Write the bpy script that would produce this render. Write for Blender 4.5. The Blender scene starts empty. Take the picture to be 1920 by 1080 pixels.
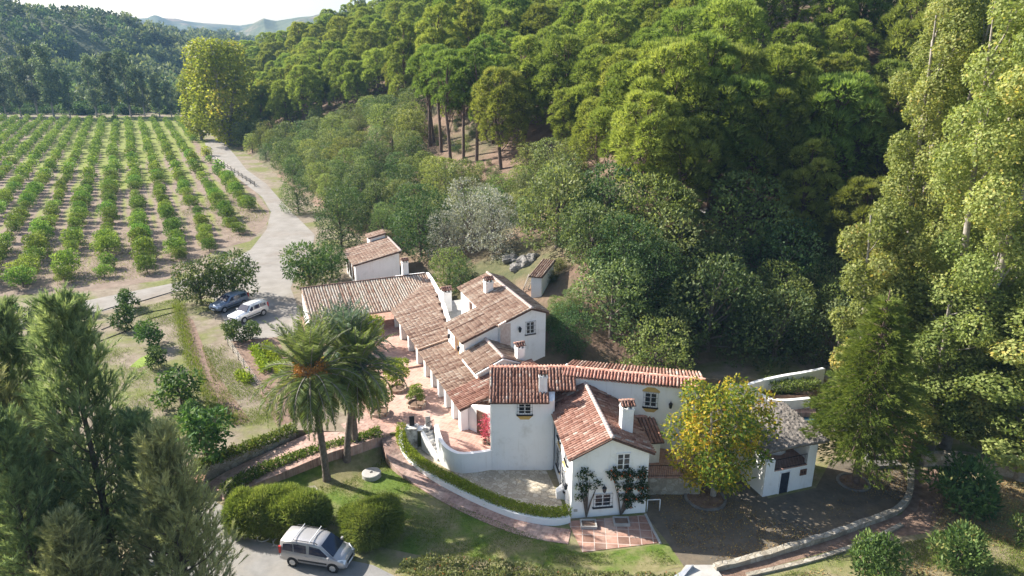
import bpy, bmesh, math, random
import numpy as np
from mathutils import Vector, Matrix

# ------------------------------------------------------------------ camera, sky, sun, exposure
S = bpy.context.scene
COL = S.collection
FPX, PITCH, CAMH = 1321.0, math.radians(18.8), 31.0
cam = bpy.data.cameras.new('camera'); camo = bpy.data.objects.new('camera', cam); COL.objects.link(camo)
cam.sensor_width = 36.0; cam.lens = 36.0 * FPX / 1920.0
cam.clip_start = 0.5; cam.clip_end = 20000
camo.location = (0, 0, CAMH); camo.rotation_euler = (math.pi / 2 - PITCH, 0, 0)
S.camera = camo

SUN_AZ = math.radians(-65)      # direction towards the sun, from +Y, clockwise positive
SUN_EL = math.radians(33)
w = bpy.data.worlds.new('World'); S.world = w; w.use_nodes = True
nt = w.node_tree; bg = nt.nodes['Background']
sky = nt.nodes.new('ShaderNodeTexSky'); sky.sky_type = 'NISHITA'; sky.sun_disc = False
sky.sun_elevation = SUN_EL; sky.sun_rotation = SUN_AZ
sky.air_density = 1.0; sky.dust_density = 2.0; sky.ozone_density = 1.0
nt.links.new(sky.outputs[0], bg.inputs[0]); bg.inputs[1].default_value = 0.09
sl = bpy.data.lights.new('sun', 'SUN'); sl.energy = 5.0; sl.angle = math.radians(0.5); sl.color = (1.0, 0.955, 0.88)
so = bpy.data.objects.new('sun', sl); COL.objects.link(so)
sd = Vector((math.sin(SUN_AZ) * math.cos(SUN_EL), math.cos(SUN_AZ) * math.cos(SUN_EL), math.sin(SUN_EL)))
so.rotation_euler = sd.to_track_quat('Z', 'Y').to_euler(); so.location = (-60, 20, 80)
S.view_settings.view_transform = 'Standard'; S.view_settings.look = 'None'
S.view_settings.exposure = 1.36; S.view_settings.gamma = 1.0
S.view_settings.use_curve_mapping = False
S.render.engine = 'CYCLES'
S.cycles.max_bounces = 6; S.cycles.diffuse_bounces = 3; S.cycles.glossy_bounces = 2
S.cycles.transmission_bounces = 4; S.cycles.volume_bounces = 0; S.cycles.transparent_max_bounces = 4

rng = np.random.default_rng(7)
random.seed(7)
_c, _s = math.cos(PITCH), math.sin(PITCH)
def ray(px, py):
    dx = (px - 960) / FPX; dv = (py - 540) / FPX
    return np.array((dx, _c - dv * _s, -(_s + dv * _c)))
def at(px, py, z=0.0):            # where the sight line through a photo pixel meets height z
    r = ray(px, py); t = (z - CAMH) / r[2]
    return Vector((r[0] * t, r[1] * t, z))
def aty(px, py, y):
    r = ray(px, py); t = y / r[1]
    return Vector((r[0] * t, y, CAMH + r[2] * t))
def proj(p):
    x, y, z = p
    d = y * _c - (z - CAMH) * _s; v = -(y * _s + (z - CAMH) * _c)
    return 960 + FPX * x / d, 540 + FPX * v / d

# frame of the old farm buildings: a runs back along the arcade, b into the hill
FO = Vector((-3.85, 50.4, 0)); FD = Vector((-0.38, 0.925, 0)).normalized(); FN = Vector((FD.y, -FD.x, 0))
def P(a, b, z=0.0):
    v = FO + FD * a + FN * b; return Vector((v.x, v.y, z))

# ------------------------------------------------------------------ object helpers
def tag(o, label=None, cat=None, group=None, kind=None):
    if label: o['label'] = label
    if cat: o['category'] = cat
    if group: o['group'] = group
    if kind: o['kind'] = kind
    return o
def empty(name, loc, label, cat, group=None, rz=0.0):
    o = bpy.data.objects.new(name, None); COL.objects.link(o); o.empty_display_size = 0.3
    o.location = loc; o.rotation_euler = (0, 0, rz)
    return tag(o, label, cat, group)
def link(name, me, parent=None):
    o = bpy.data.objects.new(name, me); COL.objects.link(o)
    if parent is not None:
        o.parent = parent
    return o
def np_mesh(name, V, F, mats, rnd=None, midx=None, smooth=False):
    """V (n,3), F (m,k) constant face size"""
    me = bpy.data.meshes.new(name)
    V = np.asarray(V, dtype=np.float32); F = np.asarray(F, dtype=np.int32)
    m, k = F.shape
    me.vertices.add(len(V)); me.vertices.foreach_set('co', V.ravel())
    me.loops.add(m * k); me.loops.foreach_set('vertex_index', F.ravel())
    me.polygons.add(m); me.polygons.foreach_set('loop_start', np.arange(0, m * k, k, dtype=np.int32))
    if smooth: me.polygons.foreach_set('use_smooth', np.ones(m, dtype=bool))
    for mm in (mats if isinstance(mats, (list, tuple)) else [mats]): me.materials.append(mm)
    if midx is not None: me.polygons.foreach_set('material_index', np.asarray(midx, dtype=np.int32))
    if rnd is not None:
        at_ = me.attributes.new('rnd', 'FLOAT', 'FACE'); at_.data.foreach_set('value', np.asarray(rnd, dtype=np.float32))
    me.update(calc_edges=True); me.validate()
    return me

class MB:
    """collects boxes, prisms, tubes and quads into ONE mesh"""
    def __init__(self): self.V = []; self.F = []; self.M = []; self.R = []; self.mi = 0; self.sm = []
    def add(self, verts, faces, smooth=False, rnd=None):
        n = len(self.V); self.V += [tuple(v) for v in verts]
        for f in faces:
            self.F.append(tuple(i + n for i in f)); self.M.append(self.mi); self.sm.append(smooth)
            self.R.append(random.random() if rnd is None else rnd)
    def box(self, c, size, rz=0.0, M=None):
        sx, sy, sz = size[0] / 2, size[1] / 2, size[2] / 2; cr, sr = math.cos(rz), math.sin(rz)
        vs = []
        for dz in (-sz, sz):
            for dx, dy in ((-sx, -sy), (sx, -sy), (sx, sy), (-sx, sy)):
                vs.append((c[0] + dx * cr - dy * sr, c[1] + dx * sr + dy * cr, c[2] + dz))
        if M is not None: vs = [M @ Vector(v) for v in vs]
        self.add(vs, [(3, 2, 1, 0), (4, 5, 6, 7), (0, 1, 5, 4), (1, 2, 6, 5), (2, 3, 7, 6), (3, 0, 4, 7)])
        return self
    def obox(self, p0, p1, up, w, h):
        """bar from p0 to p1, w wide, h tall along up, p0/p1 on its bottom centre line"""
        p0, p1, up = Vector(p0), Vector(p1), Vector(up).normalized()
        d = (p1 - p0).normalized(); sd_ = d.cross(up).normalized() * (w / 2); u = up * h
        vs = [p0 - sd_, p0 + sd_, p1 + sd_, p1 - sd_]; vs += [v + u for v in vs]
        self.add(vs, [(0, 1, 2, 3)[::-1], (4, 5, 6, 7), (0, 1, 5, 4), (1, 2, 6, 5), (2, 3, 7, 6), (3, 0, 4, 7)])
        return self
    def prism(self, pts, z0, z1):
        """polygon pts (2D, any winding), bottom z0, top z1 (numbers or lists)"""
        n = len(pts)
        ar = sum(pts[i][0] * pts[(i + 1) % n][1] - pts[(i + 1) % n][0] * pts[i][1] for i in range(n))
        idx = list(range(n)) if ar > 0 else list(range(n))[::-1]
        b = [(pts[i][0], pts[i][1], z0[i] if hasattr(z0, '__len__') else z0) for i in idx]
        t = [(pts[i][0], pts[i][1], z1[i] if hasattr(z1, '__len__') else z1) for i in idx]
        fs = [tuple(range(n))[::-1], tuple(range(n, 2 * n))] + [(i, (i + 1) % n, n + (i + 1) % n, n + i) for i in range(n)]
        self.add(b + t, fs); return self
    def poly(self, vs): self.add(vs, [tuple(range(len(vs)))]); return self
    def tube(self, pts, radii, seg=6, cap=True, smooth=True):
        pts = [Vector(p) for p in pts]; n = len(pts)
        if not hasattr(radii, '__len__'): radii = [radii] * n
        vs = []; fs = []
        ref = Vector((0.31, 0.17, 0.93))
        for i, p in enumerate(pts):
            d = (pts[min(i + 1, n - 1)] - pts[max(i - 1, 0)]).normalized()
            a = d.cross(ref); a = a.normalized() if a.length > 1e-4 else Vector((1, 0, 0)); b = d.cross(a)
            for k in range(seg):
                an = 2 * math.pi * k / seg
                vs.append(p + (a * math.cos(an) + b * math.sin(an)) * radii[i])
        for i in range(n - 1):
            for k in range(seg):
                k2 = (k + 1) % seg
                fs.append((i * seg + k, i * seg + k2, (i + 1) * seg + k2, (i + 1) * seg + k))
        if cap: fs.append(tuple(range(seg))[::-1]); fs.append(tuple((n - 1) * seg + k for k in range(seg)))
        self.add(vs, fs, smooth); return self
    def lathe(self, c, prof, seg=16, smooth=True):
        vs = []; fs = []; n = len(prof)
        for r, z in prof:
            for k in range(seg):
                an = 2 * math.pi * k / seg; vs.append((c[0] + r * math.cos(an), c[1] + r * math.sin(an), c[2] + z))
        for i in range(n - 1):
            for k in range(seg):
                k2 = (k + 1) % seg; fs.append((i * seg + k, i * seg + k2, (i + 1) * seg + k2, (i + 1) * seg + k))
        fs.append(tuple(range(seg))[::-1]); fs.append(tuple((n - 1) * seg + k for k in range(seg)))
        self.add(vs, fs, smooth); return self
    def mesh(self, name, mats):
        me = bpy.data.meshes.new(name); me.from_pydata(self.V, [], self.F)
        for mm in (mats if isinstance(mats, (list, tuple)) else [mats]): me.materials.append(mm)
        me.polygons.foreach_set('material_index', self.M); me.polygons.foreach_set('use_smooth', self.sm)
        a = me.attributes.new('rnd', 'FLOAT', 'FACE'); a.data.foreach_set('value', self.R)
        me.update(); return me
    def build(self, name, mats, parent=None):
        o = link(name, self.mesh(name, mats), None)
        if parent is not None:
            o.parent = parent; bpy_inv(o, parent)
        return o
def bpy_inv(o, parent):
    """keep world-coordinate geometry while parented (only roots carry a transform)"""
    if parent.parent is None:
        o.matrix_parent_inverse = (Matrix.Translation(parent.location) @ parent.rotation_euler.to_matrix().to_4x4() @ Matrix.Diagonal((*parent.scale, 1))).inverted()
def copy_tree(o, parent=None):
    c = o.copy(); COL.objects.link(c); c.parent = parent
    for ch in o.children: copy_tree(ch, c)
    return c

# ------------------------------------------------------------------ materials
def mat_base(name, rough=0.8, spec=0.3):
    m = bpy.data.materials.new(name); m.use_nodes = True
    b = m.node_tree.nodes['Principled BSDF']; b.inputs['Roughness'].default_value = rough
    b.inputs['Specular IOR Level'].default_value = spec
    return m, m.node_tree, b
def N(nt, t, **kw):
    n = nt.nodes.new(t)
    for k, v in kw.items(): setattr(n, k, v)
    return n
def ramp(nt, fac, stops):
    r = N(nt, 'ShaderNodeValToRGB'); e = r.color_ramp.elements
    while len(e) < len(stops): e.new(0.5)
    for el, (p, c) in zip(e, stops): el.position = p; el.color = (*c, 1)
    nt.links.new(fac, r.inputs[0]); return r.outputs[0]
def noise(nt, scale, detail=5, rough=0.6, vec=None, dist=0.0):
    n = N(nt, 'ShaderNodeTexNoise'); n.inputs['Scale'].default_value = scale; n.inputs['Detail'].default_value = detail
    n.inputs['Roughness'].default_value = rough; n.inputs['Distortion'].default_value = dist
    if vec is None:
        g = N(nt, 'ShaderNodeNewGeometry'); vec = g.outputs['Position']
    nt.links.new(vec, n.inputs['Vector']); return n.outputs['Fac']
def mixc(nt, fac, a, b, mode='MIX'):
    m = N(nt, 'ShaderNodeMix', data_type='RGBA', blend_type=mode)
    if isinstance(fac, (int, float)): m.inputs[0].default_value = fac
    else: nt.links.new(fac, m.inputs[0])
    for i, v in ((6, a), (7, b)):
        if isinstance(v, tuple): m.inputs[i].default_value = (*v, 1)
        else: nt.links.new(v, m.inputs[i])
    return m.outputs[2]
def bump(nt, b, h, strength=0.4, dist=0.05):
    bp = N(nt, 'ShaderNodeBump'); bp.inputs['Strength'].default_value = strength; bp.inputs['Distance'].default_value = dist
    nt.links.new(h, bp.inputs['Height']); nt.links.new(bp.outputs[0], b.inputs['Normal'])
def mat_noise(name, stops, scale, detail=6, rough=0.85, bs=0.3, bd=0.03, bscale=None, spec=0.25):
    m, nt, b = mat_base(name, rough, spec)
    f = noise(nt, scale, detail)
    nt.links.new(ramp(nt, f, stops), b.inputs['Base Color'])
    if bs: bump(nt, b, noise(nt, bscale or scale * 6, 4), bs, bd)
    return m
def mat_two(name, sA, scA, sB, scB, mscale, mlo, mhi, rough=0.9, bs=0.5, bd=0.05, bscale=8):
    """two noise colour sets mixed by a large noise mask"""
    m, nt, b = mat_base(name, rough, 0.15)
    a = ramp(nt, noise(nt, scA, 7, 0.65), sA); c = ramp(nt, noise(nt, scB, 7, 0.65), sB)
    k = ramp(nt, noise(nt, mscale, 6, 0.62), [(mlo, (0, 0, 0)), (mhi, (1, 1, 1))])
    nt.links.new(mixc(nt, k, a, c), b.inputs['Base Color'])
    bump(nt, b, noise(nt, bscale, 5), bs, bd)
    return m
def mat_leaf(name, stops, trans=0.35, rough=0.55, var=0.25, tcol=None):
    m, nt, b = mat_base(name, max(rough, .55), 0.14)
    a = N(nt, 'ShaderNodeAttribute', attribute_name='rnd'); oi = N(nt, 'ShaderNodeObjectInfo')
    col = ramp(nt, a.outputs['Fac'], stops)
    h = N(nt, 'ShaderNodeHueSaturation')
    mr = N(nt, 'ShaderNodeMapRange'); mr.inputs['To Min'].default_value = 1 - var; mr.inputs['To Max'].default_value = 1 + var
    nt.links.new(oi.outputs['Random'], mr.inputs['Value']); nt.links.new(mr.outputs[0], h.inputs['Value'])
    mr2 = N(nt, 'ShaderNodeMapRange'); mr2.inputs['To Min'].default_value = 0.5 - 0.02 * (var / .25); mr2.inputs['To Max'].default_value = 0.5 + 0.025 * (var / .25)
    m3 = N(nt, 'ShaderNodeMath', operation='FRACT'); m4 = N(nt, 'ShaderNodeMath', operation='MULTIPLY'); m4.inputs[1].default_value = 7.31
    nt.links.new(oi.outputs['Random'], m4.inputs[0]); nt.links.new(m4.outputs[0], m3.inputs[0])
    nt.links.new(m3.outputs[0], mr2.inputs['Value']); nt.links.new(mr2.outputs[0], h.inputs['Hue'])
    nt.links.new(col, h.inputs['Color']); nt.links.new(h.outputs[0], b.inputs['Base Color'])
    t = N(nt, 'ShaderNodeBsdfTranslucent'); tm = mixc(nt, 1.0, h.outputs[0], tcol or (1.0, 1.0, 0.55), 'MULTIPLY')
    nt.links.new(tm, t.inputs['Color'])
    mx = N(nt, 'ShaderNodeMixShader'); mx.inputs[0].default_value = trans
    out = nt.nodes['Material Output']
    nt.links.new(b.outputs[0], mx.inputs[1]); nt.links.new(t.outputs[0], mx.inputs[2]); nt.links.new(mx.outputs[0], out.inputs['Surface'])
    return m
def mat_flat(name, col, rough=0.6, metal=0.0, spec=0.4, coat=0.0):
    m, nt, b = mat_base(name, rough, spec)
    f = noise(nt, 3.0, 4); c2 = tuple(min(1, x * 1.12) for x in col); c1 = tuple(x * 0.88 for x in col)
    nt.links.new(ramp(nt, f, [(0.3, c1), (0.7, c2)]), b.inputs['Base Color']); b.inputs['Metallic'].default_value = metal
    if coat: b.inputs['Coat Weight'].default_value = coat; b.inputs['Coat Roughness'].default_value = 0.08
    return m
def mat_rnd(name, stops, rough=0.85, nscale=9, namt=0.35, bs=0.3):
    m, nt, b = mat_base(name, rough, 0.2)
    a = N(nt, 'ShaderNodeAttribute', attribute_name='rnd')
    col = ramp(nt, a.outputs['Fac'], stops)
    d = ramp(nt, noise(nt, nscale, 5, 0.7), [(0.3, (1 - namt,) * 3), (0.65, (1.12,) * 3)])
    nt.links.new(mixc(nt, 1.0, col, d, 'MULTIPLY'), b.inputs['Base Color'])
    if bs: bump(nt, b, noise(nt, 40, 3), bs, 0.01)
    return m
M = {}
def mk_white():
    m, nt, b = mat_base('whitewash', 0.85, 0.2)
    g = N(nt, 'ShaderNodeNewGeometry')
    f = noise(nt, 0.7, 7, 0.7); f2 = noise(nt, 3.5, 6, 0.7)
    c = ramp(nt, f, [(0.26, (0.70, 0.68, 0.64)), (0.46, (0.85, 0.84, 0.82)), (0.8, (0.89, 0.88, 0.86))])
    mp = N(nt, 'ShaderNodeMapping'); mp.inputs['Scale'].default_value = (5.0, 5.0, 0.35); nt.links.new(g.outputs['Position'], mp.inputs['Vector'])
    st = ramp(nt, noise(nt, 1.0, 5, 0.6, mp.outputs[0]), [(0.56, (1, 1, 1)), (0.78, (0.80, 0.77, 0.72))])
    nt.links.new(mixc(nt, 0.6, c, st, 'MULTIPLY'), b.inputs['Base Color'])
    bump(nt, b, f2, 0.35, 0.03)
    return m
M['white'] = mk_white()
def mk_white_base():
    # whitewash with damp, mossy patches as on the foot of the walls
    m, nt, b = mat_base('weathered_whitewash', 0.9, 0.15)
    f = noise(nt, 1.6, 8, 0.72)
    nt.links.new(ramp(nt, f, [(0.36, (0.20, 0.18, 0.15)), (0.5, (0.62, 0.59, 0.55)), (0.66, (0.78, 0.77, 0.75))]), b.inputs['Base Color'])
    bump(nt, b, noise(nt, 5, 5), 0.5, 0.04)
    return m
M['white_worn'] = mk_white_base()
M['tile_red'] = mat_rnd('red_roof_tile', [(0.0, (0.15, 0.07, 0.05)), (0.3, (0.28, 0.14, 0.10)), (0.6, (0.36, 0.20, 0.15)), (0.85, (0.43, 0.28, 0.22)), (1.0, (0.53, 0.45, 0.38))])
M['tile_pink'] = mat_rnd('pink_roof_tile', [(0.0, (0.40, 0.17, 0.12)), (0.5, (0.55, 0.27, 0.20)), (1.0, (0.62, 0.40, 0.32))])
M['tile_old'] = mat_rnd('weathered_roof_tile', [(0.0, (0.15, 0.083, 0.058)), (0.25, (0.285, 0.18, 0.13)), (0.55, (0.375, 0.262, 0.195)), (0.8, (0.45, 0.345, 0.268)), (1.0, (0.54, 0.46, 0.38))])
M['tile_pale'] = mat_rnd('pale_roof_tile', [(0.0, (0.42, 0.24, 0.16)), (0.3, (0.66, 0.47, 0.34)), (0.65, (0.78, 0.62, 0.48)), (1.0, (0.82, 0.74, 0.61))])
M['tile_dark'] = mat_noise('roof_channel', [(0.3, (0.06, 0.034, 0.025)), (0.6, (0.12, 0.07, 0.052)), (0.8, (0.19, 0.13, 0.10))], 5)
M['channel_pale'] = mat_noise('pale_roof_channel', [(0.3, (0.20, 0.125, 0.09)), (0.6, (0.32, 0.22, 0.17)), (0.8, (0.42, 0.33, 0.27))], 5)
M['mortar'] = mat_noise('ridge_mortar', [(0.3, (0.50, 0.36, 0.30)), (0.7, (0.66, 0.56, 0.50))], 4)
M['glass'] = mat_base('window_glass', 0.08, 0.5)[0]; M['glass'].node_tree.nodes['Principled BSDF'].inputs['Base Color'].default_value = (0.02, 0.025, 0.032, 1)
M['carglass'] = mat_base('car_glass', 0.05, 0.6)[0]; M['carglass'].node_tree.nodes['Principled BSDF'].inputs['Base Color'].default_value = (0.012, 0.02, 0.05, 1)
M['iron'] = mat_flat('black_iron', (0.025, 0.025, 0.03), 0.5, 0.6)
M['frame'] = mat_flat('white_paint', (0.78, 0.78, 0.78), 0.5)
M['ochre'] = mat_flat('ochre_paint', (0.55, 0.37, 0.12), 0.85)
M['wood'] = mat_noise('old_wood', [(0.3, (0.12, 0.06, 0.04)), (0.7, (0.22, 0.13, 0.09))], 6)
M['darkwood'] = mat_noise('dark_door', [(0.3, (0.02, 0.025, 0.035)), (0.7, (0.04, 0.045, 0.06))], 6)
M['stone'] = None
def mk_stone(name, cols, scale=2.4, edge=0.08, grout=(0.30, 0.26, 0.2)):
    m, nt, b = mat_base(name, 0.9, 0.2)
    g = N(nt, 'ShaderNodeNewGeometry')
    nz = N(nt, 'ShaderNodeTexNoise'); nz.inputs['Scale'].default_value = 3.0; nt.links.new(g.outputs['Position'], nz.inputs['Vector'])
    av = N(nt, 'ShaderNodeVectorMath', operation='MULTIPLY_ADD'); av.inputs[1].default_value = (0.22, 0.22, 0.22)
    nt.links.new(nz.outputs['Color'], av.inputs[0]); nt.links.new(g.outputs['Position'], av.inputs[2])
    v = N(nt, 'ShaderNodeTexVoronoi'); v.inputs['Scale'].default_value = scale; nt.links.new(av.outputs[0], v.inputs['Vector'])
    e = N(nt, 'ShaderNodeTexVoronoi', feature='DISTANCE_TO_EDGE'); e.inputs['Scale'].default_value = scale; nt.links.new(av.outputs[0], e.inputs['Vector'])
    sp = N(nt, 'ShaderNodeSeparateColor'); nt.links.new(v.outputs['Color'], sp.inputs[0])
    c = ramp(nt, sp.outputs[0], cols)
    d = ramp(nt, noise(nt, 9, 5), [(0.3, (0.7,) * 3), (0.7, (1.1,) * 3)])
    c = mixc(nt, 1.0, c, d, 'MULTIPLY')
    k = ramp(nt, e.outputs['Distance'], [(edge * 0.4, (0, 0, 0)), (edge, (1, 1, 1))])
    nt.links.new(mixc(nt, k, grout, c), b.inputs['Base Color'])
    bump(nt, b, k, 0.6, 0.04)
    return m
M['stone'] = mk_stone('rubble_stone', [(0, (0.26, 0.22, 0.17)), (0.5, (0.38, 0.34, 0.27)), (1, (0.48, 0.43, 0.36))], 2.2)
M['cobble'] = mk_stone('cobble_paving', [(0, (0.42, 0.36, 0.27)), (0.5, (0.54, 0.47, 0.36)), (1, (0.62, 0.56, 0.45))], 2.7, 0.07, (0.34, 0.29, 0.22))
M['rock'] = mat_noise('grey_rock', [(0.3, (0.11, 0.10, 0.09)), (0.7, (0.27, 0.255, 0.235))], 1.2, 8, bs=0.8, bd=0.2, bscale=3)
def mk_tiles(name, cols, size, rz, mort=(0.5, 0.42, 0.36), namt=0.25):
    m, nt, b = mat_base(name, 0.85, 0.2)
    g = N(nt, 'ShaderNodeNewGeometry'); mp = N(nt, 'ShaderNodeMapping'); mp.inputs['Rotation'].default_value = (0, 0, rz)
    nt.links.new(g.outputs['Position'], mp.inputs['Vector'])
    br = N(nt, 'ShaderNodeTexBrick'); br.inputs['Scale'].default_value = 1.0; br.offset = 0.0
    br.inputs['Brick Width'].default_value = size; br.inputs['Row Height'].default_value = size; br.inputs['Mortar Size'].default_value = size * 0.035
    br.inputs['Color1'].default_value = (0, 0, 0, 1); br.inputs['Color2'].default_value = (1, 1, 1, 1); br.inputs['Mortar'].default_value = (0.5, 0.5, 0.5, 1)
    nt.links.new(mp.outputs[0], br.inputs['Vector'])
    big = ramp(nt, noise(nt, 0.35, 6, 0.65), cols)
    vary = ramp(nt, br.outputs['Color'], [(0, (1 - namt,) * 3), (1, (1 + namt * 0.5,) * 3)])
    c = mixc(nt, 1.0, big, vary, 'MULTIPLY')
    st = ramp(nt, noise(nt, 2.2, 7, 0.7), [(0.3, (0.72, 0.70, 0.68)), (0.55, (1.05,) * 3)])
    c = mixc(nt, 1.0, c, st, 'MULTIPLY')
    nt.links.new(mixc(nt, br.outputs['Fac'], c, mort), b.inputs['Base Color'])
    bump(nt, b, noise(nt, 8, 4), 0.25, 0.01)
    return m
M['terrace'] = mk_tiles('terracotta_paving', [(0.3, (0.42, 0.22, 0.16)), (0.5, (0.50, 0.30, 0.235)), (0.75, (0.56, 0.40, 0.33))], 0.3, 0.39, (0.52, 0.40, 0.34), 0.16)
M['flag'] = mk_tiles('large_terracotta_flags', [(0.3, (0.30, 0.16, 0.11)), (0.5, (0.40, 0.23, 0.17)), (0.75, (0.52, 0.40, 0.32))], 0.78, 0.08, (0.5, 0.4, 0.34), 0.45)
M['brickpath'] = mk_tiles('brick_path', [(0.3, (0.33, 0.19, 0.15)), (0.5, (0.42, 0.27, 0.22)), (0.75, (0.52, 0.40, 0.33))], 0.24, 0.3, (0.42, 0.34, 0.28), 0.3)
M['asphalt'] = mat_two('gravel_drive', [(0.3, (0.20, 0.192, 0.18)), (0.7, (0.28, 0.268, 0.25))], 1.2, [(0.3, (0.26, 0.235, 0.20)), (0.7, (0.33, 0.295, 0.25))], 3, 0.12, 0.45, 0.62, bs=0.3, bd=0.02, bscale=25)
M['dirt'] = mat_two('dirt_road', [(0.3, (0.22, 0.20, 0.175)), (0.7, (0.31, 0.285, 0.255))], 0.5, [(0.3, (0.18, 0.15, 0.12)), (0.7, (0.27, 0.23, 0.19))], 1.5, 0.15, 0.5, 0.7, bs=0.3, bd=0.03, bscale=12)
M['lawn'] = mat_two('lawn_grass', [(0.3, (0.07, 0.115, 0.018)), (0.7, (0.14, 0.195, 0.035))], 3.0, [(0.3, (0.17, 0.16, 0.065)), (0.7, (0.29, 0.25, 0.13))], 2.5, 0.28, 0.42, 0.56, bs=0.8, bd=0.05, bscale=18)
M['drygrass'] = mat_two('dry_grass', [(0.3, (0.12, 0.145, 0.04)), (0.7, (0.21, 0.21, 0.08))], 2.5, [(0.3, (0.21, 0.17, 0.10)), (0.7, (0.32, 0.265, 0.165))], 2.5, 0.25, 0.42, 0.58, bs=0.8, bd=0.05, bscale=15)
M['meadow'] = mat_two('meadow_soil', [(0.3, (0.17, 0.135, 0.095)), (0.7, (0.29, 0.24, 0.18))], 1.1, [(0.3, (0.105, 0.12, 0.035)), (0.7, (0.20, 0.20, 0.07))], 2.0, 0.16, 0.47, 0.6, bs=0.8, bd=0.08, bscale=6)
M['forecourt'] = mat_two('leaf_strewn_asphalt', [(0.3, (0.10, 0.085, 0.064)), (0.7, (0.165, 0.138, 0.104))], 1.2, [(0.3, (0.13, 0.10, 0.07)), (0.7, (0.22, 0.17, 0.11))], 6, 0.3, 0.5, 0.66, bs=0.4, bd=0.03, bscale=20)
M['limegrass'] = mat_noise('fresh_grass', [(0.3, (0.14, 0.20, 0.03)), (0.7, (0.24, 0.32, 0.05))], 3, bs=0.7, bd=0.05)
M['hillsoil'] = mat_two('hillside_soil', [(0.3, (0.14, 0.09, 0.062)), (0.7, (0.25, 0.17, 0.125))], 0.5, [(0.3, (0.06, 0.07, 0.03)), (0.7, (0.13, 0.12, 0.06))], 0.8, 0.06, 0.42, 0.6, bs=0.9, bd=0.2, bscale=2)
M['farsoil'] = mat_two('far_hill_scrub', [(0.3, (0.05, 0.07, 0.03)), (0.7, (0.11, 0.12, 0.055))], 0.03, [(0.3, (0.20, 0.14, 0.09)), (0.7, (0.28, 0.21, 0.14))], 0.05, 0.012, 0.55, 0.66, bs=1.0, bd=4, bscale=0.06)
M['soil'] = mat_noise('turned_soil', [(0.3, (0.15, 0.09, 0.06)), (0.7, (0.28, 0.19, 0.14))], 2, bs=0.8, bd=0.08)
M['bark'] = mat_noise('bark', [(0.3, (0.09, 0.07, 0.055)), (0.7, (0.22, 0.18, 0.15))], 4, bs=0.8, bd=0.06)
M['palebark'] = mat_noise('pale_bark', [(0.3, (0.20, 0.17, 0.14)), (0.7, (0.40, 0.36, 0.31))], 3, bs=0.6, bd=0.05)
M['redbark'] = mat_noise('pine_bark', [(0.3, (0.10, 0.065, 0.05)), (0.7, (0.22, 0.15, 0.12))], 4, bs=0.8, bd=0.06)
M['concrete'] = mat_noise('concrete', [(0.3, (0.34, 0.32, 0.29)), (0.7, (0.48, 0.46, 0.42))], 1.5, 7)
M['water'] = mat_base('pool_water', 0.06, 0.5)[0]; M['water'].node_tree.nodes['Principled BSDF'].inputs['Base Color'].default_value = (0.02, 0.06, 0.09, 1)
def mk_orchard(ang, spacing, x0):
    m, nt, b = mat_base('orchard_floor', 0.95, 0.1)
    g = N(nt, 'ShaderNodeNewGeometry'); mp = N(nt, 'ShaderNodeMapping'); mp.inputs['Rotation'].default_value = (0, 0, ang)
    nt.links.new(g.outputs['Position'], mp.inputs['Vector'])
    sx = N(nt, 'ShaderNodeSeparateXYZ'); nt.links.new(mp.outputs[0], sx.inputs[0])
    soil = ramp(nt, noise(nt, 0.6, 7, 0.65), [(0.3, (0.17, 0.125, 0.095)), (0.7, (0.29, 0.225, 0.175))])
    gr = ramp(nt, noise(nt, 1.6, 6, 0.65), [(0.3, (0.14, 0.17, 0.035)), (0.7, (0.25, 0.265, 0.075))])
    # grass strips between the rows, stronger far down the field and in patches
    w_ = N(nt, 'ShaderNodeMath', operation='MULTIPLY_ADD'); w_.inputs[1].default_value = 1 / spacing; w_.inputs[2].default_value = -x0 / spacing
    nt.links.new(sx.outputs[0], w_.inputs[0])
    fr = N(nt, 'ShaderNodeMath', operation='PINGPONG'); fr.inputs[1].default_value = 0.5; nt.links.new(w_.outputs[0], fr.inputs[0])
    far = N(nt, 'ShaderNodeMapRange'); far.inputs['From Min'].default_value = 120; far.inputs['From Max'].default_value = 260
    far.inputs['To Min'].default_value = -0.18; far.inputs['To Max'].default_value = 0.22
    nt.links.new(sx.outputs[1], far.inputs['Value'])
    big = noise(nt, 0.05, 6, 0.65)
    s1 = N(nt, 'ShaderNodeMath', operation='ADD'); nt.links.new(fr.outputs[0], s1.inputs[0]); nt.links.new(far.outputs[0], s1.inputs[1])
    s2 = N(nt, 'ShaderNodeMath', operation='ADD'); nt.links.new(s1.outputs[0], s2.inputs[0]); nt.links.new(big, s2.inputs[1])
    k = ramp(nt, s2.outputs[0], [(0.80, (0, 0, 0)), (1.02, (1, 1, 1))])
    nt.links.new(mixc(nt, k, soil, gr), b.inputs['Base Color']); bump(nt, b, noise(nt, 3, 5), 0.8, 0.1)
    return m
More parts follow.
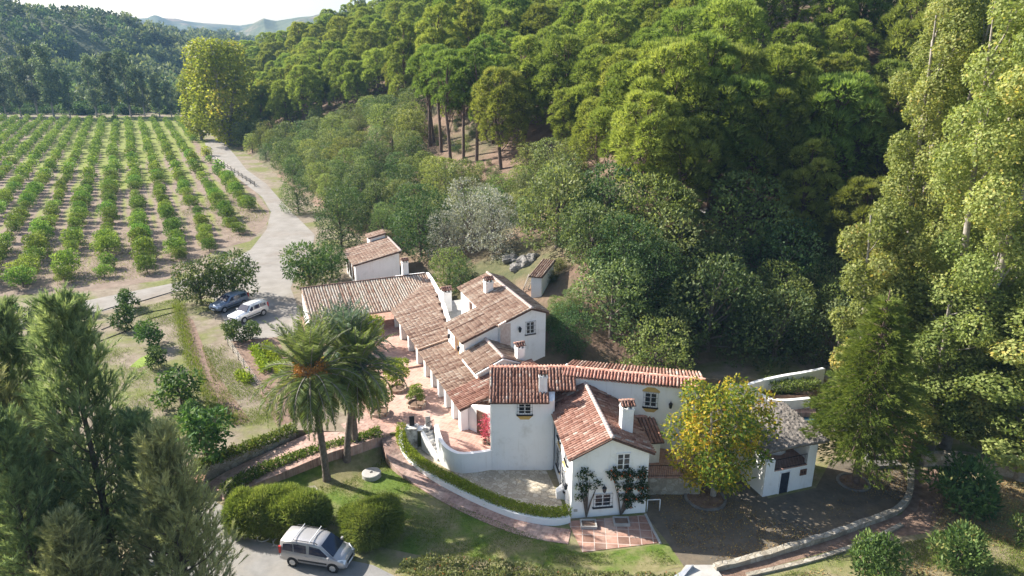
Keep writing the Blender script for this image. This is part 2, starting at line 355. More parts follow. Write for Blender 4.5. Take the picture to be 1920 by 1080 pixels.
# ------------------------------------------------------------------ the land
T = 1.5                                             # level of the terrace, the meadow and the orchard
FOOT = np.array([(140, 42), (75, 52), (48, 58), (31, 61.5), (20, 60), (12, 57.5), (0, 55.5), (-7.5, 70.5), (-10.0, 81), (-14.5, 92), (-20, 103), (-30, 120), (-58, 172), (-92, 235), (-149, 341), (-190, 420), (-280, 600)], float)
def sdist(x, y, poly=FOOT):
    """signed distance, positive on the hill side"""
    x = np.atleast_1d(np.asarray(x, float)); y = np.atleast_1d(np.asarray(y, float))
    best = np.full(x.shape, 1e9); sg = np.ones(x.shape)
    for (x0, y0), (x1, y1) in zip(poly[:-1], poly[1:]):
        dx, dy = x1 - x0, y1 - y0; L2 = dx * dx + dy * dy
        t = np.clip(((x - x0) * dx + (y - y0) * dy) / L2, 0, 1)
        ex, ey = x - (x0 + t * dx), y - (y0 + t * dy); d = np.hypot(ex, ey)
        cr = dx * (y - y0) - dy * (x - x0)
        m = d < best - 1e-6
        best = np.where(m, d, best); sg = np.where(m, np.where(cr < 0, 1.0, -1.0), sg)
    return best * sg
def wob(x, y):
    return (np.sin(x * 0.11 + 1.3) * np.cos(y * 0.09 + 0.4) * 0.9 + np.sin(x * 0.31 + y * 0.23) * 0.35 + np.sin(x * 0.045 - y * 0.06) * 1.6)
def hill_z(x, y):
    x = np.atleast_1d(np.asarray(x, float)); y = np.atleast_1d(np.asarray(y, float))
    s = sdist(x, y)
    z0 = np.interp(x, [-5, 18], [T, 0.0])
    up = np.where(s > 0, 0.40 * s + 0.12 * np.maximum(s - 12, 0), 0.9 * s)
    cap = np.interp(y, [0, 270, 330, 390, 460, 560, 700], [95, 72, 38, 22, 13, 7, 3])
    up = np.where(up > cap * 0.7, cap * 0.7 + (cap * 0.3) * (1 - np.exp(-(up - cap * 0.7) / (cap * 0.3 + 1e-6))), up)
    return z0 + up + np.where(s > 0, wob(x, y) * np.clip(s / 25, 0, 1), 0)
# nearer edge of the upper level (walls, hedges and houses stand along it)
W1 = at(372, 899, 0.2); W2 = at(556, 806, T)
UP = [(-3000, 24), (-60, 26), (-33, 36), (-26, 42), (W1.x, W1.y), (W2.x, W2.y)]
UP += [tuple(at(712, 812, T).xy), tuple(at(740, 812, T).xy), tuple(at(764, 806, T).xy), tuple(at(812, 806, T).xy), tuple(at(826, 832, T).xy), tuple(at(846, 846, T).xy), tuple(at(880, 852, T).xy), (-1.6, 47.5), (2.4, 47.5), (5, 50), (12.5, 50.5), (14.0, 52), (14.5, 57), (12, 60), (3000, 60), (3000, 4000), (-3000, 4000)]
def in_poly(x, y, poly):
    c = False; n = len(poly); j = n - 1
    for i in range(n):
        xi, yi = poly[i]; xj, yj = poly[j]
        if (yi > y) != (yj > y) and x < (xj - xi) * (y - yi) / (yj - yi) + xi: c = not c
        j = i
    return c
def ground(x, y):
    f = T if in_poly(x, y, UP) else 0.0
    h = float(hill_z(x, y)[0]); f = max(f, h)
    if y > 300: f = max(f, float(left_z(x, y)[0]))
    return f
LFOOT = np.array([(-3000, 372), (-420, 362), (-300, 372), (-225, 430), (-215, 560), (-245, 800), (-330, 1200), (-420, 1700)], float)[::-1]
def left_z(x, y):
    x = np.atleast_1d(np.asarray(x, float)); y = np.atleast_1d(np.asarray(y, float))
    s = -sdist(x, y, LFOOT)
    s = -s
    cap = np.interp(y, [300, 420, 520, 620, 900, 1400], [64, 64, 57, 52, 33, 20]) + np.interp(x, [-700, -330, -200], [22, 0, 0])
    up = np.where(s > 0, 0.36 * s, 0.5 * s)
    up = np.where(up > cap * 0.6, cap * 0.6 + cap * 0.4 * (1 - np.exp(-(up - cap * 0.6) / (cap * 0.4))), up)
    k = np.clip(s / 60, 0, 1)
    w_ = (np.sin(x * 0.031 + 2) * np.cos(y * 0.027) * 6 + np.sin(x * 0.07 + y * 0.05) * 2.5 + np.sin(x * 0.013 - y * 0.021) * 8) * k
    return T + up + w_
def hit(px, py, lift=0.0):
    """where the sight line meets the land (lift = height above it)"""
    r = ray(px, py); t = 25.0 / r[1]; st = t * .01
    while t * r[1] < 1800:
        p = r * t
        if CAMH + p[2] <= ground(p[0], p[1]) + lift: break
        t += max(st, t * .004)
    return float(r[0] * t), float(r[1] * t)
def grid_land(name, x0, x1, y0, y1, step, fz, mat, keep):
    xs = np.arange(x0, x1 + step, step); ys = np.arange(y0, y1 + step, step)
    X, Y = np.meshgrid(xs, ys); Z = fz(X.ravel(), Y.ravel()).reshape(X.shape)
    K = keep(X.ravel(), Y.ravel()).reshape(X.shape)
    nx = len(xs); V = np.stack([X.ravel(), Y.ravel(), Z.ravel()], 1)
    i, j = np.meshgrid(np.arange(len(ys) - 1), np.arange(nx - 1), indexing='ij'); i = i.ravel(); j = j.ravel()
    F = np.stack([i * nx + j, i * nx + j + 1, (i + 1) * nx + j + 1, (i + 1) * nx + j], 1)
    F = F[K[:-1, :-1].ravel()]
    return tag(link(name, np_mesh(name, V, F, mat, smooth=True)), kind='structure')
def sheet(name, pts, z, mat, kind='structure'):
    b = MB(); b.poly([(p[0], p[1], z) for p in pts]); me = b.mesh(name, mat)
    bm = bmesh.new(); bm.from_mesh(me); bmesh.ops.triangulate(bm, faces=bm.faces[:])
    for f in bm.faces:
        if f.normal.z < 0: f.normal_flip()
    bm.to_mesh(me); bm.free()
    return tag(link(name, me), kind=kind)
def pix(pts, z): return [tuple(at(x, y, z).xy) for x, y in pts]
def smooth_line(pts, n=6):
    """Catmull-Rom through 2D/3D points"""
    pts = [np.array(p, float) for p in pts]; out = []
    for i in range(len(pts) - 1):
        p0 = pts[max(i - 1, 0)]; p1 = pts[i]; p2 = pts[i + 1]; p3 = pts[min(i + 2, len(pts) - 1)]
        for k in range(n):
            t = k / n
            out.append(0.5 * (2 * p1 + (p2 - p0) * t + (2 * p0 - 5 * p1 + 4 * p2 - p3) * t * t + (3 * p1 - p0 - 3 * p2 + p3) * t ** 3))
    out.append(pts[-1]); return out

b = MB(); b.poly([(-4000, -300, 0), (4000, -300, 0), (4000, 4000, 0), (-4000, 4000, 0)])
tag(b.build('lower_ground', M['drygrass']), kind='structure')
b = MB(); b.prism(UP, -0.5, T)
me = b.mesh('upper_ground', M['meadow']); bm = bmesh.new(); bm.from_mesh(me); bmesh.ops.triangulate(bm, faces=bm.faces[:]); bm.to_mesh(me); bm.free()
tag(link('upper_ground', me), kind='structure')
grid_land('wooded_hillside', -330, 150, 44, 700, 3.0, hill_z, M['hillsoil'], lambda x, y: sdist(x, y) > -4)
grid_land('far_hillside', -1100, -190, 355, 1700, 12.0, left_z, M['farsoil'], lambda x, y: sdist(x, y, LFOOT) > -14)

# sheets on the lower level
sheet('lawn', pix([(640, 880), (716, 826), (742, 850), (748, 880), (790, 905), (850, 940), (920, 975), (990, 1000), (1060, 1020), (1085, 1036), (1130, 1036), (1260, 1018), (1285, 1062), (1200, 1078), (1000, 1066), (860, 1040), (780, 1040), (640, 1010), (430, 930), (430, 915), (560, 870)], 0.0), 0.008, M['lawn'])
sheet('driveway', pix([(230, 1085), (330, 985), (395, 935), (420, 950), (440, 985), (470, 1010), (560, 1030), (700, 1060), (820, 1120), (760, 1300), (0, 1400), (-100, 1150)], 0.0), 0.012, M['asphalt'])
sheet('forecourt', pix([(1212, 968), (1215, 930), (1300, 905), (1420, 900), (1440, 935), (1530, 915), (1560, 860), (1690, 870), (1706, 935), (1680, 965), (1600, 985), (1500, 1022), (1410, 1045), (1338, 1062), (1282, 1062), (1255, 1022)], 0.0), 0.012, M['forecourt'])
sheet('cobbled_yard', pix([(775, 838), (830, 838), (900, 880), (1022, 878), (1062, 960), (1000, 955), (920, 925), (840, 880), (790, 855)], 0.0), 0.016, M['cobble'])
sheet('flagstone_patio', pix([(1064, 978), (1212, 966), (1238, 1018), (1092, 1036)], 0.0), 0.03, M['flag'])
sheet('creek_bank', pix([(1340, 1066), (1500, 1024), (1610, 984), (1690, 965), (1712, 930), (1708, 880), (1760, 880), (1770, 960), (1740, 1000), (1650, 1010), (1560, 1032), (1450, 1062), (1400, 1100), (1330, 1100)], 0.0), 0.010, M['soil'])
# brick footpath falling from the terrace to the patio
def ribbon(name, line, wid, mat, thick=0.12, zs=None):
    b = MB(); L = [Vector(p) for p in line]
    V = []
    for i, p in enumerate(L):
        d = (L[min(i + 1, len(L) - 1)] - L[max(i - 1, 0)]); d.z = 0; d.normalize(); n = Vector((-d.y, d.x, 0)) * (wid[i] if hasattr(wid, '__len__') else wid) / 2
        V += [p + n, p - n, p - n - Vector((0, 0, thick)), p + n - Vector((0, 0, thick))]
    fs = []
    for i in range(len(L) - 1):
        a, c = i * 4, i * 4 + 4
        for k in range(4): fs.append((a + k, a + (k + 1) % 4, c + (k + 1) % 4, c + k))
    fs += [(0, 1, 2, 3), tuple(len(V) - 4 + k for k in (3, 2, 1, 0))]
    b.add(V, fs, smooth=False)
    me = b.mesh(name, mat); bm = bmesh.new(); bm.from_mesh(me); bmesh.ops.recalc_face_normals(bm, faces=bm.faces[:]); bm.to_mesh(me); bm.free()
    return link(name, me)
pl = [at(728, 800, T + .02), at(736, 832, 1.1), at(752, 866, 0.5), at(800, 905, 0.12), at(870, 945, 0.05), at(950, 980, 0.04), at(1010, 997, 0.04), at(1068, 1006, 0.04)]
tag(ribbon('brick_footpath', smooth_line([tuple(p) for p in pl], 5), 1.5, M['brickpath'], 0.9), kind='structure')
# brick ramp up to the terrace
rl = [at(404, 924, 0.03), at(452, 895, 0.42), at(520, 864, 0.95), at(600, 830, 1.36), at(660, 812, T + .012), at(716, 792, T + .014)]
tag(ribbon('brick_ramp', smooth_line([tuple(p) for p in rl], 5), [3.1 + 0.7 * min(i / 15, 1) for i in range(26)], M['brickpath'], 1.6), kind='structure')
# sheets on the upper level
TERR = [tuple(at(826, 834, T).xy), tuple(at(846, 848, T).xy), tuple(at(880, 854, T).xy), (-1.66, 47.55), (-1.66, 51.0), tuple(P(0, 4).xy), tuple(P(30, 5.5).xy), tuple(P(38, 4).xy), tuple(P(38, -5).xy), tuple(P(31.5, -9.5).xy), tuple(P(24.4, -9.5).xy), tuple(at(640, 660, T).xy), tuple(at(650, 720, T).xy), tuple(at(690, 790, T).xy), tuple(at(712, 810, T).xy), tuple(at(742, 810, T).xy), tuple(at(766, 804, T).xy), tuple(at(812, 804, T).xy)]
sheet('terrace', TERR, T + 0.008, M['terrace'])
b = MB(); b.prism([tuple(P(13.4, -5.2).xy), tuple(P(13.4, 4).xy), tuple(P(24, 4.5).xy), tuple(P(24, -4).xy)], T, T + 0.16)
tag(b.build('upper_terrace', M['terrace']), kind='structure')
OA = math.atan2(-0.466, 0.885)          # heading of the orchard rows, measured from +Y
sheet('orchard_floor', pix([(-500, 570), (0, 555), (180, 545), (330, 520), (400, 470), (470, 452), (500, 420), (505, 395), (480, 360), (430, 320), (400, 290), (380, 250), (362, 219), (-100, 219), (-600, 300)], T), T + 0.006, mk_orchard(math.atan2(0.466, 0.885) * -1, 4.7, at(272, 512, T).dot(Vector((0.885, 0.466, 0)).normalized())))
sheet('dirt_road', pix([(-200, 612), (20, 590), (150, 566), (330, 530), (420, 496), (470, 468), (500, 430), (508, 398), (492, 370), (460, 345), (430, 322), (396, 296), (384, 268), (402, 262), (420, 268), (440, 290), (462, 318), (500, 345), (530, 380), (560, 410), (590, 440), (585, 470), (560, 500), (545, 540), (560, 580), (566, 625), (520, 632), (430, 640), (420, 600), (400, 560), (360, 535), (340, 545), (170, 590), (20, 618), (-200, 650)], T), T + 0.012, M['dirt'])
sheet('fresh_grass_patch', pix([(243, 688), (262, 672), (296, 656), (304, 664), (290, 680), (262, 690)], T), T + 0.014, M['limegrass'])
sheet('ditch_bed', pix([(345, 590), (362, 600), (385, 660), (420, 720), (470, 790), (440, 800), (395, 740), (365, 680), (345, 620)], T), T + 0.010, M['soil'])
sheet('vegetable_plot', pix([(436, 640), (520, 632), (545, 690), (548, 790), (520, 800), (470, 700)], T), T + 0.012, M['soil'])
# distant ridges
def ridge(name, pts, depth, ymid):
    """a real ridge whose crest follows pts (px) at distance ymid"""
    xs = np.linspace(pts[0][0], pts[-1][0], 160); cy = np.interp(xs, [p[0] for p in pts], [p[1] for p in pts])
    nb = 24; V = []
    r_ = np.random.default_rng(len(name))
    ph = r_.uniform(0, 6, 6)
    for i, (px, py) in enumerate(zip(xs, cy)):
        c = aty(px, py, ymid)
        for k in range(nb):
            t = k / (nb - 1) * 2 - 1
            hh = max(0, math.cos(t * math.pi / 2)) ** 1.25
            y = ymid + t * depth; x = c.x * (y / ymid)
            nn = 0.07 * math.sin(x * .012 + ph[0] + y * .004) + 0.06 * math.sin(x * .03 + ph[1] - y * .012) + 0.03 * math.sin(x * .08 + ph[2] + y * .05)
            V.append((x, y, (c.z) * hh * (1 + nn * (1 - hh ** 4) * 2.2) - 2))
    n = len(xs); F = [(i * nb + k, (i + 1) * nb + k, (i + 1) * nb + k + 1, i * nb + k + 1) for i in range(n - 1) for k in range(nb - 1)]
    tag(link(name, np_mesh(name, V, F, M['farsoil'], smooth=True)), kind='structure')
ridge('distant_ridge', [(60, 60), (150, 42), (205, 31), (235, 28), (262, 34), (290, 32), (320, 36), (370, 42), (410, 44), (450, 47), (475, 43), (500, 42), (560, 60), (640, 85)], 700, 2500)
ridge('distant_ridge', [(380, 95), (440, 62), (462, 50), (480, 40), (494, 33), (506, 36), (518, 38), (560, 31), (600, 28), (625, 24), (660, 20), (760, 10)], 500, 1900)
ridge('distant_ridge', [(330, 100), (400, 84), (470, 72), (540, 62), (600, 50), (640, 40), (700, 30)], 350, 1350)
# ------------------------------------------------------------------ roofs, walls, windows, chimneys
def V3(p): return Vector(p)
def tile_slope(b, p, U, Vs, width, length, sp=0.26, L=0.36, mask=None, mi=0, slab=True, slab_mi=1, jit=0.012, th=0.14):
    """barrel tiles over a slab; p = left end of the eave, U along the eave, Vs up the slope (unit vectors)"""
    p, U, Vs = V3(p), V3(U).normalized(), V3(Vs).normalized(); Nn = U.cross(Vs).normalized()
    if Nn.z < 0: Nn = -Nn
    nc = max(1, round(width / sp)); sp = width / nc; nr = max(1, math.ceil(length / L - 0.05)); L2 = length / nr
    r0, r1 = sp * 0.37, sp * 0.31; ang = [math.pi * k / 5 for k in range(6)]
    b.mi = mi
    for i in range(nc):
        cx = (i + 0.5) * sp; bias = random.gauss(0, 0.15)
        for j in range(nr):
            if mask and not mask(cx, (j + 0.5) * L2): continue
            y0, y1 = j * L2 - 0.03, (j + 1) * L2 + 0.03; dx = random.gauss(0, jit); dz = random.uniform(0, 0.010)
            vs = []
            for yy, r, h in ((y0, r0, 0.008 + dz), (y1, r1, 0.0)):
                for a in ang: vs.append(p + U * (cx + dx - r * math.cos(a)) + Vs * yy + Nn * (h + r * math.sin(a) * 1.2 + 0.01))
            fs = [(k, k + 1, k + 7, k + 6) for k in range(5)] + [(0, 5, 4, 1), (1, 4, 3, 2)]
            b.add(vs, fs, True, min(1, max(0, random.betavariate(4.2, 4.0) + bias)))
    if slab:
        b.mi = slab_mi
        if mask is None:
            q = [p, p + U * width, p + U * width + Vs * length, p + Vs * length]
            b.add([v - Nn * th for v in q] + q, [(3, 2, 1, 0), (4, 5, 6, 7), (0, 1, 5, 4), (1, 2, 6, 5), (2, 3, 7, 6), (3, 0, 4, 7)])
        else:
            # slab cells that follow the mask
            for i in range(nc):
                js = [j for j in range(nr) if mask((i + 0.5) * sp, (j + 0.5) * L2)]
                if not js: continue
                y0, y1 = js[0] * L2, (js[-1] + 1) * L2; q = [p + U * (i * sp) + Vs * y0, p + U * ((i + 1) * sp) + Vs * y0, p + U * ((i + 1) * sp) + Vs * y1, p + U * (i * sp) + Vs * y1]
                b.add([v - Nn * th for v in q] + q, [(3, 2, 1, 0), (4, 5, 6, 7), (0, 1, 5, 4), (2, 3, 7, 6), (1, 2, 6, 5), (3, 0, 4, 7)])
    b.mi = 0
def caps(b, p0, p1, r=0.13, L=0.38, up=(0, 0, 1)):
    """a row of ridge tiles from p0 to p1"""
    p0, p1 = V3(p0), V3(p1); d = p1 - p0; n = max(1, round(d.length / L)); st = d / n; dn = d.normalized(); sd_ = dn.cross(V3(up)).normalized(); u = sd_.cross(dn).normalized()
    for k in range(n):
        a, c = p0 + st * k - dn * 0.02, p0 + st * (k + 1) + dn * 0.02; vs = []; dz = random.uniform(0, .015)
        for q, rr in ((a, r * 1.1), (c, r * .92)):
            for m in range(7):
                an = math.pi * m / 6; vs.append(q + sd_ * (rr * math.cos(an)) + u * (rr * math.sin(an) + dz))
        b.add(vs, [(m, m + 1, m + 8, m + 7) for m in range(6)] + [(0, 6, 5, 1), (1, 5, 4, 2), (2, 4, 3)], True)
    return b
def thing(name, loc, label, cat, group=None): return empty(name, loc, label, cat, group)
def plane_hit(px, py, p0, n):
    r = Vector(ray(px, py)); o = Vector((0, 0, CAMH)); p0, n = V3(p0), V3(n)
    return o + r * ((p0 - o).dot(n) / r.dot(n))
def window(parent, c, n, wd, ht, ochre=(True, True), grille=True, name='window', frame_mat='frame', sashes=2, sill=True):
    """c = centre on the wall plane, n = outward normal; window > glass, grille, trim"""
    c, n = V3(c), V3(n).normalized(); u = Vector((-n.y, n.x, 0)).normalized(); z = Vector((0, 0, 1))
    def bar(b, x0, x1, z0, z1, d0, d1):
        q = []
        for d in (d0, d1):
            for xx, zz in ((x0, z0), (x1, z0), (x1, z1), (x0, z1)): q.append(c + u * xx + z * zz + n * d)
        b.add(q, [(3, 2, 1, 0), (4, 5, 6, 7), (0, 1, 5, 4), (1, 2, 6, 5), (2, 3, 7, 6), (3, 0, 4, 7)])
    b = MB(); fw = 0.10; hw, hh = wd / 2, ht / 2
    for x0, x1 in ((-hw, -hw + fw), (hw - fw, hw)): bar(b, x0, x1, -hh, hh, 0.005, 0.06)
    for z0, z1 in ((-hh, -hh + fw), (hh - fw, hh)): bar(b, -hw + fw, hw - fw, z0, z1, 0.005, 0.057)
    for k in range(1, sashes): x = -hw + wd * k / sashes; bar(b, x - 0.045, x + 0.045, -hh + fw, hh - fw, 0.005, 0.054)
    for k in range(1, 3): zz = -hh + ht * k / 3; bar(b, -hw + fw, hw - fw, zz - .018, zz + .018, 0.005, 0.040)
    f = b.build(name, M[frame_mat], parent)
    g = MB(); bar(g, -hw + .02, hw - .02, -hh + .02, hh - .02, 0.002, 0.022); g.build('glass', M['glass'], f)
    if ochre[0]:
        t = MB(); q = [(-hw - .16, hh + .002), (hw + .16, hh + .002), (hw + .16, hh + .14), (hw * .55, hh + .40), (-hw * .55, hh + .40), (-hw - .16, hh + .14)]
        t.add([c + u * a + z * b_ + n * .012 for a, b_ in q] + [c + u * a + z * b_ - n * .02 for a, b_ in q], [tuple(range(6)), tuple(range(11, 5, -1))] + [(k, k + 6, (k + 1) % 6 + 6, (k + 1) % 6) for k in range(6)])
        t.build('ochre_trim', M['ochre'], f)
    if ochre[1]:
        t = MB(); q = [(-hw * .62, -hh - .45), (hw * .62, -hh - .45), (hw + .12, -hh - .1), (-hw - .12, -hh - .1)]
        t.add([c + u * a + z * b_ + n * .012 for a, b_ in q] + [c + u * a + z * b_ - n * .02 for a, b_ in q], [tuple(range(4)), tuple(range(7, 3, -1))] + [(k, k + 4, (k + 1) % 4 + 4, (k + 1) % 4) for k in range(4)])
        t.build('ochre_trim', M['ochre'], f)
    if sill:
        t = MB(); bar(t, -hw - .1, hw + .1, -hh - .09, -hh - .002, 0.0, 0.16); t.build('sill', M['iron' if grille else 'white'], f)
    if grille:
        t = MB(); r = 0.011
        for k in range(7): x = -hw - .05 + (wd + .1) * k / 6; t.tube([c + u * x + z * (-hh - .05) + n * .15, c + u * x + z * (hh + .05) + n * .15], r, 4)
        for k in range(4): zz = -hh - .03 + (ht + .06) * k / 3; t.tube([c + u * (-hw - .05) + z * zz + n * .15, c + u * (hw + .05) + z * zz + n * .15], r, 4)
        for sx in (-1, 1):
            for zz in (-hh, hh): t.tube([c + u * (sx * (hw + .05)) + z * zz, c + u * (sx * (hw + .05)) + z * zz + n * .15], r, 4)
        t.build('grille', M['iron'], f)
    return f
def door(parent, c, n, wd, ht, mat='darkwood', frame='wood'):
    """c = middle of the threshold on the wall plane"""
    c, n = V3(c), V3(n).normalized(); u = Vector((-n.y, n.x, 0)).normalized(); z = Vector((0, 0, 1))
    def bar(b, x0, x1, z0, z1, d0, d1):
        q = []
        for d in (d0, d1):
            for xx, zz in ((x0, z0), (x1, z0), (x1, z1), (x0, z1)): q.append(c + u * xx + z * zz + n * d)
        b.add(q, [(3, 2, 1, 0), (4, 5, 6, 7), (0, 1, 5, 4), (1, 2, 6, 5), (2, 3, 7, 6), (3, 0, 4, 7)])
    b = MB(); hw = wd / 2
    bar(b, -hw, hw, 0, ht, 0.0, 0.03)
    for k in range(1, 5): x = -hw + wd * k / 5; bar(b, x - .012, x + .012, .05, ht - .05, .03, .037)
    d = b.build('door', M[mat], parent)
    f = MB(); bar(f, -hw - .08, -hw - .002, 0, ht + .08, 0.0, .06); bar(f, hw + .002, hw + .08, 0, ht + .08, 0.0, .06); bar(f, -hw, hw, ht + .002, ht + .08, 0, .057)
    f.build('door_frame', M[frame], d)
    h = MB(); h.box(c + u * (hw * .75) + z * 1.0 + n * .05, (.04, .04, .12)); h.build('handle', M['iron'], d)
    return d
def chimney(parent, base, ht, w_=0.75, rz=0.0, mat='tile_red', side=(0, -1)):
    """white stack with smoke openings under a little tiled cap"""
    x, y, z = base; b = MB(); b.box((x, y, z + ht * .5 - .25), (w_, w_ * .85, ht + .5), rz)
    b.box((x, y, z + ht + .005), (w_ + .09, w_ * .85 + .09, .1), rz)
    c = b.build('chimney', M['white'], parent)
    t = MB(); e = Vector((math.cos(rz), math.sin(rz), 0)); f = Vector((-e.y, e.x, 0)); o = Vector((x, y, z + ht + .055))
    for sx in (-1, 0, 1):
        for sy in (-1, 1):
            if sx == 0 and sy == 1: continue
            t.box(o + e * (sx * w_ * .42) + f * (sy * w_ * .34) + Vector((0, 0, .14)), (.13, .13, .28), rz)
    t.build('cap_post', M['white'], c)
    k = MB(); k.box(o + Vector((0, 0, .13)), (w_ * .55, w_ * .4, .26), rz); k.build('flue', M['iron'], c)
    r = MB(); zz = Vector((0, 0, .29)); hw = w_ * .62; hd = w_ * .58
    for sg in (-1, 1):
        U = e * sg * -1; p = o + zz + f * (sg * hd) * 1.0 + e * hw * sg; Vs = (f * (-sg) + Vector((0, 0, .42))).normalized()
        tile_slope(r, p, U, Vs, hw * 2, hd * 1.08, sp=.22, L=.34, th=.05)
    caps(r, o + zz + Vector((0, 0, hd * .46)) - e * hw, o + zz + Vector((0, 0, hd * .46)) + e * hw, .09, .3)
    r.build('cap_tile', [M[mat], M['tile_dark']], c)
    return c
def lantern(loc, n, label, group=None):
    n = V3(n).normalized(); p = V3(loc); t = thing('wall_lantern', p, label, 'lantern', group)
    b = MB(); b.tube([p, p + n * .22, p + n * .26 + Vector((0, 0, -.06))], .018, 5); b.build('bracket', M['iron'], t)
    q = p + n * .26
    h = MB(); h.lathe((q.x, q.y, q.z - .5), [(.06, 0), (.09, .03), (.085, .05)], 6, False)
    h.lathe((q.x, q.y, q.z - .12), [(.17, 0), (.1, .08), (.04, .14), (.02, .2)], 6, False)
    for k in range(6):
        an = k * math.pi / 3; h.tube([q + Vector((.09 * math.cos(an), .09 * math.sin(an), -.46)), q + Vector((.15 * math.cos(an), .15 * math.sin(an), -.11))], .012, 4)
    h.build('cage', M['iron'], t)
    g = MB(); g.lathe((q.x, q.y, q.z - .45), [(.08, 0), (.135, .33)], 6, False); g.build('pane', M['glass'], t)
    return t
Z = Vector((0, 0, 1))

# ------------------------------------------------------------------ front house: gabled wing, tower block and long back range
WU = Vector((0.992, 0.126, 0)); WV = Vector((-0.126, 0.992, 0)); WO = Vector((4.09, 41.27, 0))
def WP(a, b_, z=0.0): v = WO + WU * a + WV * b_; return Vector((v.x, v.y, z))
WW = 5.35; WL = 10.2; EL, ER, RG, RA = 4.95, 5.02, 6.33, 2.62
fh = thing('farmhouse', WP(2.7, 5), 'large white two storey farmhouse with red tiled gable wing, tower block and long rear range', 'house')
b = MB()
q0 = [WP(0, 0), WP(WW, 0), WP(WW, WL), WP(0, WL)]
pf = [WP(0, 0, -.2), WP(WW, 0, -.2), WP(WW, 0, ER - .06), WP(RA, 0, RG - .14), WP(0, 0, EL - .06)]
pb = [p + WV * WL for p in pf]
b.add(pf + pb, [(0, 1, 2, 3, 4), (9, 8, 7, 6, 5)] + [(i, i + 5, (i + 1) % 5 + 5, (i + 1) % 5) for i in range(5)])
b.build('wing_wall', M['white'], fh)
TX0, TX1, TY0, TY1 = -1.66, 2.62, 47.2, 50.4
def bevel_prism(name, pts, z0, z1, mat, parent, bev=0.12):
    b = MB(); b.prism(pts, z0, z1); me = b.mesh(name, mat); bm = bmesh.new(); bm.from_mesh(me)
    ed = [e for e in bm.edges if abs((e.verts[0].co - e.verts[1].co).normalized().z) > .9 or False]
    bmesh.ops.bevel(bm, geom=ed, offset=bev, segments=3, affect='EDGES'); bm.to_mesh(me); bm.free()
    o = link(name, me, None); o.parent = parent; bpy_inv(o, parent); return o
bevel_prism('tower_wall', [(TX0, TY0), (TX1, TY0), (3.2, TY0 + .02), (3.4, TY1), (TX0, TY1)], [-.2] * 5, [5.98, 5.98, 5.98, 7.0, 7.0], M['white'], fh)
BU = (Vector((14.45, 48.2, 0)) - Vector((4.3, 50.45, 0))).normalized(); BN = Vector((BU.y, -BU.x, 0))   # BN towards the viewer
BR0 = Vector((4.3, 50.45, 7.22)); BLEN = 10.35
def BP(a, d, z): v = BR0 + BU * a + BN * d; return Vector((v.x, v.y, z))
b = MB(); b.prism([BP(-.6, .72, 0).xy, BP(BLEN - .12, .72, 0).xy, BP(BLEN - .12, -4.2, 0).xy, BP(-.6, -4.2, 0).xy], -.2, [6.86, 6.86, 5.6, 5.6])
b.build('range_wall', M['white'], fh)
rf = MB()
# wing roof
sl_ = Vector((0, 0, 1)); eaL = WP(-.32, -.28, EL - .12); Ls = math.hypot(RA + .32, RG - EL + .12)
vL = (WP(RA, -.28, RG) - eaL).normalized()
def mwing(x, y): return True
tile_slope(rf, eaL, WV, vL, WL + .25, Ls, mi=0)
eaR = WP(WW + .32, -.28, ER - .12); vR = (WP(RA, -.28, RG) - eaR).normalized(); LsR = (WP(RA, -.28, RG) - eaR).length
tile_slope(rf, eaR, WV, vR, WL - .9, LsR, mi=0)
# tower roof
te = Vector((TX0 - .1, TY0 - .27, 5.98)); tv = (Vector((TX0 - .1, 50.35, 7.22)) - te)
tile_slope(rf, te, (1, 0.0, 0), tv.normalized(), 4.55, tv.length, mi=0)
tile_slope(rf, Vector((TX0 + 4.45, TY0 + .9, 6.42)), (1, 0, 0), tv.normalized(), 2.1, tv.length - 1.24, mi=0)
tb = (Vector((TX0 - .1, 52.3, 6.5)) - Vector((TX0 - .1, 50.42, 7.22)))
tile_slope(rf, Vector((4.9, 52.3, 6.5)), (-1, 0, 0), -tb.normalized(), 6.6, tb.length, mi=0)
# long range roof: short front slope with a tile course above the wall, long rear slope
fe = BP(-.2, .95, 6.98); fv = (BP(-.2, 0, 7.26) - fe)
tile_slope(rf, fe, BU, fv.normalized(), BLEN + .35, fv.length, L=.5, mi=2)
be = BP(BLEN + .15, -4.5, 5.75); bv = (BP(BLEN + .15, -.04, 7.26) - be)
tile_slope(rf, be, -BU, bv.normalized(), BLEN + .3, bv.length, mi=0)
# dentil row of tile ends below the front eave
dn = BP(0.9, .86, 6.84)
tile_slope(rf, BP(-.1, .90, 6.78), BU, (fv.normalized() * .98 + Z * .02), BLEN + .2, .35, L=.4, mi=2, slab=False)
roof = rf.build('roof', [M['tile_red'], M['tile_dark'], M['tile_pink']], fh)
rc = MB(); caps(rc, WP(RA, -.32, RG + .03), WP(RA, WL, RG + .03), .15)
rc.build('ridge_cap', M['mortar'], roof)
rc = MB(); caps(rc, (TX0 - .12, 50.4, 7.25), (4.4, 50.45, 7.25), .13); caps(rc, BP(0, 0, 7.28), BP(BLEN + .2, 0, 7.28), .13)
rc.build('ridge_cap', M['tile_pink'], roof)
vg = MB(); vg.obox(WP(-.3, -.3, EL - .2), WP(RA, -.3, RG - .1), Z, .1, .1); vg.obox(WP(WW + .3, -.3, ER - .2), WP(RA, -.3, RG - .1), Z, .1, .1)
vg.build('verge', M['tile_dark'], roof)
chimney(roof, (2.35, 48.1, 6.35), 1.25, .62, 0.0)
cb = plane_hit(1173, 806, eaR, Vector(vR).cross(WV)); chimney(roof, (cb.x, cb.y, cb.z), 1.75, .82, .12)
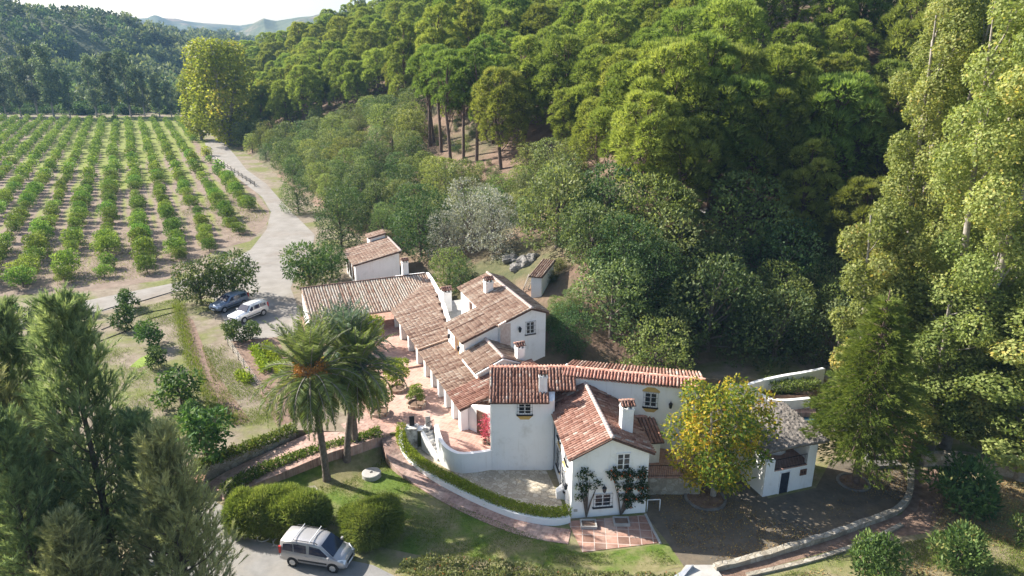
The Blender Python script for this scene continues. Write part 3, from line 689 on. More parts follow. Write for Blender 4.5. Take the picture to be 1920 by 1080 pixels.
# windows
def win_on(px, py, p0, n, wd, ht, **k): return window(fh, plane_hit(px, py, p0, n), n, wd, ht, **k)
win_on(984, 766, (0, TY0, 0), (0, -1, 0), 1.05, .95, name='window', ochre=(False, True))
win_on(1220, 749, BP(0, .72, 0), BN, 1.0, 1.25)
win_on(1169, 865, WP(0, 0, 0), -WV, 1.0, 1.35, ochre=(False, False), grille=False, sill=False)
win_on(1130, 937, WP(0, 0, 0), -WV, 1.25, 1.05, ochre=(False, False))
for bb, z, h in ((4.6, 2.0, 1.7), (2.6, 1.6, 1.7), (4.4, 4.15, .9), (1.7, 3.9, .9)):
    window(fh, WP(0, bb, z), -WU, 1.0, h, ochre=(h > 1, h > 1))
b = MB(); b.prism([WP(-.02, 2.2, 0).xy, WP(-.55, 2.3, 0).xy, WP(-.55, 2.8, 0).xy, WP(-.02, 2.9, 0).xy], -.1, [.9, .55, .55, .9]); b.build('buttress', M['white'], fh)
vt = MB(); c = plane_hit(1079, 957, WP(0, 0, 0), -WV); vt.box((c.x, c.y - .01, c.z), (.26, .03, .2)); vt.build('vent', M['concrete'], fh)
lp = plane_hit(1132, 908, WP(0, 0, 0), -WV); lantern(lp, -WV, 'black iron lantern above the ground floor gable window')
lp = WP(0, .75, 2.35); lantern(lp, -WU, 'black iron lantern on the sunlit side wall by the gable corner')
lp = plane_hit(1258, 752, BP(0, .72, 0), BN); lantern(lp, BN, 'black iron lantern on the rear range beside its window')
# lean-to on the right and its terrace
lt = thing('lean_to', WP(WW + 1.2, 5, 2.0), 'small white lean-to with red tiled roof between farmhouse and autumn tree', 'lean-to')
b = MB(); LQ = [WP(WW + .02, 3.9).xy, WP(WW + 2.2, 3.9).xy, WP(WW + 2.2, 6.2).xy, WP(WW + .02, 6.2).xy]
b.prism(LQ, -.1, [3.25, 3.25, 3.85, 3.85]); b.build('wall', M['white'], lt)
r = MB(); e0 = WP(WW + .02, 3.65, 3.28); v_ = WP(WW + .02, 6.3, 4.0) - e0; tile_slope(r, e0, WU, v_.normalized(), 2.4, v_.length)
ro = r.build('roof', [M['tile_red'], M['tile_dark']], lt)
r = MB(); caps(r, WP(WW, 6.32, 4.02), WP(WW + 2.45, 6.32, 4.02), .13); r.build('ridge_cap', M['tile_pink'], ro)
pt = thing('raised_patio', WP(WW + 2.6, 2, 0), 'rubble stone retaining wall holding a raised red patio beside the farmhouse', 'patio')
TQ = [WP(WW + .02, 2.1).xy, WP(WW + 4.6, 1.5).xy, WP(WW + 6.3, 4.5).xy, (15.0, 48.0), (13.6, 47.7), WP(WW + .02, 8.6).xy]
b = MB(); b.prism(TQ, -.1, 1.35); b.build('stone_wall', M['stone'], pt)
b = MB(); b.prism([tuple(Vector(q) * .97 + Vector((sum(p[0] for p in TQ) / 6, sum(p[1] for p in TQ) / 6)) * .03) for q in TQ], 1.35, 1.4); b.build('paving', M['terrace'], pt)
b = MB(); b.prism([WP(WW + .02, 6.4).xy, WP(WW + 4.0, 6.4).xy, WP(WW + 4.4, 8.3).xy, BP(6.5, .75, 0).xy, BP(2, .75, 0).xy], 1.4, 2.55); b.build('upper_step', M['terrace'], pt)
def railing(name, pts, h, label, cat='railing', mat='iron', sp=.14, parent=None):
    b = MB(); t = thing(name, pts[0], label, cat) if parent is None else parent
    for p, q in zip(pts[:-1], pts[1:]):
        p, q = V3(p), V3(q); L = (q - p).length; n = max(2, round(L / sp))
        for k in range(n + 1): c = p + (q - p) * (k / n); b.tube([c, c + Z * h], .014, 4)
    bars = b.build('baluster', M[mat], t if parent is None else None) if parent is None else b.build('baluster', M[mat], parent)
    b = MB()
    for p, q in zip(pts[:-1], pts[1:]):
        b.tube([V3(p) + Z * h, V3(q) + Z * h], .025, 5); b.tube([V3(p) + Z * .08, V3(q) + Z * .08], .018, 5)
    b.build('handrail', M[mat], t)
    return t
railing('railing', [WP(WW + .1, 2.25, 1.4), WP(WW + 2.4, 2.0, 1.4), WP(WW + 4.5, 1.7, 1.4)], .95, 'black iron railing along the raised patio beside the farmhouse gable')
b = MB(); p = WP(WW + .02, .15, 0)
for q in (WP(WW + .15, .1, 0), WP(WW + 1.05, .05, 0)): b.tube([q, q + Z * .95], .04, 6)
b.tube([WP(WW + .15, .1, .95), WP(WW + 1.05, .05, .95)], .04, 6)
tag(b.build('handrail', M['frame']), 'white painted pipe handrail at the right corner of the gable', 'handrail')

# ------------------------------------------------------------------ arcade (pillared verandas round the courtyard)
EZ = 3.6; SLP = 0.205
ar = thing('arcade', P(12, 0, T), 'L-shaped arcade of weathered tile roofs on white pillars round the courtyard', 'arcade')
av = (FN + Z * SLP).normalized()
def arc_seg(name, a0, a1, wd, mat, dz=0.0, mask=None, parent=ar):
    r = MB(); p = P(a1, -.35, EZ + dz - .35 * SLP); ln = wd * math.hypot(1, SLP)
    tile_slope(r, p, -FD, av, a1 - a0, ln, sp=.25, L=.42, mask=mask); return r.build(name, [M[mat], M['tile_dark']], parent)
s1 = arc_seg('roof', 12.6, 31.2, 6.2, 'tile_old', .12, lambda x, y: (31.2 - x - 23.9) < y + .25 and y < 3.3 + .18 * (31.2 - x - 12.6))
s2 = arc_seg('roof', 3.4, 12.58, 4.3, 'tile_old', -.05)
r = MB(); e3 = P(3.38, -.3, EZ - .12); u3 = (Vector((-1.75, 50.9, EZ + .35)) - P(.1, .0, EZ)); 
tile_slope(r, P(3.38, -.35, EZ - .14), -FD, (FN + Z * .30).normalized(), 3.3, 4.4, sp=.26, L=.4, mask=lambda x, y: P(3.38 - x, y * .95 - .35).x < -1.72 or P(3.38 - x, y * .95 - .35).y > 50.9)
s3 = r.build('roof', [M['tile_red'], M['tile_dark']], ar)
dv = (FD + Z * SLP).normalized()
r = MB(); tile_slope(r, P(24.0, -9.0, EZ + .1), FN, dv, 15.2, 7.1, sp=.29, L=.42, mask=lambda x, y: x - 9.0 - .3 < y * .98)
s4 = r.build('roof', [M['tile_pale'], M['channel_pale']], ar)
r = MB(); caps(r, P(31.0, -9.1, EZ + .14 + 7 * SLP), P(31.0, 5.6, EZ + .14 + 7 * SLP), .15); r.build('ridge_cap', M['tile_dark'], s4)
# verges, folds between the roof sections
r = MB(); r.obox(P(12.6, -.4, EZ + .0), P(12.6, 3.6, EZ + 4 * SLP), Z, .12, .16); r.build('fold', M['tile_old'], s2)
# pillars
for a, wd in ((.55, .62), (2.6, .55), (4.7, .55), (6.8, .55), (8.9, .55), (11.2, .55), (14.0, .55), (17.3, .55), (20.6, .6)):
    z0 = T + (.16 if a > 13 else 0)
    b = MB(); b.box(P(a, .1, (z0 + EZ - .14) / 2), (wd, wd, EZ - .14 - z0), math.atan2(FN.y, FN.x)); b.build('pillar', M['white'], ar)
b = MB(); b.box(P(24.4, .9, (T + EZ - .1) / 2), (1.6, .6, EZ - .1 - T), math.atan2(FN.y, FN.x)); b.build('pillar', M['white'], ar)
for bb in (-8.7, -5.6, -3.0):
    b = MB(); b.box(P(24.4, bb, (T + EZ - .05) / 2), (.6, .6, EZ - .05 - T), math.atan2(FN.y, FN.x)); b.build('pillar', M['white'], ar)
for bb in (-8.7, -4.5, 0):
    b = MB(); b.box(P(30.7, bb, (T + EZ + 1.2) / 2), (.5, .5, EZ + 1.2 - T), math.atan2(FN.y, FN.x)); b.build('pillar', M['white'], ar)
b = MB(); b.prism([P(24.6, -9.0).xy, P(24.6, -8.75).xy, P(30.6, -8.75).xy, P(30.6, -9.0).xy], T, [EZ - .05, EZ - .05, EZ + 1.1, EZ + 1.1]); b.build('end_wall', M['white'], ar)
b = MB(); b.prism([P(31.25, 2).xy, P(31.25, 5.6).xy, P(31.6, 5.6).xy, P(31.6, 2).xy], T, 5.2); b.build('end_wall', M['white'], ar)
# back wall of the long arm, with a white coping stepping along the top
bl = [(12.7, 3.1), (18, 4.05), (24, 5.1), (29, 5.6), (31.2, 5.7)]
b = MB(); b.prism([P(a, q).xy for a, q in bl] + [P(a, q + .3).xy for a, q in bl[::-1]], T, [EZ + .2 + SLP * q + .3 for a, q in bl] + [EZ + .2 + SLP * q + .3 for a, q in bl[::-1]]); b.build('back_wall', M['white'], ar)
b = MB(); b.prism([P(12.7, 3.4).xy, P(18, 4.35).xy, P(24, 5.4).xy, P(24, 9).xy, P(18.7, 9).xy, P(18.7, 5.95).xy, P(12.7, 5.95).xy], T, 3.9); tag(b.build('back_court', M['concrete']), kind='structure')
b = MB(); b.prism([P(3.5, 3.6).xy, P(12.6, 3.6).xy, P(12.6, 3.85).xy, P(3.5, 3.85).xy], T, EZ + .75); b.build('back_wall', M['white'], ar)
# end wall towards the steps, with its doorway
b = MB(); ew0, ew1 = P(.35, .45), Vector((-1.66, 49.3, 0)); b.prism([ew0.xy, ew1.xy, (ew1 + FD * .3).xy, (ew0 + FD * .3).xy], T, [EZ + .0, EZ + .75, EZ + .75, EZ + .0])
b.build('end_wall', M['white'], ar)
en = (ew1 - ew0).normalized(); enn = Vector((en.y, -en.x, 0))
door(ar, Vector((*(ew0 + en * 1.55).xy, T + .01)), enn, .95, 2.0, 'wood')
# chimneys standing on the arcade roofs
chimney(s1, plane_hit(838, 585, P(0, 5.2, 0), -FN) * 1.0, 2.3, .95, math.atan2(FN.y, FN.x), 'tile_red')
cpt = P(31.4, 3.2, 5.1); chimney(s4, (cpt.x, cpt.y, 5.0), 1.75, .72, math.atan2(FN.y, FN.x), 'tile_red')

# ------------------------------------------------------------------ upper house behind the arcade
uh = thing('upper_house', P(12, 8, 3.5), 'white house with long weathered gable roof standing above the arcade', 'house')
UZ = 3.0
b = MB(); G = lambda a, z: [P(a, 6.0, UZ), P(a, 10.6, UZ), P(a, 10.6, 7.68), P(a, 9.1, 8.28), P(a, 6.0, 7.18)]
g0, g1 = G(7.4, 0), G(18.6, 0)
b.add(g0 + g1, [(0, 1, 2, 3, 4), (9, 8, 7, 6, 5)] + [(i, i + 5, (i + 1) % 5 + 5, (i + 1) % 5) for i in range(5)])
b.build('wall', M['white'], uh)
b = MB(); b.prism([P(7.7, 2.6).xy, P(7.7, 6.1).xy, P(12.4, 6.1).xy, P(12.4, 2.6).xy], UZ, [5.95, 7.15, 7.15, 5.95]); b.build('side_wall', M['white'], uh)
r = MB(); us = .36; uv = (FN + Z * us).normalized(); k = math.hypot(1, us)
tile_slope(r, P(18.9, 5.7, 7.18), -FD, uv, 11.7, 3.4 * k, sp=.25, L=.42)
tile_slope(r, P(12.6, 2.3, 5.96), -FD, uv, 5.2, 3.38 * k, sp=.25, L=.42)
tile_slope(r, P(7.2, 10.85, 7.77), FD, (-FN + Z * us).normalized(), 11.7, 1.75 * k, sp=.25, L=.42)
ro = r.build('roof', [M['tile_old'], M['tile_dark']], uh)
r = MB(); caps(r, P(7.15, 9.1, 8.43), P(18.95, 9.1, 8.43), .17); r.build('ridge_cap', M['mortar'], ro)
r = MB(); r.obox(P(7.15, 5.75, 7.1), P(7.15, 6.5, 7.42), Z, .2, .2); r.build('verge', M['mortar'], ro)
chimney(ro, P(14.6, 7.6, 7.85), 1.05, .8, math.atan2(FN.y, FN.x), 'tile_red')
door(uh, P(9.6, 2.6, 4.1), -FN, .9, 1.75, 'wood', 'ochre')
window(uh, P(15.4, 6.0, 6.1), -FN, .8, 1.2, ochre=(False, False), grille=False, frame_mat='wood')
fc = plane_hit(994, 614, P(7.4, 0), -FD); window(uh, fc, -FD, .9, 1.25, ochre=(False, False))
b = MB(); c = P(7.39, 6.55, 5.6); b.box(c, (1.0, .06, 3.2), math.atan2(FN.y, FN.x)); b.build('plaster_strip', M['mortar'], uh)
lantern(plane_hit(973, 612, P(7.4, 0), -FD), -FD, 'black iron lantern on the gable of the upper house')
lantern(P(11.3, 2.6, 5.4), -FN, 'black iron lantern left of the upper house side door', 'lanterns beside the upper house side door')
lantern(P(8.4, 2.6, 5.3), -FN, 'black iron lantern right of the upper house side door', 'lanterns beside the upper house side door')
# small gabled house in front of it
sh = thing('small_house', P(5.4, 4.6, 2.5), 'small white gabled house wedged between the arcade and the upper house', 'house')
b = MB(); G = lambda a: [P(a, 2.4, 2.0), P(a, 6.7, 2.0), P(a, 6.7, 4.94), P(a, 4.7, 5.78), P(a, 2.4, 4.82)]
g0, g1 = G(3.45), G(7.65)
b.add(g0 + g1, [(0, 1, 2, 3, 4), (9, 8, 7, 6, 5)] + [(i, i + 5, (i + 1) % 5 + 5, (i + 1) % 5) for i in range(5)]); b.build('wall', M['white'], sh)
r = MB(); ss = .42; k = math.hypot(1, ss)
tile_slope(r, P(7.66, 2.15, 4.8), -FD, (FN + Z * ss).normalized(), 4.4, 2.55 * k, sp=.25, L=.42)
tile_slope(r, P(3.26, 6.9, 4.95), FD, (-FN + Z * ss).normalized(), 4.4, 2.2 * k, sp=.25, L=.42)
ro = r.build('roof', [M['tile_old'], M['tile_dark']], sh)
r = MB(); caps(r, P(3.2, 4.7, 5.92), P(7.7, 4.7, 5.92), .16); r.build('ridge_cap', M['mortar'], ro)
chimney(ro, P(3.9, 6.5, 5.0), 1.25, .72, math.atan2(FN.y, FN.x), 'tile_red')
r = MB(); r.obox(P(3.2, 2.0, 4.62), P(3.2, 4.7, 5.72), Z, .12, .12); r.obox(P(3.2, 6.95, 4.77), P(3.2, 4.7, 5.72), Z, .12, .12); r.build('verge', M['white'], ro)
# little roof running up between the small house and the tower ridge
r = MB(); tile_slope(r, P(3.3, 3.0, 4.35), -FD, (FN + Z * .22).normalized(), 3.2, 4.4, sp=.26, L=.4, mask=lambda x, y: P(3.3 - x, y + 3).y > 50.75)
lr = r.build('low_roof', [M['tile_red'], M['tile_dark']], sh)
r = MB(); caps(r, P(3.0, 4.9, 4.95), P(.6, 5.2, 4.95), .14); r.build('ridge_cap', M['tile_pink'], lr)

# ------------------------------------------------------------------ white shed beyond the courtyard, hut on the bank, thatched outbuilding
sg = thing('white_shed', P(43, 1.5, T), 'white shed with one sloping brown tiled roof behind the arcade', 'shed')
b = MB(); b.prism([P(39.8, -1.3).xy, P(39.8, 4.5).xy, P(47, 4.5).xy, P(47, -1.3).xy], T - .3, [4.6, 5.75, 5.75, 4.6]); b.build('wall', M['white'], sg)
r = MB(); tile_slope(r, P(47.3, -1.6, 4.6), -FD, (FN + Z * .2).normalized(), 7.8, 6.4, sp=.26, L=.42); ro = r.build('roof', [M['tile_old'], M['tile_dark']], sg)
r = MB(); caps(r, P(39.4, 4.7, 5.95), P(47.4, 4.7, 5.95), .15); r.build('ridge_cap', M['mortar'], ro)
for a in (41.5, 43.6, 45.6): window(sg, P(a, -1.3, 3.0), -FN, .9, 1.9, ochre=(False, False), grille=False, sill=False, frame_mat='wood')
b = MB(); b.prism([P(47.4, 2.2).xy, P(47.4, 4.4).xy, P(49.4, 4.4).xy, P(49.4, 2.2).xy], T - .3, [5.9, 6.35, 6.35, 5.9]); sb = b.build('rear_block', M['white'], sg)
r = MB(); tile_slope(r, P(49.6, 2.0, 5.95), -FD, (FN + Z * .2).normalized(), 2.3, 2.6, sp=.26, L=.42); r.build('rear_roof', [M['tile_old'], M['tile_dark']], sg)
hx_, hy_ = hit(1010, 553); hc = Vector((hx_, hy_, 0)); hg = ground(hx_, hy_)
ht = thing('white_hut', (hc.x, hc.y, hg), 'tiny white hut with one sloping tile roof on the bank behind the upper house', 'hut')
HU = Vector((.93, .37, 0)); HV = Vector((-.37, .93, 0))
def HP(a, b_, z): return Vector((hc.x, hc.y, 0)) + HU * a + HV * b_ + Z * z
zt = aty(1010, 516, hy_).z
b = MB(); b.prism([HP(-.9, 0, 0).xy, HP(0.0, -.7, 0).xy, HP(2.6, 1.8, 0).xy, HP(1.6, 2.8, 0).xy], hg - 1.5, [zt, zt, zt + .8, zt + .8]); b.build('wall', M['white'], ht)
r = MB(); d1 = (HP(0, -.7, 0) - HP(-.9, 0, 0)).normalized(); d2 = (HP(2.6, 1.8, 0) - HP(0, -.7, 0)).normalized()
tile_slope(r, HP(-.9, 0, zt + .06) - d2 * .25 - d1 * .2, d1, (d2 + Z * .2).normalized(), 1.5, 4.1, sp=.25, L=.4); r.build('roof', [M['tile_old'], M['tile_dark']], ht)
OBU = Vector((.952, .306, 0)); OBV = Vector((-.306, .952, 0)); OBO = Vector((18.25, 43.74, 0))
def OP(a, b_, z=0.0): v = OBO + OBU * a + OBV * b_; return Vector((v.x, v.y, z))
ob = thing('outbuilding', OP(2.1, 2.2, 0), 'white outbuilding with grey thatched roof over an open red loft', 'outbuilding')
W_ = 4.35; D_ = 4.3
b = MB()
# front wall pieces around door and loft opening
b.prism([OP(0, 0).xy, OP(W_, 0).xy, OP(W_, .3).xy, OP(0, .3).xy], -.15, 2.0)
b.prism([OP(0, 0).xy, OP(.75, 0).xy, OP(.75, .3).xy, OP(0, .3).xy], 2.0, 2.95)
b.prism([OP(W_ - .75, 0).xy, OP(W_, 0).xy, OP(W_, .3).xy, OP(W_ - .75, .3).xy], 2.0, 4.0)
b.prism([OP(0, .3).xy, OP(.3, .3).xy, OP(.3, D_).xy, OP(0, D_).xy], -.15, 3.0)
b.prism([OP(W_ - .3, .3).xy, OP(W_, .3).xy, OP(W_, D_).xy, OP(W_ - .3, D_).xy], -.15, 4.1)
b.prism([OP(.3, D_ - .3).xy, OP(W_ - .3, D_ - .3).xy, OP(W_ - .3, D_).xy, OP(.3, D_).xy], -.15, 4.3)
b.build('wall', M['white_worn'] if False else M['white'], ob)
b = MB(); b.prism([OP(.3, .3).xy, OP(W_ - .3, .3).xy, OP(W_ - .3, D_ - .3).xy, OP(.3, D_ - .3).xy], 1.75, 2.02); b.prism([OP(.75, -.03).xy, OP(W_ - .75, -.03).xy, OP(W_ - .75, .32).xy, OP(.75, .32).xy], 2.0, 2.06); b.build('loft_floor', M['terrace'], ob)
b = MB(); c = OP(2.6, 2.6, 2.02); b.lathe((c.x, c.y, c.z), [(.95, 0), (.9, .5), (.55, 1.1), (.28, 1.5), (.25, 2.2)], 10); b.build('oven', M['white'], ob)
for a, bb in ((.35, .35), (.35, 3.8)):
    b = MB(); b.box(OP(a, bb, 3.6), (.2, .2, 1.3), .31); b.build('roof_post', M['wood'], ob)
door(ob, OP(1.75, -.001, .0), -OBV, .75, 1.75, 'darkwood', 'frame')
window(ob, OP(3.35, -.001, 1.45), -OBV, .55, .5, ochre=(False, False), grille=False, sill=False, frame_mat='wood')
railing('loft_rail', [OP(.8, .05, 2.06), OP(W_ - .8, .05, 2.06)], .85, '', parent=ob)
M['thatch'] = mat_noise('grey_thatch', [(0.25, (0.10, 0.085, 0.07)), (0.5, (0.20, 0.175, 0.15)), (0.8, (0.31, 0.275, 0.24))], 2.5, 8, bs=0.9, bd=0.08, bscale=14)
nx, ny = 60, 56; Vv = []; r_ = np.random.default_rng(3)
def thp(u, v, top):
    a = -.55 + u * (W_ + 1.0); bb = -.5 + v * (D_ + 1.1)
    z = 4.12 + .55 * v + .10 * math.sin(u * math.pi) + (.0 if top else -.20)
    rr = .05 if top else 0
    return OP(a + r_.normal(0, .02), bb + r_.normal(0, .02), z + r_.normal(0, rr))
for top in (1, 0):
    for j in range(ny):
        for i in range(nx): Vv.append(thp(i / (nx - 1), j / (ny - 1), top))
o_ = nx * ny; Fv = [(j * nx + i, j * nx + i + 1, (j + 1) * nx + i + 1, (j + 1) * nx + i) for j in range(ny - 1) for i in range(nx - 1)]
Fv += [tuple(o_ + q for q in f[::-1]) for f in Fv]
for i in range(nx - 1): Fv += [(o_ + i, o_ + i + 1, i + 1, i), ((ny - 1) * nx + i, (ny - 1) * nx + i + 1, o_ + (ny - 1) * nx + i + 1, o_ + (ny - 1) * nx + i)]
for j in range(ny - 1): Fv += [(j * nx, (j + 1) * nx, o_ + (j + 1) * nx, o_ + j * nx), (o_ + j * nx + nx - 1, o_ + (j + 1) * nx + nx - 1, (j + 1) * nx + nx - 1, j * nx + nx - 1)]
tr = link('thatched_roof', np_mesh('thatched_roof', Vv, Fv, M['thatch'])); tr.parent = ob; bpy_inv(tr, ob)
# loose straw on the thatch
# ------------------------------------------------------------------ vehicles
def paint(name, col, metal=0.35):
    m, nt, b = mat_base(name, 0.32, 0.5)
    f = noise(nt, 2.5, 4); nt.links.new(ramp(nt, f, [(0.3, tuple(x * .93 for x in col)), (0.7, col)]), b.inputs['Base Color'])
    b.inputs['Metallic'].default_value = metal; b.inputs['Coat Weight'].default_value = 0.5; b.inputs['Coat Roughness'].default_value = 0.06
    return m
M['rubber'] = mat_flat('tyre_rubber', (0.02, 0.02, 0.02), 0.9)
M['alloy'] = mat_flat('alloy', (0.55, 0.55, 0.56), 0.35, 0.6)
M['trim'] = mat_flat('black_plastic', (0.025, 0.025, 0.028), 0.6)
M['lampglass'] = mat_flat('headlamp_glass', (0.75, 0.77, 0.8), 0.12)
M['redlamp'] = mat_flat('tail_lamp', (0.45, 0.03, 0.02), 0.2)
def car(name, label, st, col, wb, wr, loc, rz, side, screen, rear, crossbars=False, rails=False):
    t = empty(name, loc, label, 'car' if name != 'van' else 'van', None, rz)
    pm = paint(name + '_paint', col)
    xs = [s[0] for s in st]
    def ring(s):
        x, w, zb, zbelt, rw, zr = s
        h = [(w * .86, zb), (w * .97, zb + .12), (w, (zb + zbelt) * .5 + .06), (w * .985, zbelt - .04), (w * .955, zbelt + .02), (rw + .04, zr - .1), (rw - .04, zr - .02), (rw * .5, zr + .025), (0, zr + .04)]
        return [(x, -y, z) for y, z in h] + [(x, y, z) for y, z in h[-2::-1]]
    V = []; F = []; n = 17
    for s in st: V += ring(s)
    for i in range(len(st) - 1):
        for k in range(n - 1): F.append((i * n + k, (i + 1) * n + k, (i + 1) * n + k + 1, i * n + k + 1))
        F.append((i * n + n - 1, (i + 1) * n + n - 1, (i + 1) * n, i * n))
    F.append(tuple(range(n))); F.append(tuple((len(st) - 1) * n + k for k in range(n))[::-1])
    me = bpy.data.meshes.new('body'); me.from_pydata(V, [], F); me.materials.append(pm)
    bm = bmesh.new(); bm.from_mesh(me); bmesh.ops.recalc_face_normals(bm, faces=bm.faces[:])
    bmesh.ops.bevel(bm, geom=[e for e in bm.edges if len(e.link_faces) == 2 and e.calc_face_angle() > .5], offset=.035, segments=2, affect='EDGES')
    for f in bm.faces: f.smooth = True
    bm.to_mesh(me); bm.free(); body = link('body', me, t)
    def S(x): return [np.interp(x, xs, [s[k] for s in st]) for k in range(6)]
    def sidept(x, tt, sg, off):
        _, w, zb, zbelt, rw, zr = S(x); y = w * .955 + (rw + .04 - w * .955) * tt; z = zbelt + .02 + (zr - .1 - zbelt - .02) * tt
        return (x, sg * (y + off), z + off * .25)
    def part(nm, mat, b, par=None): o = link(nm, b.mesh(nm, M[mat] if isinstance(mat, str) else mat), par or t); return o
    def slabq(b, q, q2): b.add(list(q) + list(q2), [(0, 1, 2, 3), (7, 6, 5, 4)] + [(k, k + 4, (k + 1) % 4 + 4, (k + 1) % 4) for k in range(4)])
    for sg in (-1, 1):
        for quad in side:
            b = MB(); slabq(b, [sidept(x, q, sg, .018) for x, q in quad], [sidept(x, q, sg, -.03) for x, q in quad]); part('side_window', 'carglass', b)
    # screens follow the slope of the body between two stations
    def scr(x0, x1, k0, k1, nm):
        _, w0, _, b0, r0, z0 = S(x0); _, w1, _, b1, r1, z1 = S(x1)
        b = MB(); o = Vector((abs(z1 - z0), 0, abs(x1 - x0))).normalized() * .022; o.x *= 1 if x1 > x0 else -1
        dzs = lambda z: z + .03
        q = [(x0, -r0 * k0, dzs(z0)), (x0, r0 * k0, dzs(z0)), (x1, r1 * k1, dzs(z1)), (x1, -r1 * k1, dzs(z1))]
        slabq(b, [Vector(v) + o for v in q], [Vector(v) - o * 2 for v in q]); return part(nm, 'carglass', b)
    scr(screen[0], screen[1], .88, .96, 'windscreen')
    b = MB(); x = xs[0]; s0 = S(x); slabq(b, [(x - .02, -s0[4] * .85, rear[0]), (x - .02, s0[4] * .85, rear[0]), (x - .0, s0[4] * .78, rear[1]), (x - .0, -s0[4] * .78, rear[1])], [(x + .1, -s0[4] * .85, rear[0]), (x + .1, s0[4] * .85, rear[0]), (x + .1, s0[4] * .78, rear[1]), (x + .1, -s0[4] * .78, rear[1])]); part('rear_window', 'carglass', b)
    W = max(s[1] for s in st)
    for xx in wb:
        for sg in (-1, 1):
            b = MB(); yy = sg * (W - .10)
            def disc(b, r, y0, y1, seg=22):
                vs = [(xx + r * math.cos(2 * math.pi * k / seg), y, wr + r * math.sin(2 * math.pi * k / seg)) for y in (y0, y1) for k in range(seg)]
                b.add(vs, [tuple(range(seg)), tuple(range(2 * seg - 1, seg - 1, -1))] + [(k, (k + 1) % seg, seg + (k + 1) % seg, seg + k) for k in range(seg)], False)
            a = MB(); disc(a, wr * 1.17, sg * (W - .25), sg * (W + .006)); part('wheel_arch', 'trim', a)
            disc(b, wr, sg * (W - .22), sg * (W + .02)); wh = part('wheel', 'rubber', b)
            r = MB(); disc(r, wr * .62, sg * (W + .0), sg * (W + .028))
            for k in range(7):
                an = k * 2 * math.pi / 7; r.obox((xx + .05 * math.cos(an), sg * (W + .028), wr + .05 * math.sin(an)), (xx + wr * .66 * math.cos(an), sg * (W + .028), wr + wr * .66 * math.sin(an)), (0, sg, 0), .05, .014)
            part('rim', 'alloy', r, wh)
    xf = xs[-1]; sf = st[-2]; xb = xs[0]
    for sg in (-1, 1):
        b = MB(); s1, s2 = S(xf - .38), S(xf - .06)
        q = [(xf - .42, sg * s1[1] * 1.0, s1[3] - .03), (xf - .42, sg * s1[1] * .94, s1[3] + .05), (xf - .02, sg * s2[1] * .62, s2[3] + .06), (xf - .0, sg * s2[1] * .94, s2[3] - .10)]
        slabq(b, [Vector(v) + Vector((.02, sg * .02, .02)) for v in q], [Vector(v) + Vector((-.08, -sg * .06, -.06)) for v in q]); part('headlight', 'lampglass', b)
        b = MB(); b.box((xb + .03, sg * (st[0][1] - .01), st[0][3] + .12), (.16, .12, .5)); part('tail_light', 'redlamp', b)
        b = MB(); sm = S(screen[1] - .28); mx = screen[1] - .25
        b.box((mx, sg * (sm[1] + .11), sm[3] + .1), (.12, .2, .17)); part('mirror', pm, b)
        b = MB(); sx0, sx1 = wb[0] + wr * 1.25, wb[1] - wr * 1.25; b.box(((sx0 + sx1) / 2, sg * (W + .0), .56), (sx1 - sx0, .03, .09)); part('side_strip', 'trim', b)
        b = MB()
        for hx in (-.35, .62): b.box((hx, sg * (W * .985 + .012), st[3][3] - .14), (.16, .03, .035))
        part('door_handle', pm, b)
    b = MB(); e = st[-1]; b.box((xf + .0, 0, (e[2] + e[3]) / 2 + .08), (.06, e[1] * 1.1, .16)); part('grille', 'trim', b)
    b = MB(); b.box((xf - .06, 0, e[2] + .04), (.2, e[1] * 1.7, .14)); part('front_bumper', 'trim' if name != 'van' else pm, b)
    b = MB(); b.box((xb + .02, 0, st[0][2] + .12), (.18, st[0][1] * 1.9, .22)); part('rear_bumper', pm, b)
    b = MB(); b.box((xf + .045, 0, e[2] + .1), (.02, .5, .11)); part('number_plate', 'frame', b)
    if rails:
        for sg in (-1, 1):
            b = MB(); s = S(-.5); b.tube([(-1.75, sg * (s[4] - .06), s[5] + .0), (-1.65, sg * (s[4] - .06), s[5] + .07), (.25, sg * (s[4] - .06), s[5] + .06), (.38, sg * (s[4] - .06), s[5] - .02)], .022, 6); part('roof_rail', 'trim', b)
    if crossbars:
        for xx in (-1.25, -.1):
            s = S(xx); b = MB(); b.tube([(xx, -s[4] - .06, s[5] + .12), (xx, s[4] + .06, s[5] + .12)], .028, 6)
            for sg in (-1, 1): b.tube([(xx, sg * (s[4] - .06), s[5] + .04), (xx, sg * (s[4] - .02), s[5] + .12)], .03, 5)
            part('roof_bar', 'frame', b)
    return t
va, vb = at(549, 1054, 0.3), at(624, 1066, 0.3)
vd = (vb - va); vrz = math.atan2(vd.y, vd.x); vc = (va + vb) / 2; vdn = vd.normalized(); vc = vc + Vector((-vdn.y, vdn.x, 0)) * .86
VAN = [(-2.2, .84, .36, 1.0, .70, 1.60), (-2.12, .88, .28, 1.03, .74, 1.76), (-1.2, .905, .25, 1.04, .77, 1.82), (-.2, .905, .25, 1.03, .77, 1.82), (.35, .905, .25, 1.01, .75, 1.78), (.62, .905, .25, 1.0, .73, 1.70), (1.42, .90, .25, .98, .78, 1.07), (1.72, .88, .25, .92, .74, 1.00), (2.0, .84, .26, .80, .66, .87), (2.14, .74, .30, .62, .55, .70)]
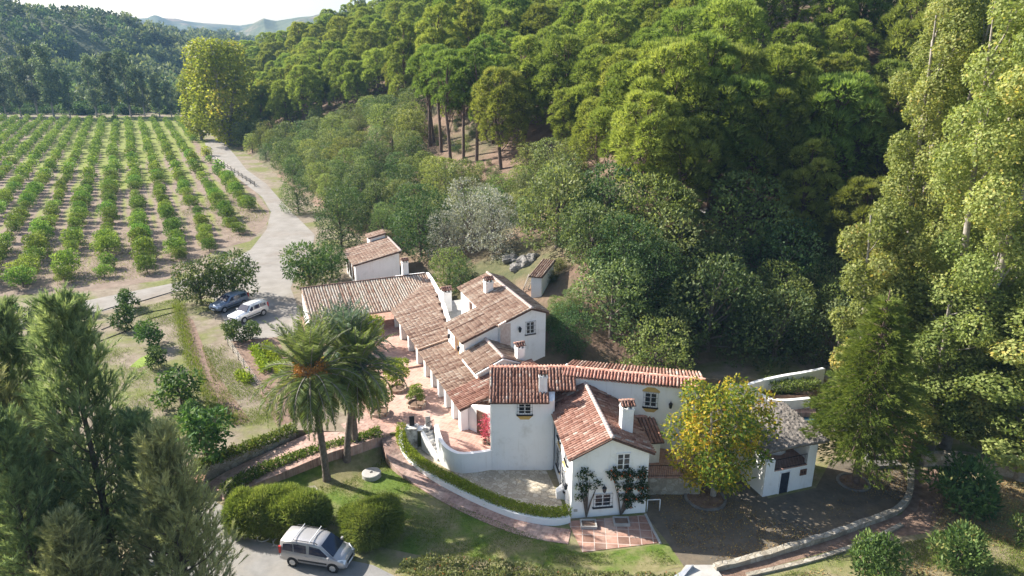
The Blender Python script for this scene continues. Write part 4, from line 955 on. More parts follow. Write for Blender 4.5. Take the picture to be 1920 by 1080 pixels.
car('van', 'silver people carrier with roof bars on the drive by the clipped bushes', VAN, (.46, .445, .45), (-1.36, 1.37), .32, (vc.x, vc.y, 0.012), vrz,
    [[(-2.0, .10), (-1.28, .06), (-1.28, .9), (-1.94, .86)], [(-1.2, .06), (-.36, .04), (-.36, .9), (-1.2, .9)], [(-.18, .05), (1.18, .05), (.52, .88), (-.12, .92)]], (.62, 1.42), (1.12, 1.58), True, True)
SUV = [(-2.25, .82, .42, 1.02, .66, 1.42), (-2.12, .90, .34, 1.06, .70, 1.62), (-1.2, .93, .30, 1.08, .72, 1.70), (-.3, .93, .30, 1.07, .72, 1.71), (.25, .93, .30, 1.05, .70, 1.66), (.9, .92, .30, 1.03, .76, 1.12), (1.5, .91, .32, 1.0, .74, 1.06), (2.1, .86, .34, .90, .66, .96), (2.26, .76, .4, .74, .56, .80)]
sf_, sr_ = at(447, 603, T + .4), at(484, 588, T + .4); d_ = sf_ - sr_; 
car('car', 'white estate car parked in sun beside the grey blue car', SUV, (.80, .80, .80), (-1.38, 1.42), .36, ((sf_.x + sr_.x) / 2 - .3, (sf_.y + sr_.y) / 2 + .9, T + .012), math.atan2(d_.y, d_.x) ,
    [[(-1.95, .1), (-1.1, .06), (-1.1, .88), (-1.85, .8)], [(-1.0, .06), (-.15, .05), (-.15, .9), (-1.0, .9)], [(-.05, .05), (.72, .05), (.15, .86), (-.05, .9)]], (.25, .9), (1.12, 1.48), False, True)
d2_ = at(405, 583, T + .4) - at(446, 568, T + .4)
cc = at(426, 573, T + .5)
car('car', 'grey blue car half in tree shade beside the white estate car', SUV, (.22, .27, .36), (-1.38, 1.42), .35, (cc.x, cc.y + .6, T + .012), math.atan2(d2_.y, d2_.x),
    [[(-1.95, .1), (-1.1, .06), (-1.1, .88), (-1.85, .8)], [(-1.0, .06), (-.15, .05), (-.15, .9), (-1.0, .9)], [(-.05, .05), (.72, .05), (.15, .86), (-.05, .9)]], (.25, .9), (1.12, 1.48), False, False)

# ------------------------------------------------------------------ garden walls, steps, gate posts
def wall_line(name, line, th, z0, z1, mat, label, cat='wall', cap=None, group=None):
    """solid wall along line (2D points); z0, z1 lists or numbers"""
    n = len(line); L = [Vector((p[0], p[1], 0)) for p in line]; A = []; B = []
    for i, p in enumerate(L):
        d = (L[min(i + 1, n - 1)] - L[max(i - 1, 0)]).normalized(); q = Vector((-d.y, d.x, 0)) * th / 2
        A.append(p + q); B.append(p - q)
    g0 = (lambda i: z0[i]) if hasattr(z0, '__len__') else (lambda i: z0); g1 = (lambda i: z1[i]) if hasattr(z1, '__len__') else (lambda i: z1)
    V = []; F = []
    for i in range(n): V += [A[i] + Z * g0(i), B[i] + Z * g0(i), B[i] + Z * g1(i), A[i] + Z * g1(i)]
    for i in range(n - 1):
        for k in range(4): F.append((i * 4 + k, i * 4 + (k + 1) % 4, i * 4 + 4 + (k + 1) % 4, i * 4 + 4 + k))
    F += [(0, 1, 2, 3), tuple(4 * (n - 1) + k for k in (3, 2, 1, 0))]
    b = MB(); b.add(V, F); me = b.mesh(name, M[mat]); bm = bmesh.new(); bm.from_mesh(me); bmesh.ops.recalc_face_normals(bm, faces=bm.faces[:]); bm.to_mesh(me); bm.free()
    o = link(name, me); return tag(o, label, cat, group)
cw = smooth_line([tuple(at(818, 803, T + .3).xy), tuple(at(826, 826, T + .3).xy), tuple(at(840, 842, T + .2).xy), tuple(at(862, 849, T + .2).xy), tuple(at(890, 848, T + .2).xy), (-1.5, 47.42)], 6)
n_ = len(cw)
wall_line('terrace_wall', cw, .32, -.1, [T + .62 - .42 * min(1, i / (n_ * .55)) for i in range(n_)], 'white', 'curved white retaining wall sweeping from the stone steps to the tower')
st_ = empty('stone_steps', at(820, 850, 0), 'white edged flight of stone steps from the cobbled yard up to the terrace', 'steps')
sa, sb_ = at(836, 858, 0.0), at(806, 806, T)
sdv = (sb_ - sa); sdv.z = 0; L_ = sdv.length; sdn = sdv.normalized(); sdp = Vector((-sdn.y, sdn.x, 0))
for k in range(8):
    b = MB(); c = sa + sdn * (L_ * (k + .5) / 8); h = T * (k + 1) / 8
    b.box((c.x, c.y, h / 2 - .05), (L_ / 8, 1.15, h + .1), math.atan2(sdn.y, sdn.x)); b.build('tread', M['white_worn'], st_)
for sgn, nm in ((1, 'side_wall'), (-1, 'side_wall')):
    b = MB(); q0, q1 = sa + sdp * (sgn * .72), sb_ + sdp * (sgn * .72); r = sdp * .13
    b.prism([(q0 - r).xy, (q1 - r).xy, (q1 + r).xy, (q0 + r).xy], -.1, [.22, T + .12, T + .12, .22]); b.build(nm, M['white'], st_)
# block with the two white piers beside the steps
pr = empty('gate_piers', at(782, 838, 0), 'pair of stained white piers with a dark gap beside the stone steps', 'pier')
pa = at(760, 838, 0.1); pb_ = at(806, 838, 0.1)
for x0, x1 in ((0, .48), (.74, 1.0)):
    b = MB(); q0 = pa + (pb_ - pa) * x0; q1 = pa + (pb_ - pa) * x1; b.prism([q0.xy, q1.xy, (q1 + Vector((.1, .9, 0))).xy, (q0 + Vector((.1, .9, 0))).xy], -.1, T + .25); b.build('pier', M['white_worn'], pr)
b = MB(); q0 = pa + (pb_ - pa) * .48 + Vector((.05, .45, 0)); q1 = pa + (pb_ - pa) * .74 + Vector((.05, .45, 0)); b.prism([q0.xy, q1.xy, (q1 + Vector((0, .3, 0))).xy, (q0 + Vector((0, .3, 0))).xy], -.1, T - .3); b.build('gate', M['darkwood'], pr)
b = MB(); q0 = pa + (pb_ - pa) * .48 + Vector((.05, .1, 0)); q1 = pa + (pb_ - pa) * .74 + Vector((.05, .1, 0)); b.prism([q0.xy, q1.xy, (q1 + Vector((0, .7, 0))).xy, (q0 + Vector((0, .7, 0))).xy], T + .02, T + .12); b.build('lintel', M['white'], pr)
for px, py, lab in ((773, 797, 'black upright panel, left of the pair by the white piers'), (803, 797, 'grey upright panel, right of the pair by the white piers')):
    c = at(px, py + 6, T); b = MB(); b.box((c.x, c.y, T + .55), (.42, .1, 1.1), .2); b.box((c.x + .02, c.y + .25, T + .04), (.5, .5, .08), .2); tag(b.build('panel', M['iron'] if px < 790 else M['concrete']), lab, 'panel')
railing('railing', [at(800, 812, T), at(814, 804, T)], .85, 'short black railing at the head of the stone steps')
# low curved wall with the hedge strip
hl = smooth_line([tuple(at(752, 812, 1.3).xy), tuple(at(752, 838, .9).xy), tuple(at(770, 866, .4).xy), tuple(at(812, 897, .2).xy), tuple(at(880, 932, .2).xy), tuple(at(950, 962, .2).xy), tuple(at(1000, 975, .2).xy), tuple(at(1040, 979, .2).xy), tuple(at(1068, 974, .2).xy)], 6)
nh = len(hl)
wall_line('garden_wall', hl, .28, -.2, [1.55 - 1.05 * min(1, i / (nh * .3)) for i in range(nh)], 'white', 'low curved white wall between the brick footpath and the hedge strip')
# ramp walls
rw1 = smooth_line([tuple(at(372, 905, 0).xy), tuple(at(430, 872, .5).xy), tuple(at(500, 836, 1.1).xy), tuple(at(552, 808, T).xy)], 6)
wall_line('retaining_wall', rw1, .4, -.1, [1.12 + .5 * i / (len(rw1) - 1) for i in range(len(rw1))], 'stone', 'rubble retaining wall topped by ivy along the far side of the brick ramp')
rw2 = smooth_line([tuple(at(420, 935, 0).xy), tuple(at(470, 905, .2).xy), tuple(at(540, 874, .5).xy), tuple(at(620, 845, .9).xy), tuple(at(680, 826, 1.2).xy), tuple(at(712, 814, 1.4).xy)], 6)
wall_line('retaining_wall', rw2, .4, -.1, [.42 + 1.2 * i / (len(rw2) - 1) for i in range(len(rw2))], 'stone', 'rubble retaining wall topped by ivy between the brick ramp and the lawn')
lo_ = smooth_line([tuple(at(424, 950, 0).xy), tuple(at(480, 935, 0).xy), tuple(at(556, 925, 0).xy), tuple(at(640, 915, 0).xy), tuple(at(700, 880, 0).xy), tuple(at(730, 850, 0).xy)], 6)
bz = [.25 + .85 * i / (len(rw2) - 1) for i in range(len(rw2))]; nb_ = min(len(lo_), len(rw2)); bv_ = []; bf_ = []
for i in range(nb_):
    p, q = np.array(rw2[i][:2]), np.array(lo_[i][:2])
    for k in range(9): t_ = k / 8; e_ = t_ * t_ * (3 - 2 * t_); xy = p + (q - p) * t_; bv_.append((xy[0], xy[1], bz[i] * (1 - e_) + .004 * (1 - t_) - .01 * t_))
for i in range(nb_ - 1):
    for k in range(8): bf_.append((i * 9 + k, i * 9 + k + 1, i * 9 + k + 10, i * 9 + k + 9))
tag(link('lawn_bank', np_mesh('lawn_bank', bv_, bf_, M['lawn'], smooth=True)), kind='structure')
b = MB()
dr0, dr1 = at(497, 829, 1.0), at(522, 858, .75)
for k in range(2):
    c = dr0.lerp(dr1, .25 + .5 * k); b.box((c.x, c.y, c.z + .0), (.45, (dr1 - dr0).length * .46, .06), math.atan2((dr1 - dr0).y, (dr1 - dr0).x) - math.pi / 2)
tag(b.build('drain_grate', M['concrete']), 'grey drain grate set across the brick ramp', 'grate')
# terracotta niche at the foot of the ramp
nc = at(365, 925, 0); b = empty('letter_box', nc, 'pink rendered box with a dark niche holding red flowers at the ramp foot', 'letter box')
k = MB(); k.box((nc.x - .55, nc.y + .2, .5), (.16, .9, 1.0), .3); k.box((nc.x + .55, nc.y + .3, .5), (.16, .9, 1.0), .3); k.box((nc.x, nc.y + .62, .5), (1.1, .14, 1.0), .1); k.build('side', M['mortar'], b)
k = MB(); k.box((nc.x, nc.y + .2, 1.06), (1.5, 1.1, .1), .15); k.build('top', M['tile_pink'], b)
k = MB(); k.lathe((nc.x, nc.y + .1, .0), [(.2, 0), (.3, .35), (.32, .4)], 10); k.build('pot', M['ochre'], b)
# planters with orange trees are added with the plants; kerb rings here
def ring(name, c, r0, r1, z0, z1, mat, label, cat, group=None):
    b = MB(); seg = 28; vs = []
    for r, z in ((r1, z0), (r1, z1), (r0, z1), (r0, z0)):
        for k in range(seg): an = 2 * math.pi * k / seg; vs.append((c[0] + r * math.cos(an), c[1] + r * math.sin(an), z))
    b.add(vs, [(i * seg + k, i * seg + (k + 1) % seg, ((i + 1) % 4) * seg + (k + 1) % seg, ((i + 1) % 4) * seg + k) for i in range(4) for k in range(seg)])
    b.mi = 1; b.add([(c[0] + r0 * math.cos(2 * math.pi * k / seg), c[1] + r0 * math.sin(2 * math.pi * k / seg), z0 + (z1 - z0) * .45) for k in range(seg)], [tuple(range(seg))])
    return tag(b.build(name, [M[mat], M['soil']]), label, cat, group)
PLANT = [(at(781, 760, T), 'round brick planter ring under the small clipped tree in the middle of the terrace'), (at(745, 731, T), 'round brick planter ring under the orange tree beside the palms'), (at(712, 775, T), 'round brick planter ring under the orange tree behind the palm trunks')]
for c, lab in PLANT: ring('planter', c, .72, .86, T, T + .28, 'tile_old', lab, 'planter', 'planter rings on the terrace')
# millstone
mc = at(697, 893, 0); b = MB(); seg = 32; vs = []
for r, z in ((.72, 0), (.72, .34), (.66, .38), (.13, .38), (.13, .1)):
    for k in range(seg): an = 2 * math.pi * k / seg; vs.append((mc.x + r * math.cos(an), mc.y + r * math.sin(an), z))
b.add(vs, [(i * seg + k, i * seg + (k + 1) % seg, (i + 1) * seg + (k + 1) % seg, (i + 1) * seg + k) for i in range(4) for k in range(seg)] + [tuple(4 * seg + k for k in range(seg))])
tag(b.build('millstone', M['concrete']), 'round stone millstone lying on the lawn right of the palms', 'millstone')
# water channel across the lawn, hose loops
gl = [at(560, 868, 0), at(572, 890, 0), at(585, 915, 0), at(604, 940, 0)]
wall_line('channel', [tuple(p.xy) for p in gl], .55, -.05, .07, 'stone', 'narrow stone water channel crossing the lawn behind the clipped bush', 'channel')
hs = MB()
c1, c2 = at(495, 1009, .03), at(527, 1016, .03); pts = []
for k in range(26): an = k / 12 * 2 * math.pi; pts.append((c1.x + .42 * math.cos(an), c1.y + .42 * math.sin(an), .05 + k * .002))
pts += [(c1.x + .9, c1.y - .75, .045), (c2.x - .6, c2.y - .6, .045)]
for k in range(20): an = -2.2 + k / 10 * 2 * math.pi; pts.append((c2.x + .5 * math.cos(an), c2.y + .5 * math.sin(an), .05 + k * .002))
hs.tube(pts, .035, 5); tag(hs.build('garden_hose', M['concrete']), 'pale garden hose lying in two loops behind the silver van', 'hose')
# patio planters, terrace pot
for px, py, lab in ((1104, 990, 'shallow stone trough under the left climbing vine on the gable'), (1166, 985, 'shallow stone trough under the right climbing vine on the gable')):
    c = at(px, py, .03); b = MB(); rz = .126
    for dx, dy, sx, sy in ((0, .38, 1.1, .1), (0, -.38, 1.1, .1), (-.5, 0, .1, .66), (.5, 0, .1, .66)): b.box((c.x + dx, c.y + dy + .3, .13), (sx, sy, .2), 0)
    b.mi = 1; b.box((c.x, c.y + .3, .09), (.9, .66, .12)); tag(b.build('trough', [M['concrete'], M['soil']]), lab, 'trough', 'troughs at the gable wall')
ring('flower_pot', at(910, 831, T), .2, .27, T, T + .3, 'tile_old', 'small round pot on the terrace in front of the doorway', 'pot')
edge = [tuple(at(1210, 965, 0).xy), tuple(at(1222, 990, 0).xy), tuple(at(1238, 1020, 0).xy)]
wall_line('patio_kerb', edge, .16, -.05, .09, 'concrete', 'pale stone kerb along the right edge of the flagstone patio', 'kerb')
# table with white cloth under the arcade
tc = P(27.0, -3.6, T); tb_ = empty('garden_table', tc, 'garden table with pale top under the arcade roof', 'table')
b = MB(); b.box((tc.x, tc.y, T + .74), (2.4, 1.1, .06), .39); b.build('tabletop', M['frame'], tb_)
for sx in (-1, 1):
    for sy in (-1, 1):
        q = tc + FN * (sx * 1.05) + FD * (sy * .42); b = MB(); b.box((q.x, q.y, T + .36), (.08, .08, .71), .39); b.build('leg', M['wood'], tb_)
for k, (da, db) in enumerate(((1.0, -1.0), (1.0, .6), (-1.0, -.6), (-1.0, 1.0))):
    q = P(27.0 + da, -3.6 + db, T); t = empty('garden_chair', q, ['dark garden chair behind the table at its left end', 'dark garden chair behind the table at its right end', 'dark garden chair before the table at its left end', 'dark garden chair before the table at its right end'][k] + ' under the arcade', 'chair', 'chairs round the arcade table')
    b = MB(); b.box((q.x, q.y, T + .43), (.45, .45, .05), .39); b.build('seat', M['wood'], t)
    b = MB(); qq = q + FD * (.2 if da > 0 else -.2); b.box((qq.x, qq.y, T + .7), (.45, .05, .5), .39); b.build('backrest', M['wood'], t)
    for sx in (-1, 1):
        for sy in (-1, 1): w_ = q + FN * (sx * .19) + FD * (sy * .19); b = MB(); b.box((w_.x, w_.y, T + .2), (.045, .045, .41), .39); b.build('leg', M['wood'], t)
# ladder against the hut
lx_, ly_ = hit(984, 549); la = Vector((lx_, ly_, ground(lx_, ly_) - .05)); lb = aty(997, 513, ly_ + .7)
lt_ = empty('ladder', la, 'wooden ladder leaning beside the tiny white hut', 'ladder'); ls = Vector((.93, .37, 0)) * .3
for sg in (-1, 1): b = MB(); b.tube([la + ls * sg, lb + ls * sg], .075, 5); b.build('rail', M['palebark'], lt_)
for k in range(9): b = MB(); q = la.lerp(lb, (k + .7) / 9.5); b.tube([q - ls, q + ls], .05, 5); b.build('rung', M['palebark'], lt_)
# white pool terraces at the foot of the wood
def pw(pts, z): return [tuple(at(x, y, z).xy) for x, y in pts]
wall_line('pool_wall', smooth_line(pw([(1368, 712), (1400, 714), (1425, 708), (1470, 700), (1505, 696), (1545, 690)], 3.2), 3), .35, 0, [2.75 + .03 * i for i in range(16)], 'white', 'long stepped white wall at the foot of the wood, upper of the two', group='pool walls')
wall_line('pool_wall', smooth_line(pw([(1372, 724), (1415, 722), (1445, 735), (1475, 738), (1520, 734)], 2.6), 3), .35, 0, 2.0, 'white', 'lower white wall by the pool behind the thatched outbuilding', group='pool walls')
b = MB(); b.prism([tuple(at(1372, 724, 2.2).xy), tuple(at(1415, 722, 2.2).xy), tuple(at(1445, 735, 2.2).xy), tuple(at(1520, 734, 2.2).xy), tuple(at(1550, 700, 3.0).xy), tuple(at(1470, 703, 3.0).xy), tuple(at(1400, 717, 3.0).xy), tuple(at(1368, 715, 3.0).xy)], -.1, 1.85); tag(b.build('planted_terrace', M['soil']), kind='structure')
b = MB(); b.prism([tuple(at(1420, 742, 1.9).xy), tuple(at(1530, 740, 1.9).xy), tuple(at(1530, 772, 1.2).xy), tuple(at(1425, 772, 1.2).xy)], -.1, 1.1); tag(b.build('pool_deck', M['brickpath']), kind='structure')
b = MB(); b.prism([tuple(at(1440, 768, 1.0).xy), tuple(at(1530, 766, 1.0).xy), tuple(at(1540, 800, .6).xy), tuple(at(1450, 800, .6).xy)], -.1, .7); tag(b.build('pool_water', M['water']), kind='structure')
# creek walls and the weir steps on the right
ck = [tuple(at(x, y, .3).xy) for x, y in ((1340, 1062), (1420, 1042), (1500, 1018), (1560, 1000), (1620, 978), (1680, 955), (1705, 925), (1708, 880), (1706, 830))]
wall_line('creek_wall', smooth_line(ck, 4), .42, -.3, [.38 + .05 * math.sin(i * 2.1) for i in range(33)], 'stone', 'long dry stone wall curving along the edge of the dark forecourt')
ck = [tuple(at(x, y, 0).xy) for x, y in ((1400, 1080), (1480, 1062), (1560, 1040), (1640, 1010), (1690, 985))]
wall_line('creek_kerb', smooth_line(ck, 4), .3, -.2, .14, 'stone', 'low stone kerb on the far bank of the dry creek', 'kerb')
c = at(1708, 870, 0); b = MB(); b.box((c.x, c.y + 2.5, 1.0), (.3, 5.0, 3.4), -.05); b.box((c.x, c.y + 5.1, 1.2), (.45, .4, 4.2), 0); tag(b.build('sluice_wall', M['wood']), 'narrow reddish sluice wall end on above the creek', 'wall')
stp = empty('creek_steps', at(1650, 850, 0), 'rough stone steps climbing beside the sluice wall', 'steps')
for k in range(7):
    b = MB(); c0 = at(1655 - k * 2, 872, 0); b.box((c0.x, c0.y + k * 1.0, .15 + k * .14), (2.4 - k * .05, 1.05, .3 + k * .28), .1); b.build('tread', M['rock'], stp)
wl = [tuple(at(x, y, 0).xy) for x, y in ((1728, 872), (1765, 870), (1810, 872), (1860, 884), (1940, 905), (2050, 925))]
wall_line('stone_wall', smooth_line(wl, 4), .5, -.2, 1.05, 'stone', 'grey rubble garden wall under the tall poplars at the right edge')
ring('tree_kerb', at(1600, 905, 0), 1.0, 1.2, 0, .12, 'rock', 'stone kerb ring round the foot of the layered conifer', 'kerb')
ring('tree_kerb', at(1322, 935, 0), 1.3, 1.5, 0, .12, 'rock', 'stone kerb ring round the foot of the yellowing walnut tree', 'kerb')
# concrete slab bridge and leaning sheet at the bottom edge
b = MB(); b.prism(pix([(1286, 1060), (1338, 1060), (1362, 1092), (1262, 1092)], .1), -.2, .14); tag(b.build('slab_bridge', M['concrete']), 'pale concrete slab bridge at the bottom edge of the lawn', 'bridge')
b = MB(); q = [at(1262, 1080, .1), at(1300, 1058, .45), at(1302, 1064, .1), at(1275, 1090, .1)]; b.add([v for v in q] + [v - Z * .04 for v in q], [(0, 1, 2, 3), (7, 6, 5, 4)] + [(k, k + 4, (k + 1) % 4 + 4, (k + 1) % 4) for k in range(4)]); tag(b.build('metal_sheet', M['alloy']), 'grey metal sheet leaning at the edge of the slab bridge', 'sheet')
# rocks on the slope
def rock(px, py, s, label):
    x, y = hit(px, py); z = ground(x, y); bm = bmesh.new(); bmesh.ops.create_icosphere(bm, subdivisions=3, radius=s)
    r_ = np.random.default_rng(int(px)); o = r_.uniform(0, 9, 3)
    for v in bm.verts:
        p = v.co * (2.2 / s) + Vector(o); f = 1 + .22 * math.sin(p.x * 1.7 + p.y) + .16 * math.sin(p.y * 2.9 - p.z) + .1 * math.sin(p.z * 4.1 + p.x * 3); v.co *= f; v.co.z *= .6
    me = bpy.data.meshes.new('boulder'); bm.to_mesh(me); bm.free(); me.materials.append(M['rock']); o = link('boulder', me); o.location = (x, y, z + s * .1); o.rotation_euler = (0, 0, px); tag(o, label, 'boulder')
rock(857, 277, .9, 'pale boulder on the bare earth among the tall pine trunks')
for px, py, s, l in ((985, 495, 1.1, 'grey boulder above the ladder on the bank'), (968, 505, .9, 'pale jagged boulder on the bank left of the ladder'), (1000, 485, .8, 'small grey boulder highest on the bank above the ladder'), (1290, 392, .8, 'pale boulder in the shade below the hillside pines'), (1322, 398, .6, 'small light boulder right of the pale one below the hillside pines'), (958, 488, 1.0, 'dark boulder at the upper left of the rocky bank')): rock(px, py, s, l)
# timber fence along the ditch at the field corner
fa, fb = at(404, 300, T), at(478, 350, T); t = empty('rail_fence', fa, 'weathered rail fence beside the ditch at the orchard corner', 'fence'); nn = 12
for k in range(nn): q = fa.lerp(fb, k / (nn - 1)); b = MB(); b.box((q.x, q.y, T + .6), (.16, .16, 1.2)); b.build('post', M['palebark'], t)
b = MB()
for h in (.5, 1.0): b.tube([fa + Z * h, fb + Z * h], .07, 5)
b.build('rail', M['palebark'], t)
fa, fb = at(428, 648, T), at(520, 775, T); t = empty('wire_fence', fa, 'sagging wire fence along the vegetable plot left of the palms', 'fence')
for k in range(9): q = fa.lerp(fb, k / 8); b = MB(); b.tube([q, q + Z * 1.0], .05, 5); b.build('post', M['palebark'], t)
b = MB()
for h in (.3, .6, .9): b.tube([fa + Z * h, fb + Z * h], .012, 4)
b.build('wire', M['concrete'], t)
def hose_line(pts, label):
    b = MB(); b.tube([tuple(at(x, y, T + .05)) for x, y in pts], .045, 5); tag(b.build('irrigation_hose', M['iron']), label, 'hose', 'irrigation hoses')
hose_line([(160, 592), (210, 576), (270, 563), (330, 545)], 'black irrigation hose between the young trees nearest the dirt road')
hose_line([(190, 618), (235, 600), (280, 585), (335, 575)], 'black irrigation hose crossing the meadow towards the parked cars')
hose_line([(180, 642), (232, 622), (280, 598), (345, 580)], 'black irrigation hose farthest from the dirt road in the meadow')
# ------------------------------------------------------------------ foliage builders (local coordinates, foot of the plant at the origin)
G_ = np.random.default_rng(11)
def unit(n): v = G_.normal(size=(n, 3)); return v / np.linalg.norm(v, axis=1, keepdims=True)
def nrm(v): return v / (np.linalg.norm(v, axis=1, keepdims=True) + 1e-9)
def diamonds(C, D, L, W, up=None):
    n = len(C); r = unit(n) if up is None else nrm(up + unit(n) * .35)
    Sx = nrm(np.cross(D, r)); L = np.broadcast_to(np.asarray(L, float), (n,))[:, None]; W = np.broadcast_to(np.asarray(W, float), (n,))[:, None]
    V = np.empty((n, 4, 3)); V[:, 0] = C; V[:, 1] = C + D * L * .45 + Sx * W * .5; V[:, 2] = C + D * L; V[:, 3] = C + D * L * .45 - Sx * W * .5
    return V.reshape(-1, 3), np.arange(n * 4).reshape(n, 4)
def needles(C, D, L, W, k, spread):
    n = len(C); C2 = np.repeat(C, k, 0); D2 = nrm(np.repeat(D, k, 0) + unit(n * k) * spread)
    Sx = nrm(np.cross(D2, unit(n * k))); L2 = (L * G_.uniform(.65, 1.2, n * k))[:, None]
    V = np.empty((n * k, 3, 3)); V[:, 0] = C2 + Sx * W * .5; V[:, 1] = C2 - Sx * W * .5; V[:, 2] = C2 + D2 * L2
    return V.reshape(-1, 3), np.arange(n * k * 3).reshape(n * k, 3)
def blob_pts(blobs, n, shell=.3, cull=.78, lower=-1.0):
    """points near the skins of many ellipsoids; points buried in another one are dropped"""
    B = np.array([b[:6] for b in blobs], float); ar = (B[:, 3] * B[:, 4] + B[:, 4] * B[:, 5] + B[:, 3] * B[:, 5]); k = G_.choice(len(B), n, p=ar / ar.sum())
    d = unit(n); d[:, 2] = np.where(d[:, 2] < lower, -d[:, 2], d[:, 2]); rad = 1 - shell * G_.random(n) ** 1.6
    Pt = B[k, :3] + d * B[k, 3:6] * rad[:, None]
    ok = np.ones(n, bool)
    for i, bb in enumerate(B):
        q = ((Pt - bb[:3]) / bb[3:6]); ok &= ~(((q ** 2).sum(1) < cull ** 2) & (k != i))
    nn = nrm(d / B[k, 3:6]); return Pt[ok], nn[ok], k[ok]
def clump_tone(k, amt=.22):
    t = G_.normal(0, amt, k.max() + 1 if len(k) else 1); return t[k]
def leaf_mesh(name, V, F, mat, tone): return np_mesh(name, V, F, mat, rnd=np.clip(tone, 0, 1))
class Kind:
    """a crown and a trunk mesh shared by every copy of a plant kind"""
    def __init__(s, crown, trunk, H, R): s.crown, s.trunk, s.H, s.R = crown, trunk, H, R
def plant(name, kind, loc, label, cat, group=None, sc=1.0, rz=None, parts=True, cname='crown', tname='trunk'):
    rz = random.uniform(0, 6.28) if rz is None else rz
    s3 = sc if hasattr(sc, '__len__') else (sc, sc, sc)
    if parts and kind.trunk is not None:
        t = bpy.data.objects.new(name, None); COL.objects.link(t); t.empty_display_size = .3
        t.location = loc; t.rotation_euler = (0, 0, rz); t.scale = s3; tag(t, label, cat, group)
        link(cname, kind.crown, t); link(tname, kind.trunk, t); return t
    o = link(name, kind.crown); o.location = loc; o.rotation_euler = (0, 0, rz); o.scale = s3; return tag(o, label, cat, group)
def limbs(b, base, tips, r, wob_=.25, seg=5):
    for tp in tips:
        p0, p1 = Vector(base), Vector(tp); mid = p0.lerp(p1, .5) + Vector((random.uniform(-1, 1), random.uniform(-1, 1), -.4)) * wob_
        b.tube([p0, mid, p1], [r, r * .65, r * .22], seg, False)
def merged(name, items, mats):
    """several (V,F,tone,material index) sets with equal face size in one mesh"""
    Vs, Fs, Ts, Ms, o = [], [], [], [], 0
    for V, F, t, m in items: Vs.append(V); Fs.append(F + o); Ts.append(np.broadcast_to(t, (len(F),))); Ms.append(np.full(len(F), m)); o += len(V)
    return np_mesh(name, np.concatenate(Vs), np.concatenate(Fs), mats, np.clip(np.concatenate(Ts), 0, 1), np.concatenate(Ms))

# leaf materials: real leaf colours
L = {}
L['pine'] = mat_leaf('pine_needles', [(0, (0.095, 0.135, 0.030)), (0.5, (0.275, 0.335, 0.078)), (1, (0.46, 0.49, 0.145))], 0.46, .6, .24)
L['tallpine'] = mat_leaf('tall_pine_needles', [(0, (0.075, 0.125, 0.030)), (0.5, (0.20, 0.285, 0.070)), (1, (0.34, 0.42, 0.125))], 0.46, .6, .12)
L['oak'] = mat_leaf('oak_leaves', [(0, (0.050, 0.082, 0.032)), (0.5, (0.14, 0.185, 0.072)), (1, (0.29, 0.33, 0.145))], 0.42, .5, .3)
L['oakdark'] = mat_leaf('dark_leaves', [(0, (0.034, 0.066, 0.026)), (0.5, (0.085, 0.140, 0.052)), (1, (0.21, 0.27, 0.12))], 0.38, .4)
L['oakyel'] = mat_leaf('yellowish_leaves', [(0, (0.09, 0.125, 0.040)), (0.5, (0.215, 0.26, 0.085)), (1, (0.35, 0.37, 0.145))], 0.45, .5, .25)
L['olive'] = mat_leaf('olive_leaves', [(0, (0.16, 0.17, 0.14)), (0.5, (0.33, 0.335, 0.29)), (1, (0.52, 0.52, 0.47))], 0.30, .5, .08)
L['citrus'] = mat_leaf('orchard_leaves', [(0, (0.065, 0.115, 0.026)), (0.5, (0.175, 0.265, 0.055)), (1, (0.36, 0.42, 0.11))], 0.42, .5, .3)
L['avocado'] = mat_leaf('avocado_leaves', [(0, (0.035, 0.071, 0.021)), (0.5, (0.082, 0.143, 0.038)), (0.9, (0.175, 0.235, 0.077)), (1, (0.289, 0.278, 0.095))], 0.35, .35)
L['poplar'] = mat_leaf('poplar_leaves', [(0, (0.12, 0.165, 0.042)), (0.45, (0.27, 0.315, 0.095)), (0.85, (0.44, 0.455, 0.17)), (1, (0.58, 0.46, 0.13))], 0.48, .5, .14)
L['plane'] = mat_leaf('autumn_plane_leaves', [(0, (0.13, 0.175, 0.026)), (0.5, (0.31, 0.345, 0.06)), (0.9, (0.47, 0.46, 0.10)), (1, (0.55, 0.42, 0.08))], 0.48, .5, .1)
L['walnut'] = mat_leaf('walnut_leaves', [(0, (0.06, 0.12, 0.022)), (0.42, (0.16, 0.225, 0.035)), (0.56, (0.36, 0.35, 0.045)), (0.85, (0.62, 0.44, 0.05)), (1, (0.55, 0.27, 0.05))], 0.48, .5, .05)
L['casu'] = mat_leaf('casuarina_sprays', [(0, (0.113, 0.169, 0.086)), (0.5, (0.270, 0.354, 0.183)), (1, (0.533, 0.603, 0.319))], 0.40, .6, .12)
L['casub'] = mat_leaf('olive_brown_sprays', [(0, (0.19, 0.205, 0.11)), (0.5, (0.37, 0.385, 0.21)), (1, (0.60, 0.58, 0.34))], 0.42, .6, .1)
L['conifer'] = mat_leaf('conifer_sprays', [(0, (0.055, 0.095, 0.018)), (0.5, (0.145, 0.195, 0.034)), (1, (0.26, 0.295, 0.065))], 0.38, .55, .05)
L['palm'] = mat_leaf('palm_leaflets', [(0, (0.07, 0.105, 0.035)), (0.5, (0.20, 0.255, 0.085)), (0.9, (0.42, 0.45, 0.18)), (1, (0.62, 0.54, 0.26))], 0.38, .5, .05)
L['palmb'] = mat_leaf('bluish_palm_leaflets', [(0, (0.059, 0.107, 0.069)), (0.5, (0.147, 0.215, 0.147)), (0.9, (0.313, 0.391, 0.274)), (1, (0.469, 0.450, 0.274))], 0.30, .35, .05)
